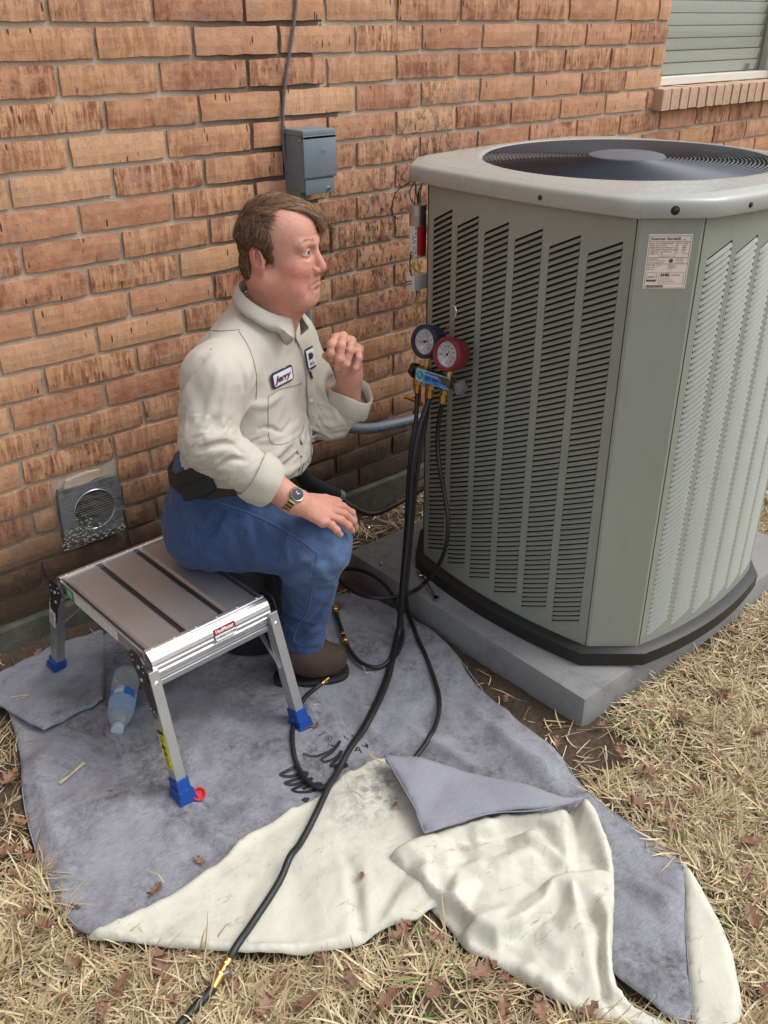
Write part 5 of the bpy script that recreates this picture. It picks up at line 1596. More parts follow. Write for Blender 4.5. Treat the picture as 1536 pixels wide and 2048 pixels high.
# ============================================================= IMPLICIT SURFACE TOOLKIT
class Vol:
    def __init__(s, lo, hi, h):
        s.lo = np.array(lo, np.float32); s.h = h
        n = [int((b - a) / h) + 2 for a, b in zip(lo, hi)]
        ax = [lo[i] + h * np.arange(n[i], dtype=np.float32) for i in range(3)]
        s.X, s.Y, s.Z = np.meshgrid(*ax, indexing='ij')
        s.f = np.full(s.X.shape, .08, np.float32)
    def _sub(s, c0, c1, m):
        lo = np.minimum(c0, c1) - m; hi = np.maximum(c0, c1) + m
        i0 = np.clip(((lo - s.lo) / s.h).astype(int), 0, None); i1 = ((hi - s.lo) / s.h).astype(int) + 2
        return tuple(slice(int(a), int(b)) for a, b in zip(i0, i1))
    def cone(s, a, b, ra, rb, k=.01, neg=False):
        a = np.array(a, np.float32); b = np.array(b, np.float32)
        sl = s._sub(a, b, max(ra, rb) + k * 2 + .03)
        X, Y, Z = s.X[sl] - a[0], s.Y[sl] - a[1], s.Z[sl] - a[2]
        d = b - a; L2 = float(d @ d) + 1e-12
        t = np.clip((X * d[0] + Y * d[1] + Z * d[2]) / L2, 0, 1)
        q = np.sqrt((X - t * d[0]) ** 2 + (Y - t * d[1]) ** 2 + (Z - t * d[2]) ** 2) - (ra + (rb - ra) * t)
        s._comb(sl, q, k, neg)
    def ell(s, c, r, ax=None, k=.01, neg=False):
        c = np.array(c, np.float32); r = np.array(r, np.float32)
        sl = s._sub(c, c, float(r.max()) + k * 2 + .03)
        D = np.stack([s.X[sl] - c[0], s.Y[sl] - c[1], s.Z[sl] - c[2]], -1)
        if ax is not None: D = D @ np.array(ax, np.float32).T      # rows = axes
        k0 = np.sqrt(((D / r) ** 2).sum(-1)); k1 = np.sqrt(((D / r ** 2) ** 2).sum(-1)) + 1e-9
        s._comb(sl, k0 * (k0 - 1) / k1, k, neg)
    def _comb(s, sl, q, k, neg):
        f = s.f[sl]
        if neg:
            h = np.clip(.5 - .5 * (f + q) / k, 0, 1) if k > 0 else (f < -q) * 1.0
            s.f[sl] = f * (1 - h) + (-q) * h + k * h * (1 - h)
        else:
            h = np.clip(.5 + .5 * (f - q) / k, 0, 1)
            s.f[sl] = f * (1 - h) + q * h - k * h * (1 - h)
    def project(s, p, it=5):
        p = np.array(p, float)
        for _ in range(it):
            g = np.clip((p - s.lo) / s.h, 1, np.array(s.f.shape) - 3); i = g.astype(int); fr = g - i
            c = s.f[i[0] - 1:i[0] + 3, i[1] - 1:i[1] + 3, i[2] - 1:i[2] + 3]
            def smp(o):
                q = fr + 1 + o; j = np.clip(q.astype(int), 0, 2); w_ = q - j; r = 0
                for a in (0, 1):
                    for b in (0, 1):
                        for d in (0, 1): r += c[j[0] + a, j[1] + b, j[2] + d] * (w_[0] if a else 1 - w_[0]) * (w_[1] if b else 1 - w_[1]) * (w_[2] if d else 1 - w_[2])
                return r
            v0 = smp(np.zeros(3)); gr = np.array([smp(np.eye(3)[k] * .5) - smp(-np.eye(3)[k] * .5) for k in range(3)]) / s.h
            l = np.linalg.norm(gr)
            if l < 1e-3: break
            p = p - gr / l * v0
        return p
    def ridge(s, pts, amp, w_, sub=5):
        """raise (amp>0) or sink (amp<0) the surface along a line"""
        P = [np.array(q) for q in catmull(pts, sub)]; P = [s.project(q) for q in P]; n = len(P)
        lo = np.min(P, 0) - w_ * 2.6; hi = np.max(P, 0) + w_ * 2.6
        sl = s._sub(lo, hi, 0); X, Y, Z = s.X[sl], s.Y[sl], s.Z[sl]; out = np.zeros(X.shape, np.float32)
        D = np.full(X.shape, 1e9, np.float32); T = np.zeros(X.shape, np.float32)
        for i in range(n - 1):
            a, d = P[i], P[i + 1] - P[i]; L2 = d @ d + 1e-12
            t = np.clip(((X - a[0]) * d[0] + (Y - a[1]) * d[1] + (Z - a[2]) * d[2]) / L2, 0, 1)
            q = (X - a[0] - t * d[0]) ** 2 + (Y - a[1] - t * d[1]) ** 2 + (Z - a[2] - t * d[2]) ** 2
            m = q < D; D = np.where(m, q, D); T = np.where(m, (i + t) / (n - 1), T)
        s.f[sl] -= (amp * np.exp(-D / w_ ** 2) * np.sin(np.clip(T, .04, .96) * math.pi) ** .7).astype(np.float32)
    def path(s, pts, rs, k=.01, neg=False):
        for i in range(len(pts) - 1): s.cone(pts[i], pts[i + 1], rs[i], rs[i + 1], k, neg)
    def mesh(s, name):
        f = s.f; S = f < 0; nx, ny, nz = f.shape
        c = [f[i:nx - 1 + i, j:ny - 1 + j, k:nz - 1 + k] for i in (0, 1) for j in (0, 1) for k in (0, 1)]
        sg = [q < 0 for q in c]; cnt = sum(q.astype(np.int8) for q in sg)
        act = (cnt > 0) & (cnt < 8)
        idx = -np.ones(act.shape, np.int64); I = np.argwhere(act); idx[act] = np.arange(len(I))
        acc = np.zeros((len(I), 3)); n = np.zeros(len(I))
        off = [(i, j, k) for i in (0, 1) for j in (0, 1) for k in (0, 1)]
        vals = [q[act] for q in c]
        for a in range(8):
            for b in range(a + 1, 8):
                da = np.array(off[b]) - np.array(off[a])
                if np.abs(da).sum() != 1: continue
                va, vb = vals[a], vals[b]; m = (va < 0) != (vb < 0)
                t = np.where(m, va / (va - vb + 1e-12), 0)
                p = np.array(off[a])[None] + t[:, None] * da[None]
                acc += p * m[:, None]; n += m
        V = (I + acc / n[:, None]) * s.h + s.lo
        F = []
        for ax in range(3):
            u, v = (ax + 1) % 3, (ax + 2) % 3
            sl0 = [slice(1, -1)] * 3; sl1 = [slice(1, -1)] * 3
            sl0[ax] = slice(0, -1); sl1[ax] = slice(1, None)
            A = S[tuple(sl0)]; B = S[tuple(sl1)]; E = np.argwhere(A != B)
            if not len(E): continue
            flip = A[A != B]
            base = E.copy(); base[:, u] += 1; base[:, v] += 1
            def cell(du, dv):
                q = base.copy(); q[:, u] -= du; q[:, v] -= dv
                return idx[q[:, 0], q[:, 1], q[:, 2]]
            q4 = np.stack([cell(1, 1), cell(0, 1), cell(0, 0), cell(1, 0)], -1)
            q4[~flip] = q4[~flip][:, ::-1]
            F.append(q4)
        F = np.vstack(F); F = F[(F >= 0).all(1)]
        me = npmesh(name, V, F)
        return me, V
def n3(X, Y, Z, s, seed=0, oct=2):
    out = 0; amp = 1; tot = 0
    for o in range(oct):
        x = X * s + seed * 13.1 + o * 5.3; y = Y * s + seed * 7.7; z = Z * s - seed * 3.1
        xi, yi, zi = np.floor(x), np.floor(y), np.floor(z); fx, fy, fz = x - xi, y - yi, z - zi
        fx = fx * fx * (3 - 2 * fx); fy = fy * fy * (3 - 2 * fy); fz = fz * fz * (3 - 2 * fz)
        def h(a, b, c):
            v = np.sin(a * 12.9898 + b * 78.233 + c * 37.719 + seed) * 43758.5453
            return v - np.floor(v)
        r = 0
        for i, wx in ((0, 1 - fx),(1, fx)):
            for j, wy in ((0, 1 - fy),(1, fy)):
                for k, wz in ((0, 1 - fz),(1, fz)): r = r + wx * wy * wz * h(xi + i, yi + j, zi + k)
        out = out + amp * r; tot += amp; amp *= .5; s *= 2.1
    return out / tot

def bvh_of(me):
    return BVHTree.FromPolygons([v.co.copy() for v in me.vertices], [tuple(p.vertices) for p in me.polygons])

# ============================================================= PERSON (local frame: x to the man's front side, y away from the viewer side, z up)
PYAW = -0.71832
man = empty('person', 'seated man in tan work shirt and blue jeans, one hand raised, facing the air conditioner', 'person', (.12, -.45, 0),(0, 0, PYAW))
V3 = lambda *a: np.array(a, float)
# ---- head and skin body
ha = R(17)
HF = V3(math.cos(ha), -math.sin(ha), 0.02); HF /= np.linalg.norm(HF)
HS = V3(-math.sin(ha), -math.cos(ha), 0); HU = np.cross(HS, HF); HU /= np.linalg.norm(HU)
if HU[2] < 0: HU = -HU
HC = V3(.124, .0, 1.126)
hp = lambda f, s, u: HC + HF * f + HS * s + HU * u
HAX = np.array([HF, HS, HU])
v = Vol((-.02, -.14, .86),(.28, .14, 1.26), .0021)
v.ell(hp(-.004, 0, .046),(.092, .078, .080), HAX, .01)
v.ell(hp(.028, 0, -.012),(.068, .066, .094), HAX, .02)
v.ell(hp(.037, 0, .058),(.050, .060, .048), HAX, .02)
for s in (-1, 1):
    v.cone(hp(-.010, s * .053, -.046), hp(.058, s * .022, -.084), .030, .026, .02)
    v.ell(hp(.052, s * .036, -.020),(.034, .032, .030), HAX, .016)
    v.ell(hp(.030, s * .046, -.060),(.044, .027, .036), HAX, .018)
    v.cone(hp(.072, s * .044, .033), hp(.086, s * .012, .031), .0125, .0125, .012)
v.cone(hp(.063, -.012, -.090), hp(.063, .012, -.090), .023, .023, .014)
v.ell(hp(.026, 0, -.100),(.056, .054, .030), HAX, .024)
v.cone(hp(.070, 0, -.052), hp(.072, 0, -.06), .027, .027, .016)
for s in (-1, 1):      # sockets
    v.ell(hp(.098, s * .031, .015),(.018, .020, .0125), HAX, .010, True)
v.cone(hp(.085, 0, .026), hp(.106, 0, -.018), .0085, .0105, .009)
v.ell(hp(.1055, 0, -.0245),(.0120, .0125, .0110), HAX, .007)
for s in (-1, 1):
    v.ell(hp(.095, s * .0140, -.0285),(.0130, .0075, .0085), HAX, .004)
    v.cone(hp(.088, s * .0230, -.020), hp(.096, s * .0235, -.030), .0016, .0020, .003, True)
    v.ell(hp(.102, s * .0065, -.0360),(.005, .0032, .003), HAX, .002, True)
    v.ell(hp(.078, s * .031, .0165),(.0125, .0165, .0110), HAX, .008)          # lid mass
    v.ell(hp(.0875, s * .0335, .0148),(.0125, .0150, .0036), HAX, .0015, True)      # lid opening
# lips
for s in (-1, 1):
    v.cone(hp(.0900, 0, -.0480), hp(.0820, s * .021, -.0545), .0052, .0036, .012)
    v.cone(hp(.0870, 0, -.0615), hp(.0795, s * .018, -.0620), .0056, .0040, .014)
v.cone(hp(.096, -.010, -.0715), hp(.096, .010, -.0715), .0035, .0035, .010, True)
LINES = []
for s in (-1, 1):
    LINES += [([hp(.098, 0, -.0545), hp(.094, s * .014, -.0560), hp(.087, s * .0275, -.0620)], -.0052, .0026),      # mouth
              ([hp(.090, s * .016, .0215), hp(.088, s * .031, .0245), hp(.078, s * .047, .0185)], -.0022, .0030),    # upper lid
              ([hp(.090, s * .017, .008), hp(.088, s * .031, .001), hp(.078, s * .046, .007)], -.0018, .0035),       # eye bag
              ([hp(.086, s * .022, -.001), hp(.084, s * .034, -.006), hp(.076, s * .048, -.001)], .0016, .0045),
              ([hp(.096, s * .024, -.026), hp(.090, s * .032, -.040), hp(.085, s * .036, -.058)], -.0022, .0040),    # nasolabial
              ([hp(.086, s * .030, -.062), hp(.080, s * .034, -.074), hp(.074, s * .038, -.086)], -.0014, .0040),
              ([hp(.074, s * .050, .022), hp(.068, s * .056, .027)], -.0008, .0026),([hp(.073, s * .051, .014), hp(.066, s * .058, .014)], -.0008, .0026),([hp(.074, s * .050, .006), hp(.068, s * .056, .001)], -.0008, .0026)]
for z, w_ in ((.060, .036),(.070, .032),(.050, .028)):
    LINES.append(([hp(.085, -w_, z - .002), hp(.098, 0, z), hp(.085, w_ + .006, z - .002)], -.0009, .0030))
for P_, am, wd in LINES: v.ridge(P_, am, wd)
# ears
for s in (-1, 1):
    ea = np.array([HF * .94 + HU * .25 + HS * s * -.15, HS * s * .93 + HF * -.36, HU * .97 - HF * .24]); ea = ea / np.linalg.norm(ea, axis=1)[:, None]
    v.ell(hp(-.026, s * .0750, .004),(.0200, .0105, .0345), ea, .004)
    v.ell(hp(-.020, s * .0720, -.024),(.0115, .0080, .0150), ea, .004)
    v.ell(hp(-.019, s * .0890, .010),(.0115, .0090, .0210), ea, .003, True)
    v.cone(hp(-.028, s * .0830, .022), hp(-.031, s * .0840, -.002), .0028, .0028, .003)
    v.ell(hp(-.008, s * .0740, .002),(.0050, .0045, .0080), ea, .003)
# neck
v.cone(hp(-.026, 0, -.050), V3(.098, .006, .965), .064, .046, .03)
v.cone(hp(.020, 0, -.090), V3(.110, -.008, .955), .044, .05, .02)
me, Vh = v.mesh('head')
heads = [(me, Vh)]

HPV = V3(.205, -.02, 1.012); HSC = V3(.915, .915, .96)
def headfix(co):
    wt = np.clip((co[:, 2] - .965) / .06, 0, 1)[:, None]; wt = wt * wt * (3 - 2 * wt)
    return co + wt * (HPV + (co - HPV) * HSC - co)
def headobj(o):
    o.scale = tuple(HSC); o.location = tuple(HPV * (1 - HSC)); return o
# ---- hands and forearms
def hand(vol, wrist, knuck, fingers, thumb, dorsal, palm_r=(.0175, .0135), wr=.024):
    """wrist point, four knuckle points, fingers = list of 4 lists of joints after the knuckle"""
    wrist = V3(*wrist); K = [V3(*k) for k in knuck]; dn = V3(*dorsal)
    for i, k in enumerate(K):
        vol.cone(wrist + (k - wrist) * .12 + (K[i] - (K[0] + K[3]) / 2) * .25, k - dn * .003, .0185, .0128, .010)
    vol.cone(K[0] - dn * .003, K[3] - dn * .004, .0118, .0108, .008)
    for i, (k, js) in enumerate(zip(K, fingers)):
        pts = [k - dn * .002] + [V3(*j) for j in js]; r0 = (.0105, .0108, .0102, .0090)[i]
        rs = [r0, r0 * .97, r0 * .88, r0 * .74][:len(pts)]
        vol.path(pts, rs, .0022)
        for j in pts[1:-1]: vol.ell(j, (r0 * 1.02,) * 3, None, .003)
    if thumb:
        pts = [V3(*j) for j in thumb]; vol.path(pts, [.0160, .0132, .0120, .0095][:len(pts)], .004)
def addattr(me, V, fn):
    at = me.attributes.new('flush', 'FLOAT', 'POINT'); at.data.foreach_set('value', fn(V).astype(np.float32))

# right hand resting on the knee
wR = V3(*(0.164, -0.235, 0.631)); elR = V3(*(-0.018, -0.235, 0.775))
KR = [(0.235, -0.185, 0.598),(0.238, -0.205, 0.595),(0.234, -0.222, 0.59),(0.225, -0.235, 0.581)]
FR = [[(0.266, -0.15, 0.571),(0.286, -0.13, 0.544),(0.293, -0.125, 0.522)],
      [(0.27, -0.178, 0.568),(0.29, -0.16, 0.539),(0.296, -0.15, 0.514)],
      [(0.265, -0.215, 0.572),(0.281, -0.208, 0.554),(0.29, -0.195, 0.533)],
      [(0.246, -0.245, 0.576),(0.257, -0.245, 0.563),(0.265, -0.238, 0.547)]]
v2 = Vol((.02, -.32, .50),(.34, -.05, .74), .0027)
v2.cone(elR + (wR - elR) * .40, wR, .039, .0295, .02)
v2.ell(wR, (.033, .033, .024), None, .012)
hand(v2, wR + V3(.004, 0, -.002), KR, FR, [wR + V3(.03, .03, -.012),(0.226, -0.16, 0.595),(0.253, -0.135, 0.576)], (-.1, -.35, .93))
heads.append(v2.mesh('hand'))
# left hand raised, fingers drooping towards the viewer
wL = V3(*(0.278, 0.09, 0.807)); elL = V3(.215, .115, .69)
KL = [(0.249, 0.035, 0.921),(0.265, 0.045, 0.924),(0.284, 0.055, 0.91),(0.3, 0.065, 0.885)]
FL = [[(0.24, -0.005, 0.917),(0.239, -0.012, 0.9),(0.242, -0.006, 0.884)],
      [(0.263, -0.008, 0.916),(0.259, -0.018, 0.888),(0.254, -0.01, 0.862)],
      [(0.283, -0.002, 0.902),(0.274, -0.012, 0.874),(0.267, -0.004, 0.85)],
      [(0.303, 0.008, 0.882),(0.295, -0.0, 0.86),(0.286, 0.004, 0.844)]]
v3 = Vol((.14, -.06, .68),(.36, .20, .96), .0027)
v3.cone(V3(*(0.263, 0.115, 0.713)), wL, .040, .0285, .02)
v3.cone(wL, (V3(*KL[1]) + V3(*KL[2])) / 2 - V3(0, -.004, .035), .027, .026, .02)
hand(v3, wL, KL, FL, [wL + V3(-.012, -.01, .02),(0.247, 0.05, 0.859),(0.235, 0.03, 0.874),(0.225, 0.015, 0.884)], (.1, .0, .98))
heads.append(v3.mesh('hand'))
# skin core under the clothes so that the body is one figure
v4 = Vol((-.30, -.36, .34),(.36, .30, 1.02), .014)
v4.ell((.020, .0, .66),(.11, .13, .16), None, .05); v4.ell((.03, 0, .83),(.09, .14, .12), None, .05)
v4.cone((.0, -.17, .90), elR, .045, .04, .03); v4.cone(elR, wR - V3(.01, 0, 0), .038, .026, .02)
v4.cone((.12, .16, .89), elL, .045, .04, .03); v4.cone(elL, (0.263, 0.115, 0.713), .036, .033, .02)
v4.cone((.06, .01, .86),(.090, .004, .95), .05, .045, .03)
heads.append(v4.mesh('core'))
# merge into one continuous skin mesh object
Vs = []; Fs = []; n = 0; fl = []
for i, (m_, V_) in enumerate(heads):
    F_ = np.zeros(len(m_.polygons) * 4, np.int32); m_.polygons.foreach_get('vertices', F_)
    co = np.zeros(len(m_.vertices) * 3, np.float32); m_.vertices.foreach_get('co', co); co = co.reshape(-1, 3)
    Vs.append(co); Fs.append(F_.reshape(-1, 4) + n); n += len(co)
    D = co - HC; f, s_, u = D @ HF, D @ HS, D @ HU
    if i == 0:
        heads_raw = co.copy(); co[:] = headfix(co)
        g = lambda a, b, c, r: np.exp(-(((f - a) / r) ** 2 + ((np.abs(s_) - b) / r) ** 2 + ((u - c) / r) ** 2))
        lip = np.exp(-(((u + .056) / .006) ** 2)) * (f > .076) * (np.abs(s_) < .023)
        fl.append(np.clip(.75 * g(.06, .045, -.02, .034) + .9 * g(.112, 0, -.022, .02) + 1.0 * g(-.025, .078, .006, .034) + .5 * g(.04, .05, -.06, .05) + .7 * lip + .35 * g(.03, .05, -.11, .04) + .25 * g(.09, 0, .06, .04) + .25, 0, 1))
    else:
        fl.append(np.full(len(co), .28))
        if i == 1:
            t = (co[:, 0] > .24); fl[-1][t] = .45
    bpy.data.meshes.remove(m_)
bme = npmesh('body', np.vstack(Vs), np.vstack(Fs))
at = bme.attributes.new('flush', 'FLOAT', 'POINT')
if len(bme.vertices) == sum(len(q) for q in Vs): at.data.foreach_set('value', np.concatenate(fl).astype(np.float32))
body = link('body', bme, M_['skin'], man, True)
HbV = Vs[0].copy(); _m = heads_raw
Hb = BVHTree.FromPolygons([Vector(q) for q in heads_raw], [tuple(f) for f in Fs[0]])
# eyes
gaze = HF * .95 + HS * .05 + HU * .10; gaze /= np.linalg.norm(gaze)
for s in (-1, 1):
    c = hp(.0775, s * .031, .0155)
    e = MB().lathe([(.0118 * math.sin(a), -.0118 * math.cos(a)) for a in np.linspace(0, math.pi, 12)], Matrix.Translation(c), 18).build('eye', M_['eyew'], man, True, 180); headobj(e)
    MB().lathe([(.0, .0124),(.0032, .0120),(.0053, .0110),(.0056, .0105)], zto(c, gaze), 16).build('iris', M_['iris'], e, True, 180)
    MB().lathe([(.0, .0127),(.0020, .0125),(.0022, .0121)], zto(c, gaze), 12).build('pupil', M_['black'], e, True, 180)
# brows: short fair hairs
def hairs(name, roots, mats, parent, r=.00035, seg=4):
    V, F, mi = [], [], []
    n = 0
    for pts, m_ in roots:
        k = len(pts)
        for i, p in enumerate(pts):
            t = (pts[min(i + 1, k - 1)] - pts[max(i - 1, 0)]); t = t / (np.linalg.norm(t) + 1e-9)
            a = np.cross(t, (0.3, .2, .9)); a /= np.linalg.norm(a) + 1e-9; b = np.cross(t, a)
            rr_ = r * (1 - .6 * i / k)
            for q in range(3):
                an = q * 2.094; V.append(p + (a * math.cos(an) + b * math.sin(an)) * rr_)
        for i in range(k - 1):
            for q in range(3):
                w_ = (q + 1) % 3; F.append((n + i * 3 + q, n + i * 3 + w_, n + i * 3 + 3 + w_, n + i * 3 + 3 + q)); mi.append(m_)
        n += 3 * k
    me = npmesh(name, np.array(V), np.array(F)); 
    if len(me.polygons) == len(mi):
        for m in mats: me.materials.append(m)
        me.polygons.foreach_set('material_index', np.array(mi, np.int32)); me.polygons.foreach_set('use_smooth', [True] * len(mi))
        o = bpy.data.objects.new(name, me); COL.objects.link(o); o.parent = parent; return o
    return link(name, me, mats, parent, True)
rt = []
rn = np.random.default_rng(4)
for s in (-1, 1):
    for i in range(90):
        t = rn.random(); p = hp(.090 - .016 * t ** 1.5, s * (.012 + .038 * t), .0365 + .006 * math.sin(t * 2.6) + rn.normal(0, .0018))
        q = Hb.find_nearest(Vector(p)); 
        if q[0] is None: continue
        p = np.array(q[0]); nn = np.array(q[1]); d = HS * s * .8 + HU * .35 + nn * .5 + rn.normal(0, .2, 3); d /= np.linalg.norm(d)
        rt.append(([p + d * .0045 * k / 3 + nn * .0003 for k in range(4)], 1))
headobj(hairs('eyebrows', rt, [M_['hairm'], M_['hairb']], man, .00022))
# ---- scalp hair: cap shell plus combed strands
def scalp(f, s, u):
    """signed: >0 inside hair region"""
    a = abs(s)
    # hairline: high side part / receding temple; low at nape; sideburn to ear
    front = .066 - .7 * max(0, .060 - u) if u < .06 else .088 - .02 * (a / .06) ** 2
    if u > .085: front = .09
    side = True
    if u < -.004 and f > -.012: side = f < .018 and u > -.006 and False
    lim = .022 if u < .045 else (.022 + (u - .045) * 1.75)
    if u < .045 and f > lim: return False
    if u >= .045 and f > lim + (.012 if a < .035 else 0): return False
    if u < -.078: return False
    if u < .012 and -.034 < f < .005: return False
    if u < -.012 and f > -.036: return False
    if u < -.03 and f > -.040 : return False
    return True
vh = Vol((-.02, -.14, .98),(.30, .14, 1.30), .0035)
vh.ell(hp(-.005, 0, .046),(.099, .084, .086), HAX, .01)
vh.ell(hp(-.036, 0, -.020),(.064, .069, .060), HAX, .02)
vh.ell(hp(.040, -.014, .066),(.060, .058, .050), HAX, .02)
X, Y, Z = vh.X - HC[0], vh.Y - HC[1], vh.Z - HC[2]
f_ = X * HF[0] + Y * HF[1] + Z * HF[2]; s_ = X * HS[0] + Y * HS[1] + Z * HS[2]; u_ = X * HU[0] + Y * HU[1] + Z * HU[2]
a_ = np.abs(s_)
# cut the face side with a smooth hairline function (value>0 removed)
lim = np.where(u_ < .050, .016, np.maximum(.016 - (u_ - .05) * .2, .010)) + (n3(vh.X, vh.Y, vh.Z, 60, 8, 2) - .5) * .014
far_ = np.clip((u_ - (.077 + .72 * s_)) / .010 + (n3(vh.X, vh.Y, vh.Z, 50, 9, 2) - .5) * .8, 0, 1)
lim = lim + far_ * .095
c1 = f_ - lim
c2 = np.minimum(.016 - u_, np.minimum(f_ + .052, -(f_ + .004)))       # round the ear, leaving a sideburn
c2 = np.maximum(c2, np.minimum(-.004 - u_, f_ + .052))
c2 = np.maximum(c2, np.minimum(.030 - u_, np.minimum(f_ + .047, -(f_ + .012))) - .004)
c3 = -.078 - u_
cut = np.maximum(np.maximum(c1, c2), c3)
wav = n3(vh.X * .5, vh.Y * .5, vh.Z * 2.2, 60, 3, 2)
vh.f = np.maximum(vh.f + (wav - .5).astype(np.float32) * .004, cut.astype(np.float32))
hme, _ = vh.mesh('hair')
hair = headobj(link('hair', hme, M_['hairm'], man, True))
hb = bvh_of(hme)
rt = []
part_s = -.0
for i in range(24000):
    th = rn.uniform(0, 2 * math.pi); ph = math.acos(rn.uniform(-.75, 1))
    d = HF * math.sin(ph) * math.cos(th) + HS * math.sin(ph) * math.sin(th) + HU * math.cos(ph)
    o_ = hp(-.012, 0, .03)
    hit = hb.ray_cast(Vector(o_ + d * .25), Vector(-d), .3)
    if hit[0] is None: continue
    p = np.array(hit[0]); nn = np.array(hit[1]); D = p - HC; f, s1, u = D @ HF, D @ HS, D @ HU
    if nn @ d < .2: continue
    top = u > .085
    mixw = min(1, max(0, (u + rn.normal(0, .010) - .060) / .040))
    fl_ = (HF * .85 + HS * -.35) * mixw + (-HU * .8 - HF * .55) * (1 - mixw)       # top swept forward, sides brushed back and down
    fl_ = fl_ - nn * (fl_ @ nn); fl_ /= np.linalg.norm(fl_) + 1e-9
    L = rn.uniform(.016, .030) if u > .06 else rn.uniform(.010, .019)
    if u < -.05: L = rn.uniform(.008, .014)
    fr_ = f > .040 and u > .05
    if fr_: L = rn.uniform(.030, .048)
    pts = []
    q = p - nn * .0012; nrm_j = rn.uniform(.10, .34); dr = fl_ + nn * (nrm_j if not fr_ else .10) + rn.normal(0, .09, 3); dr /= np.linalg.norm(dr)
    for k in range(6):
        pts.append(q.copy()); q = q + dr * L / 5
        nr = hb.find_nearest(Vector(q))
        nn2 = np.array(nr[1]) if nr[0] is not None else nn
        dr = dr - nn2 * .13 + (-HU * .10 if fr_ else 0); dr /= np.linalg.norm(dr)
    m_ = 1 if (rn.random() < (.70 if fr_ or u > .100 else .28 if u > .05 else .10)) else 0
    rt.append((pts, m_))
# forelock falling on the far side of the forehead
for i in range(500):
    s0 = rn.uniform(-.050, -.012); p = hp(.078 + rn.normal(0, .004), s0, .092 + rn.normal(0, .004)); pts = []
    dr = HF * .55 + HS * -.35 + HU * -.35 + rn.normal(0, .06, 3); q = p.copy()
    for k in range(6):
        pts.append(q.copy()); dr = dr / np.linalg.norm(dr); q = q + dr * .0085; dr = dr - HU * .38
    rt.append((pts, 1 if rn.random() < .7 else 0))
hs = hairs('hair_strands', rt, [M_['hairm'], M_['hairb']], man, .00042)
hs['kind'] = 'stuff'; headobj(hs)

# ---- SHIRT
ta = R(20)
TF = V3(math.cos(ta), -math.sin(ta), 0); TS = V3(-math.sin(ta), -math.cos(ta), 0); TU = V3(0, 0, 1); TAX = np.array([TF, TS, TU])
v = Vol((-.27, -.36, .42),(.36, .28, 1.04), .0040)
v.ell((.030, .005, .655),(.152, .178, .150), TAX, .04)
v.ell((.028, .010, .815),(.128, .180, .150), TAX, .05)
v.ell((-.012, .015, .555),(.148, .176, .100), TAX, .05)
v.ell((.055, .004, .90),(.085, .110, .075), TAX, .05)
shR = V3(-.002, -.165, .895); shL = V3(.118, .165, .880)
v.cone((.062, .004, .955), shR, .060, .064, .04); v.cone((.070, .01, .95), shL, .060, .062, .04)
v.cone((.080, .008, .96),(.100, .000, 1.010), .064, .058, .03)
v.cone(shR, elR, .072, .058, .035)
cufR = elR + (wR - elR) * .60
v.cone(elR, cufR, .058, .047, .02)
# left sleeve
cufL = V3(*(0.273, 0.105, 0.729))
v.cone(shL, elL, .068, .060, .03); v.cone(elL, cufL, .060, .052, .02)
# folds: ridges (+) and valleys (-)
def fold(pts, r, k=.012, neg=False):
    P = [V3(*q) for q in pts]; v.path(P, [r] * len(P), k, neg)
X, Y, Z = v.X, v.Y, v.Z
FA = 1.0
# upper arm / armpit drapes and elbow creases
for pts, r, ng in [
 ([(-0.012, -0.33, 0.818),(0.028, -0.33, 0.832),(0.069, -0.3, 0.824)], .009, False),
 ([(-0.022, -0.325, 0.793),(0.016, -0.33, 0.809),(0.063, -0.3, 0.804),(0.081, -0.29, 0.783)], .007, True),
 ([(-0.008, -0.33, 0.772),(0.036, -0.33, 0.795),(0.077, -0.3, 0.781)], .008, False),
 ([(0.008, -0.32, 0.733),(0.053, -0.32, 0.768),(0.086, -0.3, 0.764)], .006, True),
 ([(0.083, -0.21, 0.974),(0.095, -0.22, 0.89),(0.088, -0.23, 0.814)], .007, True),
 ([(0.04, -0.26, 0.991),(0.021, -0.3, 0.92),(-0.016, -0.31, 0.837)], .006, False),
 ([(0.068, -0.24, 0.995),(0.059, -0.29, 0.917),(0.056, -0.31, 0.837)], .005, False),
 ([(0.123, -0.16, 0.957),(0.109, -0.19, 0.923),(0.092, -0.21, 0.874)], .006, False),
 ([(-0.014, -0.22, 0.977),(-0.044, -0.22, 0.928),(-0.079, -0.2, 0.858)], .009, True),
 ([(-0.052, -0.24, 0.919),(-0.072, -0.22, 0.843),(-0.107, -0.16, 0.745)], .007, False),
 ([(-0.127, -0.1, 0.654),(-0.083, -0.18, 0.73),(-0.05, -0.24, 0.782)], .007, True),
 ([(0.191, -0.1, 0.733),(0.148, -0.15, 0.705),(0.092, -0.17, 0.683)], .006, False),
 ([(0.194, -0.08, 0.685),(0.157, -0.14, 0.662),(0.124, -0.16, 0.653)], .006, True),
 ([(0.196, -0.08, 0.646),(0.167, -0.13, 0.638),(0.139, -0.15, 0.635)], .006, False),
 ([(0.131, -0.17, 0.776),(0.171, -0.13, 0.746),(0.197, -0.09, 0.76)], .005, True),
 ([(0.102, -0.19, 0.808),(0.145, -0.18, 0.816),(0.185, -0.12, 0.827)], .005, False),
 ([(0.217, 0.06, 0.755),(0.242, 0.055, 0.744),(0.265, 0.06, 0.702)], .006, True),
 ([(0.212, 0.07, 0.803),(0.23, 0.06, 0.768),(0.278, 0.05, 0.733)], .006, False),
 ]:
    v.ridge(pts, (-1.7 if ng else 1.25) * r * FA, r * (.9 if ng else 1.7))
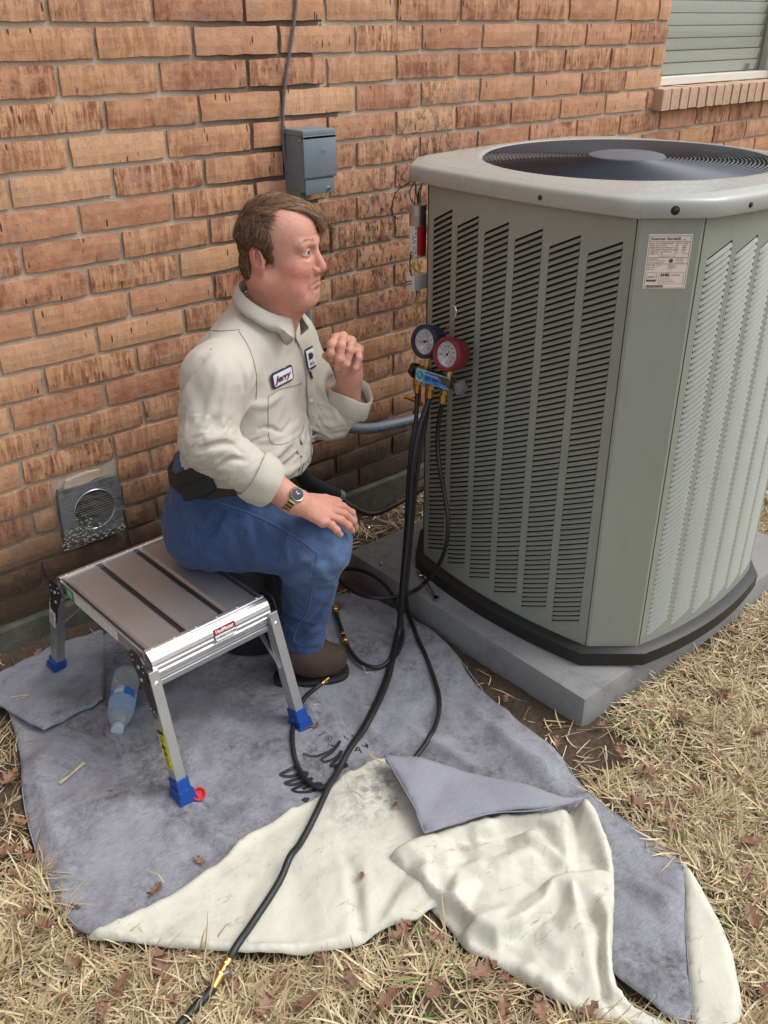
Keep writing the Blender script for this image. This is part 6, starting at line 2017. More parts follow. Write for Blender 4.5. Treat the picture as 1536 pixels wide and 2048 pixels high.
d_ = (n3(X, Y, Z * .45, 9, 5, 2) - .5) * .006 + (np.abs(n3(X + .5 * Z, Y - .4 * Z, Z * .35, 17, 8, 2) - .5) - .12) * .014
v.f += d_.astype(np.float32)
# openings: collar, cuffs (hollow end), hem cut
v.cone((.104, -.002, .985),(.106, -.002, 1.10), .052, .056, .004, True)
d1 = cufR - elR; d1 /= np.linalg.norm(d1); v.cone(cufR + d1 * .030, cufR + d1 * .12, .044, .06, .003, True); v.cone(cufR - d1 * .02, cufR + d1 * .10, .040, .044, .003, True)
d2 = V3(.25, -.15, .95); d2 /= np.linalg.norm(d2); v.cone(cufL + d2 * .012, cufL + d2 * .10, .043, .056, .003, True); v.cone(cufL + d2 * .048, cufL + d2 * .12, .07, .09, .002, True)
# shirt ends at the belt: tilted plane
cutz = (.625 - .06 * X) - Z
v.f = np.maximum(v.f, Z - (1.008 - .16 * ((X - .10) * .94 + Y * -.34))).astype(np.float32)
arm = (Y < -.175)
v.f = np.where(arm, v.f, np.maximum(v.f, cutz)).astype(np.float32)
sme, _ = v.mesh('shirt')
sV, sF = get_vf(sme); sN = vnormals(sV, sF)
arm_ax = (elR - shR) / np.linalg.norm(elR - shR); fore = (cufR - elR) / np.linalg.norm(cufR - elR)
def near_seg(P, a, b):
    d = b - a; t = np.clip(((P - a) @ d) / (d @ d), 0, 1); return np.linalg.norm(P - a - t[:, None] * d, axis=1), t
dU, tU = near_seg(sV, shR, elR); dF, tF = near_seg(sV, elR, cufR)
dU2, tU2 = near_seg(sV, shL, elL); dF2, tF2 = near_seg(sV, elL, cufL)
dirs = np.tile(V3(.25, -.1, 1.0),(len(sV), 1)); ex = np.where(sV[:, 2] < .74, .11, .022)
for dd_, tt_, ax_, hot in ((dU, tU, arm_ax, 1),(dF, tF, fore, 0),(dU2, tU2, (elL - shL), 1),(dF2, tF2, (cufL - elL), 0)):
    m = dd_ < .082
    dirs[m] = ax_ / np.linalg.norm(ax_)
    ex[m] = (.014 + .16 * tt_[m] ** 4) if hot else (.16 - .13 * tt_[m])
dirs += np.stack([vnoise3(sV, 9, 91 + q) for q in range(3)], 1) * 1.6
seedn = vnoise3(sV * V3(1, 1, 2.2), 17, 55) * .006
seedn = seedn * np.clip(ex / .06, .15, 1)
sV2 = buckle(sV + sN * seedn[:, None], sF, ex * 1.5, dirs, 90, normals=sN, lo=-.009, hi=.015, tang=.009, smooth=.085)
bpy.data.meshes.remove(sme); sme = npmesh('shirt', sV2, sF)
shirt = link('shirt', sme, M_['shirt'], man, True)
sb = bvh_of(sme)
def conform(pts, off=.002, b=None, toward=None):
    """snap local points onto the shirt, looking from the viewer side"""
    b = b or sb; out = []
    for p in pts:
        p = Vector(p)
        dr = Vector(toward) if toward is not None else None
        if dr is not None:
            h = b.ray_cast(p - dr * .4, dr, 1.0)
            if h[0] is not None: out.append(h[0] + h[1] * off); continue
        q = b.find_nearest(p); out.append(q[0] + (q[1] if q[1].dot(p - q[0]) >= 0 or True else -q[1]) * off)
    return out
VIEW = lambda p: (Vector(p) - MANINV @ Vector(_cp)).normalized()
bpy.context.view_layer.update()
MANINV = (Matrix.Translation((.12, -.45, 0)) @ Matrix.Rotation(PYAW, 4, 'Z')).inverted()
def onto(pts, off=.002, b=None):
    out = []; b = b or sb; o_ = MANINV @ Vector(_cp)
    for p in pts:
        d = (Vector(p) - o_).normalized(); h = b.ray_cast(o_, d, 4)
        if h[0] is not None:
            nn = h[1] if h[1].dot(d) < 0 else -h[1]; out.append(h[0] + nn * off)
        else:
            q = b.find_nearest(Vector(p)); out.append(q[0] + q[1] * off)
    return out
def ribbon(name, pts, w_, off, mt, parent, b=None, th=.0012, n=6):
    P = onto(catmull(pts, n), off, b); o_ = MANINV @ Vector(_cp); mb = MB(); vs = []
    b = b or sb
    for i, p in enumerate(P):
        t = (P[min(i + 1, len(P) - 1)] - P[max(i - 1, 0)]).normalized(); nn = b.find_nearest(p)[1]
        if nn.dot(o_ - p) < 0: nn = -nn
        q = t.cross(nn).normalized()
        vs += [p - q * w_ - nn * th, p - q * w_ * .8 + nn * .0002, p + q * w_ * .8 + nn * .0002, p + q * w_ - nn * th]
    fs = []
    for i in range(len(P) - 1):
        for k in range(3): fs.append((i * 4 + k, i * 4 + k + 1, i * 4 + 5 + k, i * 4 + 4 + k))
    mb.add(vs, fs)
    return mb.build(name, mt, parent, True, 60)
# placket edge (dark line), front band and pocket outlines
ribbon('placket', [(0.167, -0.1, 0.969),(0.183, -0.09, 0.934),(0.193, -0.08, 0.884),(0.197, -0.08, 0.824),(0.2, -0.08, 0.749),(0.201, -0.08, 0.672),(0.193, -0.08, 0.613)], .012, .0012, M_['shirt'], shirt)
sh_seam = mat('shirt_seam', (.22, .205, .17), .9)
ribbon('placket_edge', [(0.161, -0.1, 0.973),(0.175, -0.09, 0.934),(0.183, -0.08, 0.884),(0.186, -0.08, 0.824),(0.188, -0.08, 0.749),(0.189, -0.08, 0.672),(0.18, -0.08, 0.599)], .0011, .0038, sh_seam, shirt)
ribbon('pocket_seam', [(0.114, -0.2, 0.868),(0.111, -0.2, 0.824),(0.112, -0.2, 0.765),(0.139, -0.2, 0.755),(0.173, -0.15, 0.755),(0.18, -0.12, 0.766)], .0005, .0012, sh_seam, shirt)
ribbon('pocket_seam', [(0.114, -0.2, 0.868),(0.14, -0.2, 0.884),(0.167, -0.15, 0.874),(0.181, -0.12, 0.869)], .0005, .0012, sh_seam, shirt)
ribbon('yoke_seam', [(-0.009, -0.2, 1.015),(0.022, -0.2, 1.011),(0.064, -0.2, 1.014)], .0005, .0012, sh_seam, shirt)
ribbon('armhole_seam', [(0.061, -0.2, 1.011),(0.081, -0.2, 0.971),(0.091, -0.2, 0.916),(0.087, -0.2, 0.859)], .0006, .0012, sh_seam, shirt)
# buttons
for q in [(0.179, -0.1, 0.977),(0.191, -0.08, 0.898),(0.195, -0.08, 0.811),(0.196, -0.08, 0.711)]:
    p = onto([q], .0016)[0]; nn = -VIEW(p); MB().lathe([(0, .0015),(.0045, .0015),(.0055, 0)], zto(p, nn), 12).build('button', M_['blind'], shirt, True)
# collar: stand and fall around the neck
def collar():
    vs, fs = [], []
    m_ = 40; k_ = 7
    cx_, cy_ = .102, -.003
    for i in range(m_ + 1):
        a = R(-163 + 326 * i / m_)        # 0 = back of neck
        front = (1 - math.cos(a)) / 2
        dirv = -TF * math.cos(a) + TS * math.sin(a)
        dirv = dirv / np.linalg.norm(dirv)
        zt = 1.056 - .066 * front ** 1.1
        top = V3(cx_, cy_, zt) + dirv * (.066 - .002 * front)
        w_ = .027 + .014 * max(0, front - .5) / .5
        tip = max(0, front - .86) / .14
        outd = dirv * (.012 + .012 * front) + TS * (.022 * tip * (1 if a > 0 else -1)) + TF * (-.004 * tip) + V3(0, 0, -w_ * (.85 + .60 * tip))
        stand = top - V3(0, 0, .022) - dirv * .004
        row = [stand, top - dirv * .002 + V3(0, 0, -.006), top + V3(0, 0, .002), top + dirv * .004 + V3(0, 0, .0)]
        for t in (.35, .7, 1.0):
            p = top + dirv * .004 + outd * t
            q = sb.find_nearest(Vector(p)); s0 = np.array(q[0]); nn = np.array(q[1])
            d = (p - s0) @ nn
            lim_ = .006 + .007 * t
            if d < lim_: p = s0 + nn * lim_
            elif t == 1.0 and d > .016: p = s0 + nn * .014
            row.append(p)
        vs += row
    for i in range(m_):
        for k in range(k_ - 1): fs.append((i * k_ + k, i * k_ + k + 1, (i + 1) * k_ + k + 1, (i + 1) * k_ + k))
    mb = MB().add([Vector(p) for p in vs], fs)
    o = mb.build('collar', M_['shirt'], shirt, True, 70)
    s = o.modifiers.new('s', 'SOLIDIFY'); s.thickness = .0018; s.offset = 0
collar()
# rolled-up cuffs
def cuff(c, ax, r0, r1, L, name='cuff', flat=1.0, ragged=.004):
    ax = Vector(ax).normalized(); M = zto(c, ax); vs, fs = [], []; n = 36
    prof = [(r0 * .90, L * .55),(r0 * .94, L),(r0 * 1.0, L + .003),(r0 * 1.06, L),(r1 * 1.10, L * .5),(r1 * 1.12, .004),(r1 * 1.04, -.004),(r1 * .98, 0)]
    for r, z in prof:
        for j in range(n):
            an = 2 * math.pi * j / n; w = 1 + .035 * math.sin(an * 3 + 1) + .02 * math.sin(an * 7 + z * 60)
            vs.append(M @ Vector((r * w * math.cos(an), r * w * math.sin(an) * flat, z + ragged * math.sin(an * 2 + 1))))
    for i in range(len(prof) - 1):
        for j in range(n): fs.append((i * n + j, i * n + (j + 1) % n, (i + 1) * n + (j + 1) % n, (i + 1) * n + j))
    return MB().add(vs, fs).build(name, M_['shirt'], shirt, True, 60)
cuff(cufR - d1 * .018, d1, .049, .054, .052)
cuff(cufL + d2 * -.012, d2, .054, .052, .048, ragged=.008)
# name patch and company patch
def patch(name, c, w_, h_, ux, uy, inner, txts, tcol, parent=shirt, kx=8, ky=5, rad=.007):
    """conforming rounded patch: dark border, white field, lettering. ux, uy: pixel-like local steps (3-vectors)"""
    c = Vector(c); ux = Vector(ux).normalized(); uy = Vector(uy).normalized()
    cc = onto([c], 0)[0]; ha_, hb_ = w_ / 2, h_ / 2
    gp = [[onto([c + ux * (i * ha_) + uy * (j * hb_)], 0)[0] for i in (-1, 0, 1)] for j in (-1, 0, 1)]
    nn_ = -VIEW(cc); cx_1 = (gp[1][2] + gp[2][2] + gp[0][2] - gp[1][0] - gp[2][0] - gp[0][0]) / 3; cy_1 = (gp[2][0] + gp[2][1] + gp[2][2] - gp[0][0] - gp[0][1] - gp[0][2]) / 3
    c0_ = sum((q for row in gp for q in row), Vector()) / 9; nq = cx_1.cross(cy_1).normalized()
    if nq.dot(nn_) < 0: nq = -nq
    bulge_ = max(0.0, max((q - c0_).dot(nq) for row in gp for q in row))
    def pt(x, y, off): return c0_ + cx_1 * (x / (2 * ha_)) + cy_1 * (y / (2 * hb_)) + nq * (.0015 + bulge_ * (1 - .6 * (x / ha_) ** 2 - .2 * (y / hb_) ** 2) + off)
    def disc(w2, h2, off, r):
        ol = []
        for (sx, sy, a0) in ((1, 1, 0),(-1, 1, 90),(-1, -1, 180),(1, -1, 270)):
            for k in range(5):
                a = R(a0 + 22.5 * k); ol.append((sx * (w2 / 2 - r) + r * math.cos(a), sy * (h2 / 2 - r) + r * math.sin(a)))
        n = len(ol); vs = [pt(0, 0, off)]; fs = []
        for ring in (.35, .7, 1.0): vs += [pt(x * ring, y * ring, off if ring < .99 or off > .0035 else off * .6) for x, y in ol]
        for j in range(n):
            k = (j + 1) % n; fs.append((0, 1 + j, 1 + k)); fs += [(1 + q * n + j, 1 + (q + 1) * n + j, 1 + (q + 1) * n + k, 1 + q * n + k) for q in (0, 1)]
        return vs, fs
    mb = MB(); mb.mat(0).add(*disc(w_, h_, .0024, rad)); mb.mat(1).add(*disc(w_ - .009, h_ - .009, .0036, max(.002, rad - .004)))
    for (txt, size, x, y, sh, sx, mi) in txts:
        V, F = text_geo(txt, size, .04, 'CENTER', sh); mb.mat(mi).add([pt(v_.x * sx + x, v_.y + y, .0046) for v_ in V], F)
    for (x0, y0, x1, y1) in inner:
        mb.mat(2).add([pt(x0, y0, .0046), pt(x1, y0, .0046), pt(x1, y1, .0046), pt(x0, y1, .0046)], [(0, 1, 2, 3)])
    return mb.build(name, [M_['navy'], M_['patchw'], M_['navy'], M_['maroon']], parent)
pc = (0.14, -0.17, 0.901); px_ = V3(*(0.158, -0.155, 0.906)) - V3(*(0.123, -0.185, 0.897)); py_ = V3(*(0.138, -0.17, 0.918)) - V3(*(0.142, -0.17, 0.882))
patch('name_patch', pc, .058, .036, px_, py_, [], [('Jerry', .019, -.002, .0005, .35, 1.0, 3)], None)
pc = (0.193, -0.06, 0.905); px_ = V3(*(0.201, -0.03, 0.899)) - V3(*(0.185, -0.09, 0.908)); py_ = V3(*(0.19, -0.06, 0.924)) - V3(*(0.196, -0.06, 0.882))
patch('company_patch', pc, .060, .050, px_, py_, [(-.016, -.002, .006, .013),(.008, .001, .014, .010)], [('Air Co.', .009, -.002, -.012, .2, 1.0, 2)], None)
# pen in the far pocket
pp = onto([(0.189, -0.05, 0.876),(0.196, -0.05, 0.852)], .004)
MB().tube([pp[0], pp[1]], .0028, 8).build('pen', M_['blackp'], man, True)
MB().tube([pp[0], pp[0].lerp(pp[1], .25)], .0034, 8).build('pen_cap', M_['steel'], man, True)

# ---- JEANS
v = Vol((-.27, -.33, .06),(.37, .30, .66), .0050)
v.ell((-.045, .030, .475),(.142, .168, .108), TAX, .04)
v.ell((-.012, .015, .60),(.140, .166, .11), TAX, .03)
v.ell((-.030, .020, .53),(.140, .166, .11), TAX, .03)
v.ell((-.070, .010, .445),(.118, .160, .095), TAX, .04)
hR = V3(-.062, -.070, .465); kR = V3(*(0.198, -0.175, 0.481)); aR = V3(*(0.152, -0.075, 0.155))
hL = V3(.035, .120, .445); kL = V3(.190, .050, .350); aL = V3(.060, .130, .13)
v.cone(hR, kR, .104, .074, .04); v.ell(kR + V3(.006, -.004, .004),(.078, .078, .076), None, .03)
v.cone(kR, aR, .072, .056, .03); v.cone(aR, aR - V3(0.004, 0, .035), .056, .060, .02)
v.cone(hL, kL, .092, .066, .04); v.cone(kL, aL, .066, .056, .03)
X, Y, Z = v.X, v.Y, v.Z
for pts, r, ng in [
 ([(0.119, -0.22, 0.425),(0.169, -0.24, 0.466),(0.217, -0.25, 0.489)], .007, True),
 ([(0.093, -0.18, 0.356),(0.142, -0.22, 0.411),(0.192, -0.24, 0.452)], .008, False),
 ([(-0.013, -0.2, 0.588),(-0.045, -0.18, 0.524),(-0.081, -0.14, 0.465)], .007, True),
 ([(-0.037, -0.2, 0.575),(-0.071, -0.17, 0.518)], .006, False),
 ([(-0.136, -0.12, 0.557),(-0.11, -0.14, 0.514),(-0.103, -0.12, 0.46)], .006, True),
 ([(0.206, -0.16, 0.313),(0.179, -0.15, 0.261),(0.138, -0.14, 0.206)], .006, True),
 ([(0.218, -0.16, 0.283),(0.184, -0.15, 0.23),(0.15, -0.14, 0.183)], .006, False),
 ([(0.113, -0.12, 0.254),(0.153, -0.15, 0.245),(0.202, -0.14, 0.23)], .006, True),
 ([(0.27, -0.16, 0.43),(0.257, -0.16, 0.387),(0.232, -0.16, 0.343)], .006, False)]:
    v.ridge(pts, (-1 if ng else 1) * r * 1.6, r * 1.3)
d_ = (n3(X, Y, Z, 13, 15, 2) - .5) * .009 + (np.abs(n3(X + .3 * Z, Y, Z * .8, 19, 18, 2) - .5) - .12) * .022
v.f += d_.astype(np.float32)
v.f = np.maximum(v.f, np.where(np.hypot(X + .02, Y - .02) < .20, Z - (.638 - .06 * X), -1).astype(np.float32))
v.cone(aR - V3(0, 0, .022), aR - V3(0, 0, .09), .050, .052, .003, True)
# hems
hem_ = np.where((np.hypot(X - aR[0], Y - aR[1]) < .12),(aR[2] - .034) - Z, -1).astype(np.float32)
v.f = np.maximum(v.f, hem_)
jme, _ = v.mesh('jeans')
sV, sF = get_vf(jme); sN = vnormals(sV, sF)
dirs = np.tile(V3(.2, -.1, 1.0),(len(sV), 1)); ex = np.full(len(sV), .035)
for a, b, hot in ((hR, kR, 0),(kR, aR, 1),(hL, kL, 0),(kL, aL, 1)):
    dd_, tt_ = near_seg(sV, a, b); m = dd_ < .105
    dirs[m] = (b - a) / np.linalg.norm(b - a); ex[m] = (.04 + .10 * np.abs(tt_[m] - .45) ** 1.5 * 2) if not hot else (.05 + .14 * np.abs(tt_[m] - .45) ** 1.3)
dirs += np.stack([vnoise3(sV, 8, 71 + q) for q in range(3)], 1) * 1.4
seedn = vnoise3(sV, 20, 57) * .007
sV2 = buckle(sV + sN * seedn[:, None], sF, ex * 1.8, dirs, 90, normals=sN, lo=-.006, hi=.016, tang=.009, smooth=.10)
bpy.data.meshes.remove(jme); jme = npmesh('jeans', sV2, sF)
jeans = link('jeans', jme, M_['denim'], man, True)
jb = bvh_of(jme)
def seamline(pts, w_=.0022, name='seam'):
    ribbon(name, pts, w_, .0014, M_['seam'], jeans, jb, .002)
    for dy in (-2.2, 2.2):
        pass
def stitches(pts, offp=0.0, name='stitching'):
    P = onto(catmull(pts, 14), .0024, jb); mb = MB()
    for i in range(0, len(P) - 1, 2):
        a, b = P[i], P[i + 1]
        if (b - a).length < .02: mb.tube([a, a.lerp(b, .85)], .0006, 4)
    mb.build(name, M_['thread'], jeans)['kind'] = 'stuff'
S1 = [(-0.011, -0.2, 0.607),(0.022, -0.2, 0.595),(0.078, -0.2, 0.569),(0.134, -0.2, 0.536),(0.179, -0.2, 0.503),(0.204, -0.2, 0.476)]
S1b = [(-0.012, -0.2, 0.599),(0.021, -0.2, 0.586),(0.077, -0.2, 0.559),(0.133, -0.2, 0.524),(0.176, -0.2, 0.492),(0.2, -0.2, 0.469)]
S2 = [(0.207, -0.2, 0.472),(0.2, -0.2, 0.413),(0.189, -0.2, 0.355),(0.179, -0.2, 0.304),(0.153, -0.15, 0.237),(0.138, -0.15, 0.198),(0.135, -0.15, 0.173)]
S2b = [(0.199, -0.2, 0.466),(0.191, -0.2, 0.413),(0.181, -0.2, 0.355),(0.172, -0.2, 0.308),(0.147, -0.15, 0.245),(0.129, -0.15, 0.201),(0.126, -0.15, 0.176)]
ribbon('seam', S1, .0030, .0016, M_['seam'], jeans, jb, .002); ribbon('seam', S2, .0030, .0016, M_['seam'], jeans, jb, .002)
for q in (S1, S1b, S2, S2b): stitches(q)
stitches([(-0.11, -0.15, 0.607),(-0.107, -0.15, 0.574),(-0.099, -0.15, 0.533),(-0.091, -0.15, 0.513),(-0.097, -0.15, 0.478),(-0.094, -0.15, 0.461)])
stitches([(-0.167, -0.05, 0.568),(-0.135, -0.1, 0.598),(-0.102, -0.15, 0.619)]); stitches([(-0.172, -0.05, 0.544),(-0.138, -0.1, 0.574),(-0.104, -0.15, 0.598)])
stitches([(-0.043, -0.2, 0.61),(-0.039, -0.2, 0.575)]); stitches([(-0.029, -0.2, 0.613),(-0.025, -0.2, 0.58)])
stitches([(0.13, -0.15, 0.185),(0.156, -0.15, 0.171),(0.189, -0.12, 0.167)])
ribbon('belt_loop', [(-0.036, -0.2, 0.614),(-0.032, -0.2, 0.575)], .006, .0022, M_['denim'], jeans, jb, .002)
# belt and pouch
bp = []
for i in range(49):
    a = 2 * math.pi * i / 48; d = TF * math.cos(a) + TS * math.sin(a); c = V3(-.018, .018, .612)
    h = jb.ray_cast(Vector(c + d * .35 + V3(0, 0, .10 * (d[0] * .15))), Vector(-d), .4)
    p = (np.array(h[0]) if h[0] is not None else c + d * .15)
    if np.linalg.norm((p - c)[:2]) > .19: p = c + d * .17
    bp.append((p, d))
vs, fs = [], []
for p, d in bp:
    for (o_, z) in ((-.002, -.017),(.006, -.017),(.006, .017),(-.002, .017)): vs.append(Vector(p + d * o_ + V3(0, 0, z)))
for i in range(len(bp) - 1):
    for k in range(4): fs.append((i * 4 + k, i * 4 + (k + 1) % 4, i * 4 + 4 + (k + 1) % 4, i * 4 + 4 + k))
MB().add(vs, fs).build('belt', M_['belt'], man, True, 40)
pq = V3(*(-0.061, -0.15, 0.635)); 
pe = onto([tuple(pq)], 0, jb)[0]
pn = (-VIEW(pe)); pn = (pn + Vector((-.6, -.1, -.1))).normalized()
up_ = Vector((-.50, 0, 1)); 
Mp = frame(Vector(pe) + pn * .020, up_.cross(pn), pn.cross(up_.cross(pn)), pn)
mb = MB(); mb.box((-.042, -.034, -.016),(.042, .034, .014), Mp, .009)
mb.box((-.040, .004, .010),(.040, .036, .0175), Mp, .004)
mb.build('belt_pouch', mat('black_nylon', (.010, .012, .011), .7, var=.2, bs=300), man, True)

# ---- WATCH
wax = (wR - elR); wax /= np.linalg.norm(wax); wc = wR - wax * .012
Mw = zto(wc, wax)
band = MB(); n = 40
for j in range(n):
    a0_, a1_ = 2 * math.pi * (j + .08) / n, 2 * math.pi * (j + .92) / n
    q = []
    for (r, z) in ((.0320, -.008),(.0350, -.008),(.0350, .008),(.0320, .008)):
        for a in (a0_, a1_): q.append(Mw @ Vector((r * math.cos(a), r * .84 * math.sin(a), z)))
    band.mat(1 if j % 2 else 0).add(q, [(0, 2, 3, 1),(2, 4, 5, 3),(4, 6, 7, 5),(6, 0, 1, 7),(0, 6, 4, 2),(1, 3, 5, 7)])
watch = band.build('watch_band', [M_['blackp'], mat('gold_link', (.55, .42, .18), .3, 1.0)], man, True, 40)
wv = -VIEW(wc); wn_ = Vector(wv) - Vector(wax) * Vector(wv).dot(Vector(wax)); wn_ = (wn_.normalized() + Vector((.1, 0, .75))).normalized(); wn_ = (wn_ - Vector(wax) * wn_.dot(Vector(wax))).normalized()
Mc = zto(Vector(wc) + wn_ * .0305, wn_)
MB().lathe([(0, 0),(.0150, 0),(.0172, .002),(.0172, .007),(.0155, .0095),(.0142, .0088),(0, .0085)], Mc, 28).build('watch_case', M_['steel'], watch, True, 40)
MB().lathe([(0, .0094),(.0138, .0092),(.0140, .0088)], Mc, 28).build('watch_face', mat('watch_dial', (.01, .012, .014), .12, var=.05), watch, True)
hm_ = MB(); hm_.box((-.0006, 0, .0095),(.0006, .008, .0099), Mc); hm_.box((-.0005, -.0005, .0095),(.0065, .0006, .0099), Mc); hm_.build('watch_hands', M_['dial'], watch)

# ---- BOOTS
def boot(heel, toe, ank, nm='boot'):
    heel, toe, ank = V3(*heel), V3(*toe), V3(*ank)
    v = Vol(np.minimum(np.minimum(heel, toe), ank) - V3(.09, .09, .07), np.maximum(np.maximum(heel, toe), ank) + V3(.09, .09, .05), .0045)
    d = toe - heel; d /= np.linalg.norm(d)
    v.cone(heel, heel + (toe - heel) * .55, .038, .042, .02); v.cone(heel + (toe - heel) * .55, toe, .046, .043, .03)
    v.cone(heel + d * .03 + V3(0, 0, .02), ank, .040, .044, .03); v.cone(ank, heel + (toe - heel) * .62 + V3(0, 0, .006), .040, .036, .04)
    v.f += ((n3(v.X, v.Y, v.Z, 30, 4, 2) - .5) * .004).astype(np.float32)
    v.f = np.maximum(v.f, (.022 - v.Z).astype(np.float32))
    m1, _ = v.mesh(nm)
    o = link(nm, m1, M_['leather'], man, True)
    v.f -= .005; v.f = np.maximum(v.f, (v.Z - .034).astype(np.float32))
    v.f = np.minimum(v.f, 1); zz = v.Z
    v2_ = Vol(np.minimum(heel, toe) - V3(.09, .09, .07), np.maximum(heel, toe) + V3(.09, .09, .05), .0045)
    v2_.cone(heel * V3(1, 1, 0) + V3(0, 0, .02),(heel + (toe - heel) * .5) * V3(1, 1, 0) + V3(0, 0, .02), .041, .042, .02); v2_.cone((heel + (toe - heel) * .5) * V3(1, 1, 0) + V3(0, 0, .02), toe * V3(1, 1, 0) + V3(0, 0, .02), .048, .049, .02)
    v2_.f = np.maximum(v2_.f, np.maximum(v2_.Z - .030, .012 - v2_.Z).astype(np.float32))
    m2_, _ = v2_.mesh('sole'); link('sole', m2_, M_['sole'], o, True)
boot((0.109, -0.1, 0.092),(0.223, -0.075, 0.063),(aR[0] - .004, aR[1], .11))
boot((.02, .15, .05),(.13, .10, .05),(.045, .14, .11))
# upturned bucket he perches on
bk = MB().lathe([(.135, .0),(.140, .002),(.120, .335),(.124, .338),(.124, .350),(.112, .356),(0, .356)], None, 40).build('bucket', M_['blackp'], None, True)
bk.location = (.205, -.34, .012)
tag(bk, 'dark bucket in shadow under the seated man', 'bucket')

# ============================================================= SERVICE LINES
elbow = MB()
pts = catmull([(0.589, -0.1, 0.549),(0.641, -0.1, 0.498),(0.689, -0.1, 0.451),(0.771, -0.1, 0.404),(0.867, -0.1, 0.377),(0.979, -0.1, 0.364),(1.053, -0.1, 0.358),(1.125, -0.1, 0.349)], 8)
sline = MB().tube(pts, .017, 16).build('electrical_whip', M_['pvc'], None, True)
tag(sline, 'grey flexible conduit bending from the wall to the machine behind the man', 'conduit')
rib = MB()
for i in range(0, len(pts) - 1):
    t = (pts[i + 1] - pts[i]); M = zto(pts[i], t); rib.lathe([(.0168, -.0012),(.0180, 0),(.0168, .0012)], M, 14)
rib.build('ribbing', M_['pvc'], sline, True)
MB().tube([(0.7, -0.085, 0.481),(0.707, -0.085, 0.441),(0.751, -0.085, 0.394),(0.836, -0.085, 0.359),(0.935, -0.085, 0.349),(1.028, -0.085, 0.328)], .002, 6).build('wire', M_['mesh'], sline, True)
foam = empty('insulated_line', 'black foam insulated copper line running low from the wall to the machine', 'pipe')
p1 = [(0.509, -0.14, 0.368),(0.554, -0.14, 0.298),(0.611, -0.14, 0.25),(0.665, -0.14, 0.21)]
MB().tube(catmull(p1, 6), .024, 16).build('foam_sleeve', M_['foam'], foam, True)
MB().tube([(0.645, -0.14, 0.226),(0.686, -0.14, 0.197)], .021, 16).build('coupling', M_['pvc'], foam, True)
MB().tube(catmull([(0.682, -0.13, 0.2),(0.706, -0.174, 0.165),(0.778, -0.191, 0.12),(0.865, -0.207, 0.13),(0.965, -0.198, 0.14),(1.003, -0.206, 0.15)], 6), .009, 10).build('copper_line', mat('tarnished_copper', (.06, .038, .028), .5, .4, var=.3), foam, True)
MB().tube(catmull([(0.677, -0.146, 0.19),(0.739, -0.173, 0.13),(0.833, -0.192, 0.12),(0.957, -0.167, 0.15),(1.042, -0.165, 0.17)], 6), .005, 10).build('liquid_line', mat('dark_copper', (.05, .03, .022), .5, .4, var=.3), foam, True)

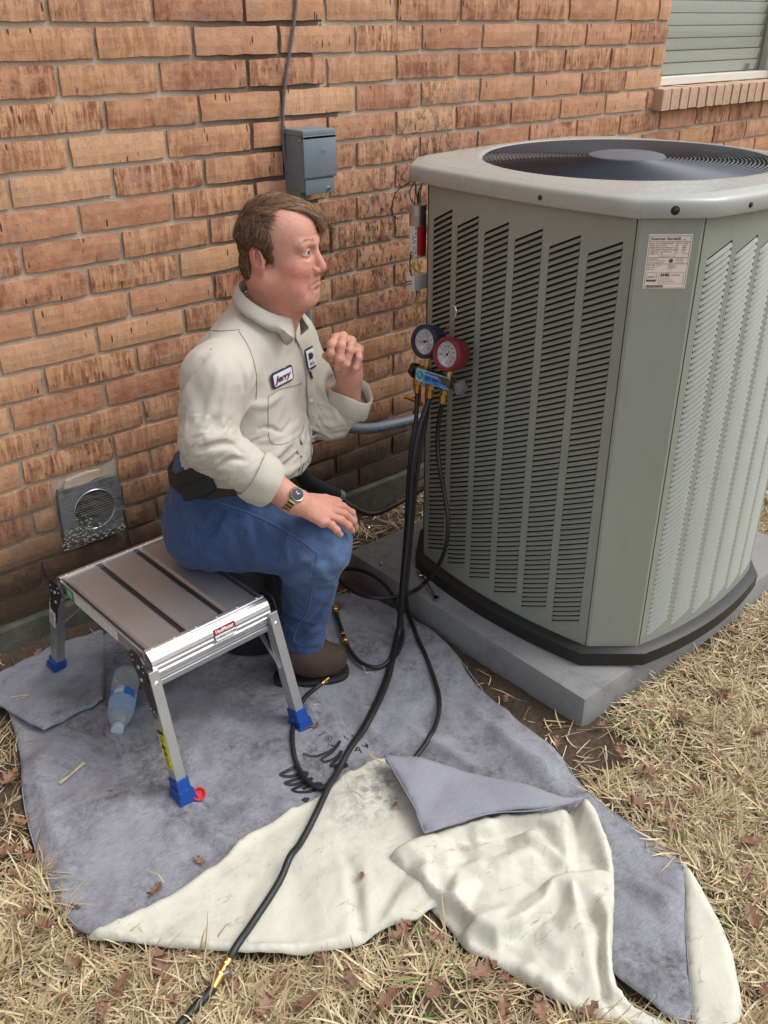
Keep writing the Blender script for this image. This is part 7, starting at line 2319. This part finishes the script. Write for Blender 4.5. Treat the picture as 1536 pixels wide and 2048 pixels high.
# ============================================================= GAUGES
gman = empty('manifold_gauge_set', 'manifold gauge set with one blue and one red dial gauge hanging on the louvres', 'gauge set', (.615, -.64, .77))
def gloc(p): return Vector(p) - gman.location
fn = Vector((-.965, -.10, .20)).normalized()
gu = Vector((0, 0, 1)); gx = gu.cross(fn).normalized(); gu = fn.cross(gx).normalized()     # gx towards camera right (-y)
def gM(c): return Matrix(((gx.x, gu.x, fn.x, c[0]),(gx.y, gu.y, fn.y, c[1]),(gx.z, gu.z, fn.z, c[2]),(0, 0, 0, 1)))
def gauge(c, mk, nrot, txt):
    M = gM(c)
    b = MB().lathe([(0, -.052),(.034, -.052),(.038, -.048),(.0395, -.040),(.0395, -.030),(.041, -.026),(.0435, -.010),(.0435, -.002),(.041, .002),(.034, .002),(.0325, -.002),(.032, -.006)], M, 48).build('blue_gauge' if mk == 'gblue' else 'red_gauge', M_[mk], gman, True, 40)
    MB().lathe([(0, -.0055),(.0322, -.0055)], M, 40).build('dial', M_['dial'], b)
    mb = MB()
    for k in range(41):
        a = R(225 - 270 * k / 40); r0 = .0262 if k % 5 else .024; c_, s_2 = math.cos(a), math.sin(a)
        q = Vector((-s_2, c_, 0)) * .00022
        mb.mat(0).add([M @ (Vector((r0 * c_, r0 * s_2, -.005)) - q), M @ (Vector((.0285 * c_, .0285 * s_2, -.005)) - q), M @ (Vector((.0285 * c_, .0285 * s_2, -.005)) + q), M @ (Vector((r0 * c_, r0 * s_2, -.005)) + q)], [(0, 1, 2, 3)])
    for k in range(9):
        a = R(225 - 270 * k / 8); V, F = text_geo(str(k * (15 if mk == 'gblue' else 60)), .0048, .02, 'CENTER')
        mb.mat(0).add([M @ Vector((v_.x + .0205 * math.cos(a), v_.y + .0205 * math.sin(a), -.005)) for v_ in V], F)
    for rr_, m_, in ((.0165, 1),(.0125, 2),(.0095, 3)):
        n = 36; vs = []; fs = []
        for k in range(n + 1):
            a = R(225 - 270 * k / n); vs += [M @ Vector((rr_ * math.cos(a), rr_ * math.sin(a), -.005)), M @ Vector(((rr_ + .0006) * math.cos(a),(rr_ + .0006) * math.sin(a), -.005))]
        mb.mat(m_).add(vs, [(2 * k, 2 * k + 1, 2 * k + 3, 2 * k + 2) for k in range(n)])
    V, F = text_geo(txt, .0042, .03, 'CENTER'); mb.mat(0).add([M @ Vector((v_.x, v_.y - .0225, -.005)) for v_ in V], F)
    mb.lathe([(0, -.0048),(.0012, -.0048)], M @ Matrix.Translation((.001, -.0150, 0)), 10)
    mb.build('dial_print', [M_['black'], M_['redl'], M_['bluel'], M_['green']], b)
    nd = MB(); a = R(nrot); Mr = M @ Matrix.Rotation(a, 4, 'Z')
    nd.add([Mr @ Vector(q) for q in ((-.010, -.0013, -.0042),(-.010, .0013, -.0042),(0, .0010, -.0042),(.0245, 0, -.0042),(0, -.0010, -.0042))], [(0, 4, 3, 2, 1)])
    nd.lathe([(0, -.0030),(.0030, -.0032),(.0034, -.0045)], M, 14)
    nd.build('needle', M_['black'], b)
    return b
cb = gloc((.605, -.597, .856)); cr_ = gloc((.600, -.684, .846))
gauge(cb, 'gblue', 200, 'PSI'); gauge(cr_, 'gred', 242, 'PSI')
# brass manifold bar
mbz = .768 - .77
MB().box((-.016, -.062, -.013),(.008, .068, .013), Matrix.Translation((0, 0, 0)), .002).build('manifold_body', mat('tarnished_brass', (.22, .16, .09), .4, .9, var=.3, vs=60), gman, True)
LMf = gM((-.0185, -.003, .001))
lb = MB(); lb.mat(0).box((-.056, -.0155, -.0004),(.056, .0155, .0006), LMf); lb.mat(1).box((-.030, -.0145, .0006),(.055, .0050, .0008), LMf)
lb.mat(2).lathe([(0, .0006),(.0115, .0006),(.0115, .0009),(0, .0009)], LMf @ Matrix.Translation((-.042, 0, 0)), 18)
lb.mat(0); put(lb, 'R', .014, -.0435, 0, LMf, .03, 'CENTER', .0011)
lb.mat(3); put(lb, 'REFRIGERANT MANIFOLD', .0078, .012, .0100, LMf, .03, 'CENTER', .0011, .86); put(lb, 'R22 / 404A / 410A', .0108, .012, -.0030, LMf, .05, 'CENTER', .0011, .86); put(lb, '134A', .0055, .012, -.0112, LMf, .04, 'CENTER', .0011)
lb.build('maker_label', [M_['lblue'], M_['bluel'], M_['green'], M_['black']], gman)
for c in (cb, cr_): MB().tube([Vector((c.x + .02, c.y, c.z - .035)), Vector((c.x + .012, c.y, .008))], .007, 10).build('gauge_stem', M_['brass'], gman, True)
ports = []
for yy in (.060, .012, -.036):
    b = MB(); p = Vector((-.008, yy, -.012)); dn = Vector((-.10, 0, -1)).normalized()
    M = zto(p, dn)
    b.lathe([(0, -.002),(.0052, -.002),(.0052, .008),(.0062, .009)], M, 12); b.lathe([(.0062, .008),(.0105, .009),(.0108, .021),(.0092, .023)], M, 6)
    b.lathe([(.0080, .022),(.0080, .026),(.0092, .027),(.0092, .044),(.0078, .046),(0, .046)], M, 14)
    b.build('hose_fitting', M_['brass'], gman, True, 30); ports.append(M @ Vector((0, 0, .044)) + gman.location)
for yy, mk, s in ((.085, 'blackp', 1),(-.085, 'clearknob', -1)):
    b = MB(); b.tube([Vector((0, .062 * s, 0)), Vector((0, (.072) * s, 0))], .005, 8); M = zto((0, yy - .008 * s, -.004),(0, s, 0)); pr = []
    vs = []; n = 30
    for (r, z) in ((0, 0),(.016, 0),(.019, .004),(.019, .012),(.015, .016),(0, .017)):
        for j in range(n):
            a = 2 * math.pi * j / n; k = 1 + .10 * math.cos(5 * a); vs.append(M @ Vector((r * k * math.cos(a), r * k * math.sin(a), z)))
    fs = [(i * n + j, i * n + (j + 1) % n, (i + 1) * n + (j + 1) % n, (i + 1) * n + j) for i in range(5) for j in range(n)]
    b.add(vs, fs); b.build('valve_knob', M_[mk], gman, True, 50)
hk = [gloc(q) for q in [(0.635, -0.648, 0.882),(0.635, -0.652, 0.9),(0.635, -0.659, 0.914),(0.635, -0.672, 0.928),(0.635, -0.679, 0.944),(0.635, -0.675, 0.956),(0.635, -0.667, 0.958)]]
MB().tube(catmull(hk, 5), .0016, 6).build('hanging_hook', M_['chrome'], gman, True)
vr = empty('ball_valve', 'red handled ball valve on the line behind the gauge hoses', 'valve', [(0.66, -0.511, 0.656)][0])
MB().tube([(-.004, .03, .002),(0, 0, 0),(.006, -.02, -.01)], .006, 10).build('valve_body', M_['brass'], vr, True)
MB().box((-.004, -.010, .004),(.004, .042, .010), Matrix.Rotation(R(-18), 4, 'X'), .002).build('handle', M_['redp'], vr, True)
MB().box((-.004, -.022, -.004),(.004, -.008, .040), None, .002).build('handle', M_['redp'], vr, True)

# ============================================================= HOSES
def zc(x, y):
    return float(z_base(np.array([x]), np.array([y]))[0])
def hose(name, label, pts, r=.0062, fit=None, n=7, group='service hoses', lay=None):
    P = catmull(pts, n)
    for i, q in enumerate(P):
        if q.z < .13:
            cz_ = cloth_z(q.x, q.y, lay, -1)
            if cz_ > 0 and (q.z < cz_ + r or q.z < cz_ + r + .03): q.z = max(cz_ + r * .9, min(q.z, cz_ + r + .008))
    for _ in range(3):
        for i in range(1, len(P) - 1):
            if P[i].z < .15: P[i].z = (P[i - 1].z + P[i + 1].z + 2 * P[i].z) / 4
    o = MB().tube(P, r, 12).build(name, M_['rubber'], None, True)
    tag(o, label, 'hose', group); return o, P
pA, pB, pC = [tuple(q) for q in ports]
gA = [0.44, -0.691, 0.014]
airA = [(0.555, -0.641, 0.64),(0.53, -0.647, 0.549),(0.522, -0.649, 0.449),(0.512, -0.652, 0.33),(0.498, -0.656, 0.224),(0.489, -0.658, 0.12),(0.478, -0.661, 0.045)]
hA, PA = hose('refrigerant_hose', 'long black hose running from the gauges across the cloth to the brass coupling',
  [pB] + airA + [(0.415, -0.712, 0.022),(0.33, -0.782, 0.022),(0.206, -0.863, 0.026),(0.096, -0.918, 0.032),(-0.016, -0.982, 0.045),(-0.112, -1.044, 0.06),(-0.204, -1.096, 0.062),(-0.287, -1.142, 0.06),(-0.357, -1.174, 0.054),(-0.424, -1.205, 0.045),(-0.447, -1.214, 0.036)], .0075)
# coupling and the thicker tail to the frame edge
cp = [(-0.434, -1.208, 0.04),(-0.452, -1.217, 0.034),(-0.471, -1.226, 0.03),(-0.493, -1.234, 0.026)]
cpl = empty('hose_coupling', 'brass ball valve coupling joining the black hose on the straw', 'hose coupling', cp[1])
lc_ = lambda p: Vector(p) - cpl.location
b = MB()
segs = [(0, .25, .0085),(.25, .30, .0100),(.30, .55, .0078),(.55, .60, .0100),(.60, 1.0, .0088)]
A0, A1 = lc_(cp[0]), lc_(cp[3]); dA = (A1 - A0)
for a, c, r in segs: b.tube([A0 + dA * a, A0 + dA * c], r, 8 if r > .0095 else 14)
b.build('brass_body', M_['brass'], cpl, True, 30)
b = MB(); q = A0 + dA * .62; sidev = dA.cross(Vector((0, 0, 1))).normalized() * -1
b.tube([q, q + Vector((.018, -.008, .008))], .006, 10); M = zto(q + Vector((.018, -.008, .008)), Vector((.9, -.4, .4)))
vs = []; n = 24
for (r, z) in ((0, 0),(.009, 0),(.011, .003),(.011, .008),(0, .010)):
    for j in range(n):
        a = 2 * math.pi * j / n; k = 1 + .12 * math.cos(6 * a); vs.append(M @ Vector((r * k * math.cos(a), r * k * math.sin(a), z)))
b.add(vs, [(i * n + j, i * n + (j + 1) % n, (i + 1) * n + (j + 1) % n, (i + 1) * n + j) for i in range(4) for j in range(n)])
b.build('valve_wheel', M_['chrome'], cpl, True, 40)
tl = [(-0.49, -1.234, 0.027),(-0.511, -1.238, 0.024),(-0.54, -1.243, 0.02),(-0.576, -1.251, 0.018),(-0.625, -1.261, 0.018),(-0.698, -1.275, 0.018)]
hose('hose', 'thick black hose end below the brass coupling at the bottom of the picture', tl, .0085)
# second port hose: ends at the brass nut beside the boot
airD = [(0.586, -0.596, 0.645),(0.561, -0.606, 0.569),(0.548, -0.611, 0.455),(0.541, -0.614, 0.334),(0.527, -0.62, 0.211),(0.512, -0.626, 0.101),(0.502, -0.63, 0.023)]
hD, PD = hose('refrigerant_hose', 'black hose doubling back in a loop to a brass nut by the boot',
  [pA] + airD + [(0.412, -0.706, 0.016),(0.326, -0.774, 0.016),(0.204, -0.854, 0.018),(0.094, -0.912, 0.022),(0.004, -0.963, 0.024),(-0.041, -0.977, 0.026),(-0.052, -0.944, 0.024),(-0.046, -0.897, 0.022),(-0.025, -0.843, 0.02),(0.014, -0.785, 0.02),(0.062, -0.735, 0.02),(0.109, -0.703, 0.02),(0.155, -0.685, 0.022),(0.195, -0.677, 0.024)], .0060)
def nut(p, q, parent, nm='brass_nut', s=1.0):
    d = (Vector(q) - Vector(p)).normalized(); M = zto(p, d)
    b = MB(); b.lathe([(0, -.012 * s),(.0070 * s, -.012 * s),(.0072 * s, 0),(.0085 * s, .001)], M, 14); b.lathe([(.0085 * s, 0),(.0105 * s, .002),(.0105 * s, .014 * s),(.0085 * s, .016 * s),(0, .016 * s)], M, 6)
    return b.build(nm, M_['brass'], parent, True, 30)
nut(PD[-1], PD[-1] * 2 - PD[-4], hD)
# third port hose: bows right along the machine, loops on the slab, ends at a nut under the knee
airC = [(0.613, -0.655, 0.657),(0.615, -0.65, 0.59),(0.603, -0.676, 0.522),(0.581, -0.719, 0.472),(0.567, -0.748, 0.414),(0.569, -0.745, 0.342),(0.589, -0.703, 0.25)]
hC, PC = hose('refrigerant_hose', 'black hose bowing beside the louvres and coiling below the knee to a valve fitting',
  [pC] + airC + [(0.634, -0.6, 0.108),(0.563, -0.601, 0.104),(0.504, -0.57, 0.1),(0.466, -0.524, 0.1),(0.465, -0.445, 0.09),(0.5, -0.344, 0.07),(0.541, -0.338, 0.07),(0.555, -0.395, 0.09),(0.555, -0.47, 0.1),(0.539, -0.552, 0.1),(0.52, -0.613, 0.07),(0.491, -0.663, 0.035),(0.428, -0.712, 0.024),(0.368, -0.73, 0.022),(0.334, -0.713, 0.022),(0.326, -0.665, 0.022),(0.337, -0.613, 0.024),(0.35, -0.579, 0.026)], .0060, n=8)
q = [(0.347, -0.582, 0.026),(0.367, -0.539, 0.03),(0.392, -0.489, 0.034),(0.409, -0.458, 0.038)]
b = MB(); b.tube(q, .0065, 12); b.build('valve_tube', M_['blackp'], hC, True)
nut(q[3], Vector(q[3]) * 2 - Vector(q[2]), hC); nut(q[0], q[1], hC, s=.9); nut(Vector(q[0]).lerp(Vector(q[1]), .6), q[1], hC, s=.7)
# fourth hose: drops behind and slips under the blue flap
airB = [(0.611, -0.605, 0.627),(0.579, -0.616, 0.522),(0.564, -0.62, 0.422),(0.55, -0.625, 0.303),(0.535, -0.63, 0.196),(0.529, -0.632, 0.132)]
hose('refrigerant_hose', 'black hose curving over the cloth and slipping under the blue flap',
  [(.622, -.612, .74)] + airB + [(0.567, -0.606, 0.03),(0.525, -0.682, 0.02),(0.473, -0.779, 0.018),(0.427, -0.863, 0.018),(0.382, -0.927, 0.018),(0.325, -0.978, 0.018),(0.264, -1.014, 0.02),(0.207, -1.036, 0.022),(0.163, -1.048, 0.02),(0.116, -1.061, 0.012)], .0060, lay=[0])

# ============================================================= SMALL THINGS ON THE GROUND
# water bottle
B0 = Vector([-0.192, -0.321, 0.04]); B1 = Vector([-0.313, -0.499, 0.03])
bot = empty('water_bottle', 'clear plastic water bottle lying on the cloth beside the work platform', 'bottle', B0)
ax = (B1 - B0).normalized(); Lb = (B1 - B0).length
sc = Lb / .205
Mb_ = Matrix.Translation(-Vector((0, 0, 0))) @ zto((0, 0, 0), ax) @ Matrix.Scale(sc, 4)
pr = [(0, .004),(.018, 0),(.029, .003),(.032, .010)]
z = .014
while z < .078:
    pr += [(.0325, z),(.0328, z + .004),(.0300, z + .0065),(.0325, z + .009)]; z += .0105
pr += [(.0325, .082),(.0315, .085),(.0315, .112),(.0325, .115)]
z = .118
while z < .150: pr += [(.0325 - (z - .118) * .05, z),(.0300 - (z - .118) * .05, z + .004)]; z += .008
pr += [(.0290, .155),(.0235, .170),(.0165, .184),(.0125, .190),(.0125, .196)]
bb = MB().lathe(pr, Mb_, 40).build('bottle_shell', M_['pet'], bot, True, 60)
Mr = Mb_ @ Matrix.Rotation(R(180), 4, 'Z')
lbl = MB(); lbl.mat(0).lathe([(.0322, .085),(.0322, .112)], Mb_, 40)
for (a0, a1, z0, z1, m) in ((20, 75, .086, .111, 1),(80, 120, .092, .106, 2),(150, 200, .086, .111, 1),(230, 270, .09, .108, 2),(280, 330, .086, .111, 1)):
    lbl.mat(m).lathe([(.0325, z0),(.0325, z1)], Mb_, 8, R(a0), R(a1))
for k in range(5): lbl.mat(1).lathe([(.0327, .088 + k * .0045),(.0327, .0895 + k * .0045)], Mb_, 8, R(120), R(150))
for k in range(12): lbl.mat(3).lathe([(.0327, .088),(.0327, .100)], Mb_, 1, R(205 + k * 2), R(206 + k * 2))
lbl.build('bottle_label', [M_['lblue'], M_['bluel'], M_['white'], M_['black']], bot, True)
MB().lathe([(.0145, .190),(.0148, .192),(.0148, .2035),(.0140, .205),(0, .205)], Mb_, 30).build('bottle_cap', M_['petcap'], bot, True)
# red cap at the foot of the platform
rc_ = empty('red_cap', 'bright red round plastic cap lying against the near blue foot', 'cap', [-0.264, -0.806, 0.024])
to_cam = (Vector(_cp) - rc_.location).normalized(); dz_ = (to_cam * 1.0 + Vector((0, 0, .15))).normalized()
Mq = zto((0, 0, 0), dz_)
MB().lathe([(0, -.006),(.0125, -.006),(.0150, -.003),(.0158, .003),(.0150, .005),(.0122, .005),(.0112, .001),(.0112, -.003),(0, -.003)], Mq, 30).build('cap_shell', M_['redp'], rc_, True, 40)
MB().lathe([(0, .0),(.006, 0),(.009, .010),(.013, .028),(.0135, .03)], zto((.004, -.006, -.012),(.25, -.75, -.10)), 14).build('clear_sleeve', M_['pet'], rc_, True)
# wrench on the slab
w0 = Vector([0.673, -0.537, 0.092]); w1 = Vector([0.621, -0.662, 0.092])
wr = empty('combination_wrench', 'small chrome combination wrench lying on the concrete slab edge', 'wrench', w0)
Mw = frame((0, 0, .004),(w1 - w0), Vector((0, 0, 1)).cross(w1 - w0),(0, 0, 1)); Lw = (w1 - w0).length
MB().box((.008, -.0045, -.002),(Lw - .008, .0045, .002), Mw, .001).build('shank', M_['chrome'], wr, True)
MB().lathe([(.0055, -.003),(.0105, -.003),(.0108, .003),(.0055, .0035),(.0055, -.003)], Mw @ Matrix.Translation((Lw, 0, 0)), 20).build('box_end', M_['chrome'], wr, True, 30)
MB().prism([(.010, -.005),(.010, .005),(.0, .011),(-.012, .009),(-.012, .004),(-.002, .004),(-.002, -.004),(-.012, -.004),(-.012, -.009),(0, -.011)], -.003, .003, Mw).build('open_end', M_['chrome'], wr)
nd_ = MB().lathe([(0, 0),(.005, 0),(.005, .010),(.0035, .012),(0, .012)], Matrix.Translation([0.623, -0.414, 0.089]), 8).build('valve_cap', M_['brass'], None, True)
tag(nd_, 'tiny brass cap standing on the concrete slab', 'cap')
sh = MB().box((-.008, -.0006, 0),(.008, .0006, .001), Matrix.Translation([0.594, -0.454, 0.09]) @ Matrix.Rotation(R(-10), 4, 'Z')).build('metal_sliver', M_['chrome'], None)
tag(sh, 'bright sliver of metal on the slab behind the hoses', 'metal sliver')
sh = MB().lathe([(0, 0),(.004, 0),(.0045, .003),(0, .006)], Matrix.Translation([0.838, -0.101, 0.004]), 8).build('screw', M_['chrome'], None, True)
tag(sh, 'shiny screw on the dark soil behind the knee', 'screw')

# ============================================================= LEAVES
def leaf_mesh(seed, size=.06):
    rn = random.Random(seed); side = []
    # oak outline: alternating lobes along the midrib, pointed tips
    n = 3 + rn.randrange(2)
    L = size
    out = []
    base_ = [(.06, .05),(.12, .16),(.22, .25),(.25, .14),(.32, .10),(.42, .22),(.56, .40),(.57, .24),(.60, .13),(.70, .20),(.84, .33),(.83, .18),(.87, .10),(.94, .13)]
    for s in (1, -1):
        sw = rn.uniform(.8, 1.15); pts = [(L * (t + rn.uniform(-.015, .015)), L * w_ * sw * rn.uniform(.85, 1.12)) for t, w_ in base_]
        out.append([(x, y * s) for x, y in pts])
    poly = [(-.16 * L, .006 * L),(0, .02 * L)] + out[0] + [(L * 1.04, 0)] + out[1][::-1] + [(0, -.02 * L),(-.16 * L, -.006 * L)]
    curl = rn.uniform(.3, 1.4); fold = rn.uniform(.05, .35); tw = rn.uniform(-.6, .6)
    def bend(x, y):
        z = fold * abs(y) + curl * (x - L / 2) ** 2 / L * .5 + tw * x * y / L + .004 * math.sin(x * 260 + seed) * (abs(y) / L * 3)
        return (x, y, z)
    half = [q for q in poly if q[1] >= 0]; half2 = [q for q in poly if q[1] <= 0]
    def rib(poly_h, s):
        vs = []; k = len(poly_h)
        return vs
    vs, fs = [], []
    N_ = len(out[0])
    for s in (0, 1):
        base = len(vs)
        P = [(0, 0)] + out[s] + [(L * 1.04, 0)]
        mid = [(min(max(x, 0), L), 0) for x, y in P]
        vs += [bend(*q) for q in mid] + [bend(x, y * .5) for x, y in P] + [bend(*q) for q in P]
        k = len(P)
        for i in range(k - 1):
            for r in (0, 1):
                a, b, c, d = base + r * k + i, base + r * k + i + 1, base + (r + 1) * k + i + 1, base + (r + 1) * k + i
                fs.append((a, b, c, d) if s == 0 else (a, d, c, b))
    nb = len(vs); vs += [(-.2 * L, .004 * L, .004),(-.2 * L, -.004 * L, .004),(.02 * L, -.008 * L, .002),(.02 * L, .008 * L, .002)]; fs.append((nb, nb + 1, nb + 2, nb + 3))
    zmin = min(v[2] for v in vs)
    me = bpy.data.meshes.new('oak_leaf'); me.from_pydata([(x - L / 2, y, z - zmin) for x, y, z in vs], [], fs); me.update(); me.materials.append(M_['leaf'])
    me.polygons.foreach_set('use_smooth', [True] * len(me.polygons))
    return me
LM_ = [leaf_mesh(i, .052 + .004 * (i % 5)) for i in range(9)]
rnl = random.Random(12)
def leaf(xy, z, label, grp=None, sc=1.0, me=None, rot=None, tilt=.35):
    o = bpy.data.objects.new('oak_leaf', me or rnl.choice(LM_)); COL.objects.link(o)
    o.location = (xy[0], xy[1], z); o.rotation_euler = (rnl.uniform(-tilt, tilt), rnl.uniform(-tilt, tilt), rot if rot is not None else rnl.uniform(0, 6.28)); o.scale = (sc,) * 3
    tag(o, label, 'leaf', grp); return o
for (xy, z, lb, sc) in [
 ([(0.064, -0.786)][0], .024, 'brown oak leaf touching the far blue foot of the platform', .95),
 ([(-0.355, -0.961)][0], .022, 'small tan leaf on the blue cloth near the edge of the cream fold', .55),
 ([(-0.464, -0.964)][0], .018, 'curled grey brown leaf on the blue cloth with a stalk of straw across it', .60),
 ([(-0.605, -0.896)][0], .016, 'small brown leaf at the lower left corner of the blue cloth', .42),
 ([(0.046, -1.13)][0], .058, 'scrap of brown leaf on the cream fold beside the blue flap', .30),
 ([(-0.134, -1.228)][0], .060, 'dark curled leaf scrap on a crease of the cream fold', .40),
 ([(-0.34, -0.48)][0], .016, 'tiny brown leaf on the cloth below the bottle cap', .28),
 ([(-0.413, -0.665)][0], .014, 'tiny dark leaf crumb in the middle of the blue cloth', .22),
 ([(-0.19, -0.381)][0], .030, 'brown leaf wedged between the bottle and the platform leg', .6),
 ([(-0.571, -0.464)][0], .020, 'large tan oak leaf left of the cloth hem', 1.05),
 ([(0.524, -1.033)][0], .014, 'reddish leaf on bare soil between the cloth and the slab', .6),
 ([(0.634, -1.261)][0], .020, 'folded reddish leaf beside the front corner of the slab', .6),
 ([(0.442, -0.429)][0], .030, 'brown leaf under the brass valve fitting at the cloth edge', .6),
 ([(0.488, -1.476)][0], .026, 'reddish oak leaf beside the long blue edge of the cloth', .95),
 ([(0.48, -1.571)][0], .024, 'broad brown leaf just above the bend of the cream strip', .95),
 ([(0.807, -1.383)][0], .026, 'pinkish tan oak leaf on straw right of the slab corner', .95),
 ([(-0.539, -1.132)][0], .026, 'tan oak leaf on straw below the cream fold at lower left', 1.05),
 ([(-0.338, -0.068)][0], .022, 'pale brown leaf by the house footing', .7),
 ([(-0.339, -0.026)][0], .022, 'dry leaf lying against the house footing behind another', .7)]:
    leaf(xy, max(z * .6, cloth_z(xy[0], xy[1], None, 0) + .001), lb, None, sc, tilt=.2)
RECT = (.59, 1.73, -1.235, -.27)
poly_all = [resample(smooth_poly(P, 2), .05) for P in (P_BASE, P_CREAM, P_FLAP, P_BUNCH, P_STRIP)]
def on_cloth(X, Y):
    c = np.zeros(np.shape(X), bool)
    for P in poly_all: c |= inside(P, X, Y)
    return c
spots = [(-0.604, -0.604),(-0.653, -0.754),(-0.617, -0.718),(-0.609, -0.543),(-0.666, -0.899),(-0.653, -1.016),(-0.726, -0.911),(-0.609, -1.114),(-0.666, -1.14),(-0.708, -1.054),(-0.452, -1.243),(-0.386, -1.294),(-0.367, -1.361),(-0.281, -1.371),(-0.276, -1.452),(-0.187, -1.491),(-0.096, -1.531),(-0.111, -1.608),(-0.098, -1.425),(-0.154, -1.37),(-0.002, -1.714),(-0.484, -1.135),(0.577, -1.442),(0.578, -1.356),(0.744, -1.499),(0.74, -1.582),(0.525, -1.519),(0.602, -1.624),(0.568, -1.705),(0.77, -1.309),(0.961, -1.396),(0.908, -1.526),(0.478, -1.662),(0.397, -1.802),(0.276, -1.891),(0.488, -1.739),(0.684, -1.309),(0.612, -1.554),(0.484, -1.231),(-0.433, -1.329),(-0.567, -1.188),(-0.301, -1.32),(-0.683, -0.854),(-0.666, -0.676),(-0.06, -1.561),(-0.059, -1.658)]
for i, (x, y) in enumerate(spots):
    if bool(on_cloth(np.array([x]), np.array([y]))[0]): continue
    leaf((x + rnl.uniform(-.01, .01), y + rnl.uniform(-.01, .01)), .012 + rnl.uniform(0, .012), 'fallen brown oak leaf in the dead grass ' + ('left of the blue cloth' if x < 200 and y < 1900 else 'in front of the cream fold' if y > 1870 and x < 1250 else 'right of the cloth and slab'), 'oak leaves scattered in the dead grass', rnl.uniform(.5, 1.0), tilt=.15)

# ============================================================= DEAD GRASS
def straw():
    n = 390000
    r = np.random.default_rng(21)
    x = r.uniform(-1.1, 2.2, n); y = r.uniform(-2.2, -.02, n)
    dens = lawn_density(x, y); dens *= np.clip((vnoise(x, y, 14, 8, 2) - .25) * 3.2, .35, 1)
    keep = r.random(n) < dens
    keep &= ~on_cloth(x, y)
    keep &= ~((x > RECT[0]) & (x < RECT[1]) & (y > RECT[2]) & (y < RECT[3]))
    x, y = x[keep], y[keep]; n = len(x)
    L = r.gamma(6, .0068, n) + .014
    az = r.uniform(0, 2 * np.pi, n); az = np.where(r.random(n) < .45, az * .25 + vnoise(x, y, 5, 17, 2) * 9, az)
    el = np.abs(r.normal(0, .16, n)); el = np.where(r.random(n) < .10, r.uniform(.3, 1.1, n), el)
    w_ = r.uniform(.0006, .0019, n)
    tone = np.clip(r.beta(2.2, 1.7, n) * .92 * (.75 + .35 * vnoise(x, y, 4, 27, 2)), 0, .93)
    green = r.random(n) < np.where(vnoise(x, y, 4, 37, 2) > .62, .10, .008); tone = np.where(green, r.uniform(.955, 1, n), tone)
    z0 = ground_z(x, y) + r.uniform(.0, .020, n) * np.clip(dens[keep], .2, 1)
    k = 4; bend = r.normal(0, .9, n); droop = r.uniform(0, .5, n)
    V = np.zeros((n, k * 2, 3), np.float32)
    px, py, pz = x.copy(), y.copy(), z0.copy()
    for i in range(k):
        a = az + bend * (i / (k - 1)) * .6; e = el - droop * (i / (k - 1)) * (el > .2)
        ww_ = w_ * (1.0 if i < k - 1 else .25)
        roll = .35
        V[:, 2 * i, 0] = px - np.sin(a) * ww_; V[:, 2 * i, 1] = py + np.cos(a) * ww_; V[:, 2 * i, 2] = pz - ww_ * roll
        V[:, 2 * i + 1, 0] = px + np.sin(a) * ww_; V[:, 2 * i + 1, 1] = py - np.cos(a) * ww_; V[:, 2 * i + 1, 2] = pz + ww_ * roll
        px = px + np.cos(a) * np.cos(e) * L / (k - 1); py = py + np.sin(a) * np.cos(e) * L / (k - 1); pz = pz + np.sin(e) * L / (k - 1)
    base = (np.arange(n) * k * 2)[:, None]
    F = np.concatenate([base + np.array([[2 * i, 2 * i + 2, 2 * i + 3, 2 * i + 1]]) for i in range(k - 1)], 0)
    me = npmesh('dead_grass', V.reshape(-1, 3), F)
    at = me.attributes.new('tone', 'FLOAT', 'POINT'); at.data.foreach_set('value', np.repeat(tone, k * 2).astype(np.float32))
    o = link('dead_grass', me, M_['straw'])
    tag(o, 'matted straw coloured dead grass with a few green blades', 'grass', kind='stuff')
    print('straw blades', n)
straw()
# a few stalks lying on the cloth
for j, (lst, lb) in enumerate([([(-0.489, -0.565, 0.02),(-0.464, -0.561, 0.026),(-0.421, -0.536, 0.022)], 'forked yellow straw stalk on the left of the blue cloth'),([(-0.454, -0.918, 0.02),(-0.445, -0.95, 0.03),(-0.444, -0.966, 0.02)], 'bent pale straw arching over the curled leaf'),
    ([(0.113, -0.719, 0.02),(0.104, -0.742, 0.02),(0.119, -0.733, 0.024),(0.131, -0.737, 0.022)], 'short white straw pieces beside the far blue foot'),([(0.099, -0.972, 0.04),(0.1, -1.002, 0.045),(0.104, -1.022, 0.045)], 'brownish twig pieces where the cream fold starts'),
    ([(0.32, -0.691, 0.02),(0.303, -0.72, 0.024),(0.32, -0.728, 0.022),(0.314, -0.743, 0.02)], 'zigzag yellow straw under the looped hose'),([(-0.467, -0.21, 0.035),(-0.452, -0.223, 0.04),(-0.427, -0.237, 0.04),(-0.439, -0.233, 0.036),(-0.461, -0.228, 0.035)], 'loose grey thread loop at the left corner of the cloth')]):
    mb = MB()
    for q in range(3 if j in (0, 3) else 1):
        off = Vector((random.uniform(-.008, .008), random.uniform(-.008, .008), 0)) * (q > 0)
        mb.tube([Vector(p) + off * (i - 1) for i, p in enumerate(lst)], .0011 if j != 5 else .0008, 5)
    tag(mb.build('straw_stalk' if j != 5 else 'thread', bpy.data.materials['straw_pale'] if 'straw_pale' in bpy.data.materials else mat('straw_pale', (.56, .47, .28), .7), None, True), lb, 'straw' if j != 5 else 'thread')
print('objects', len(bpy.data.objects))
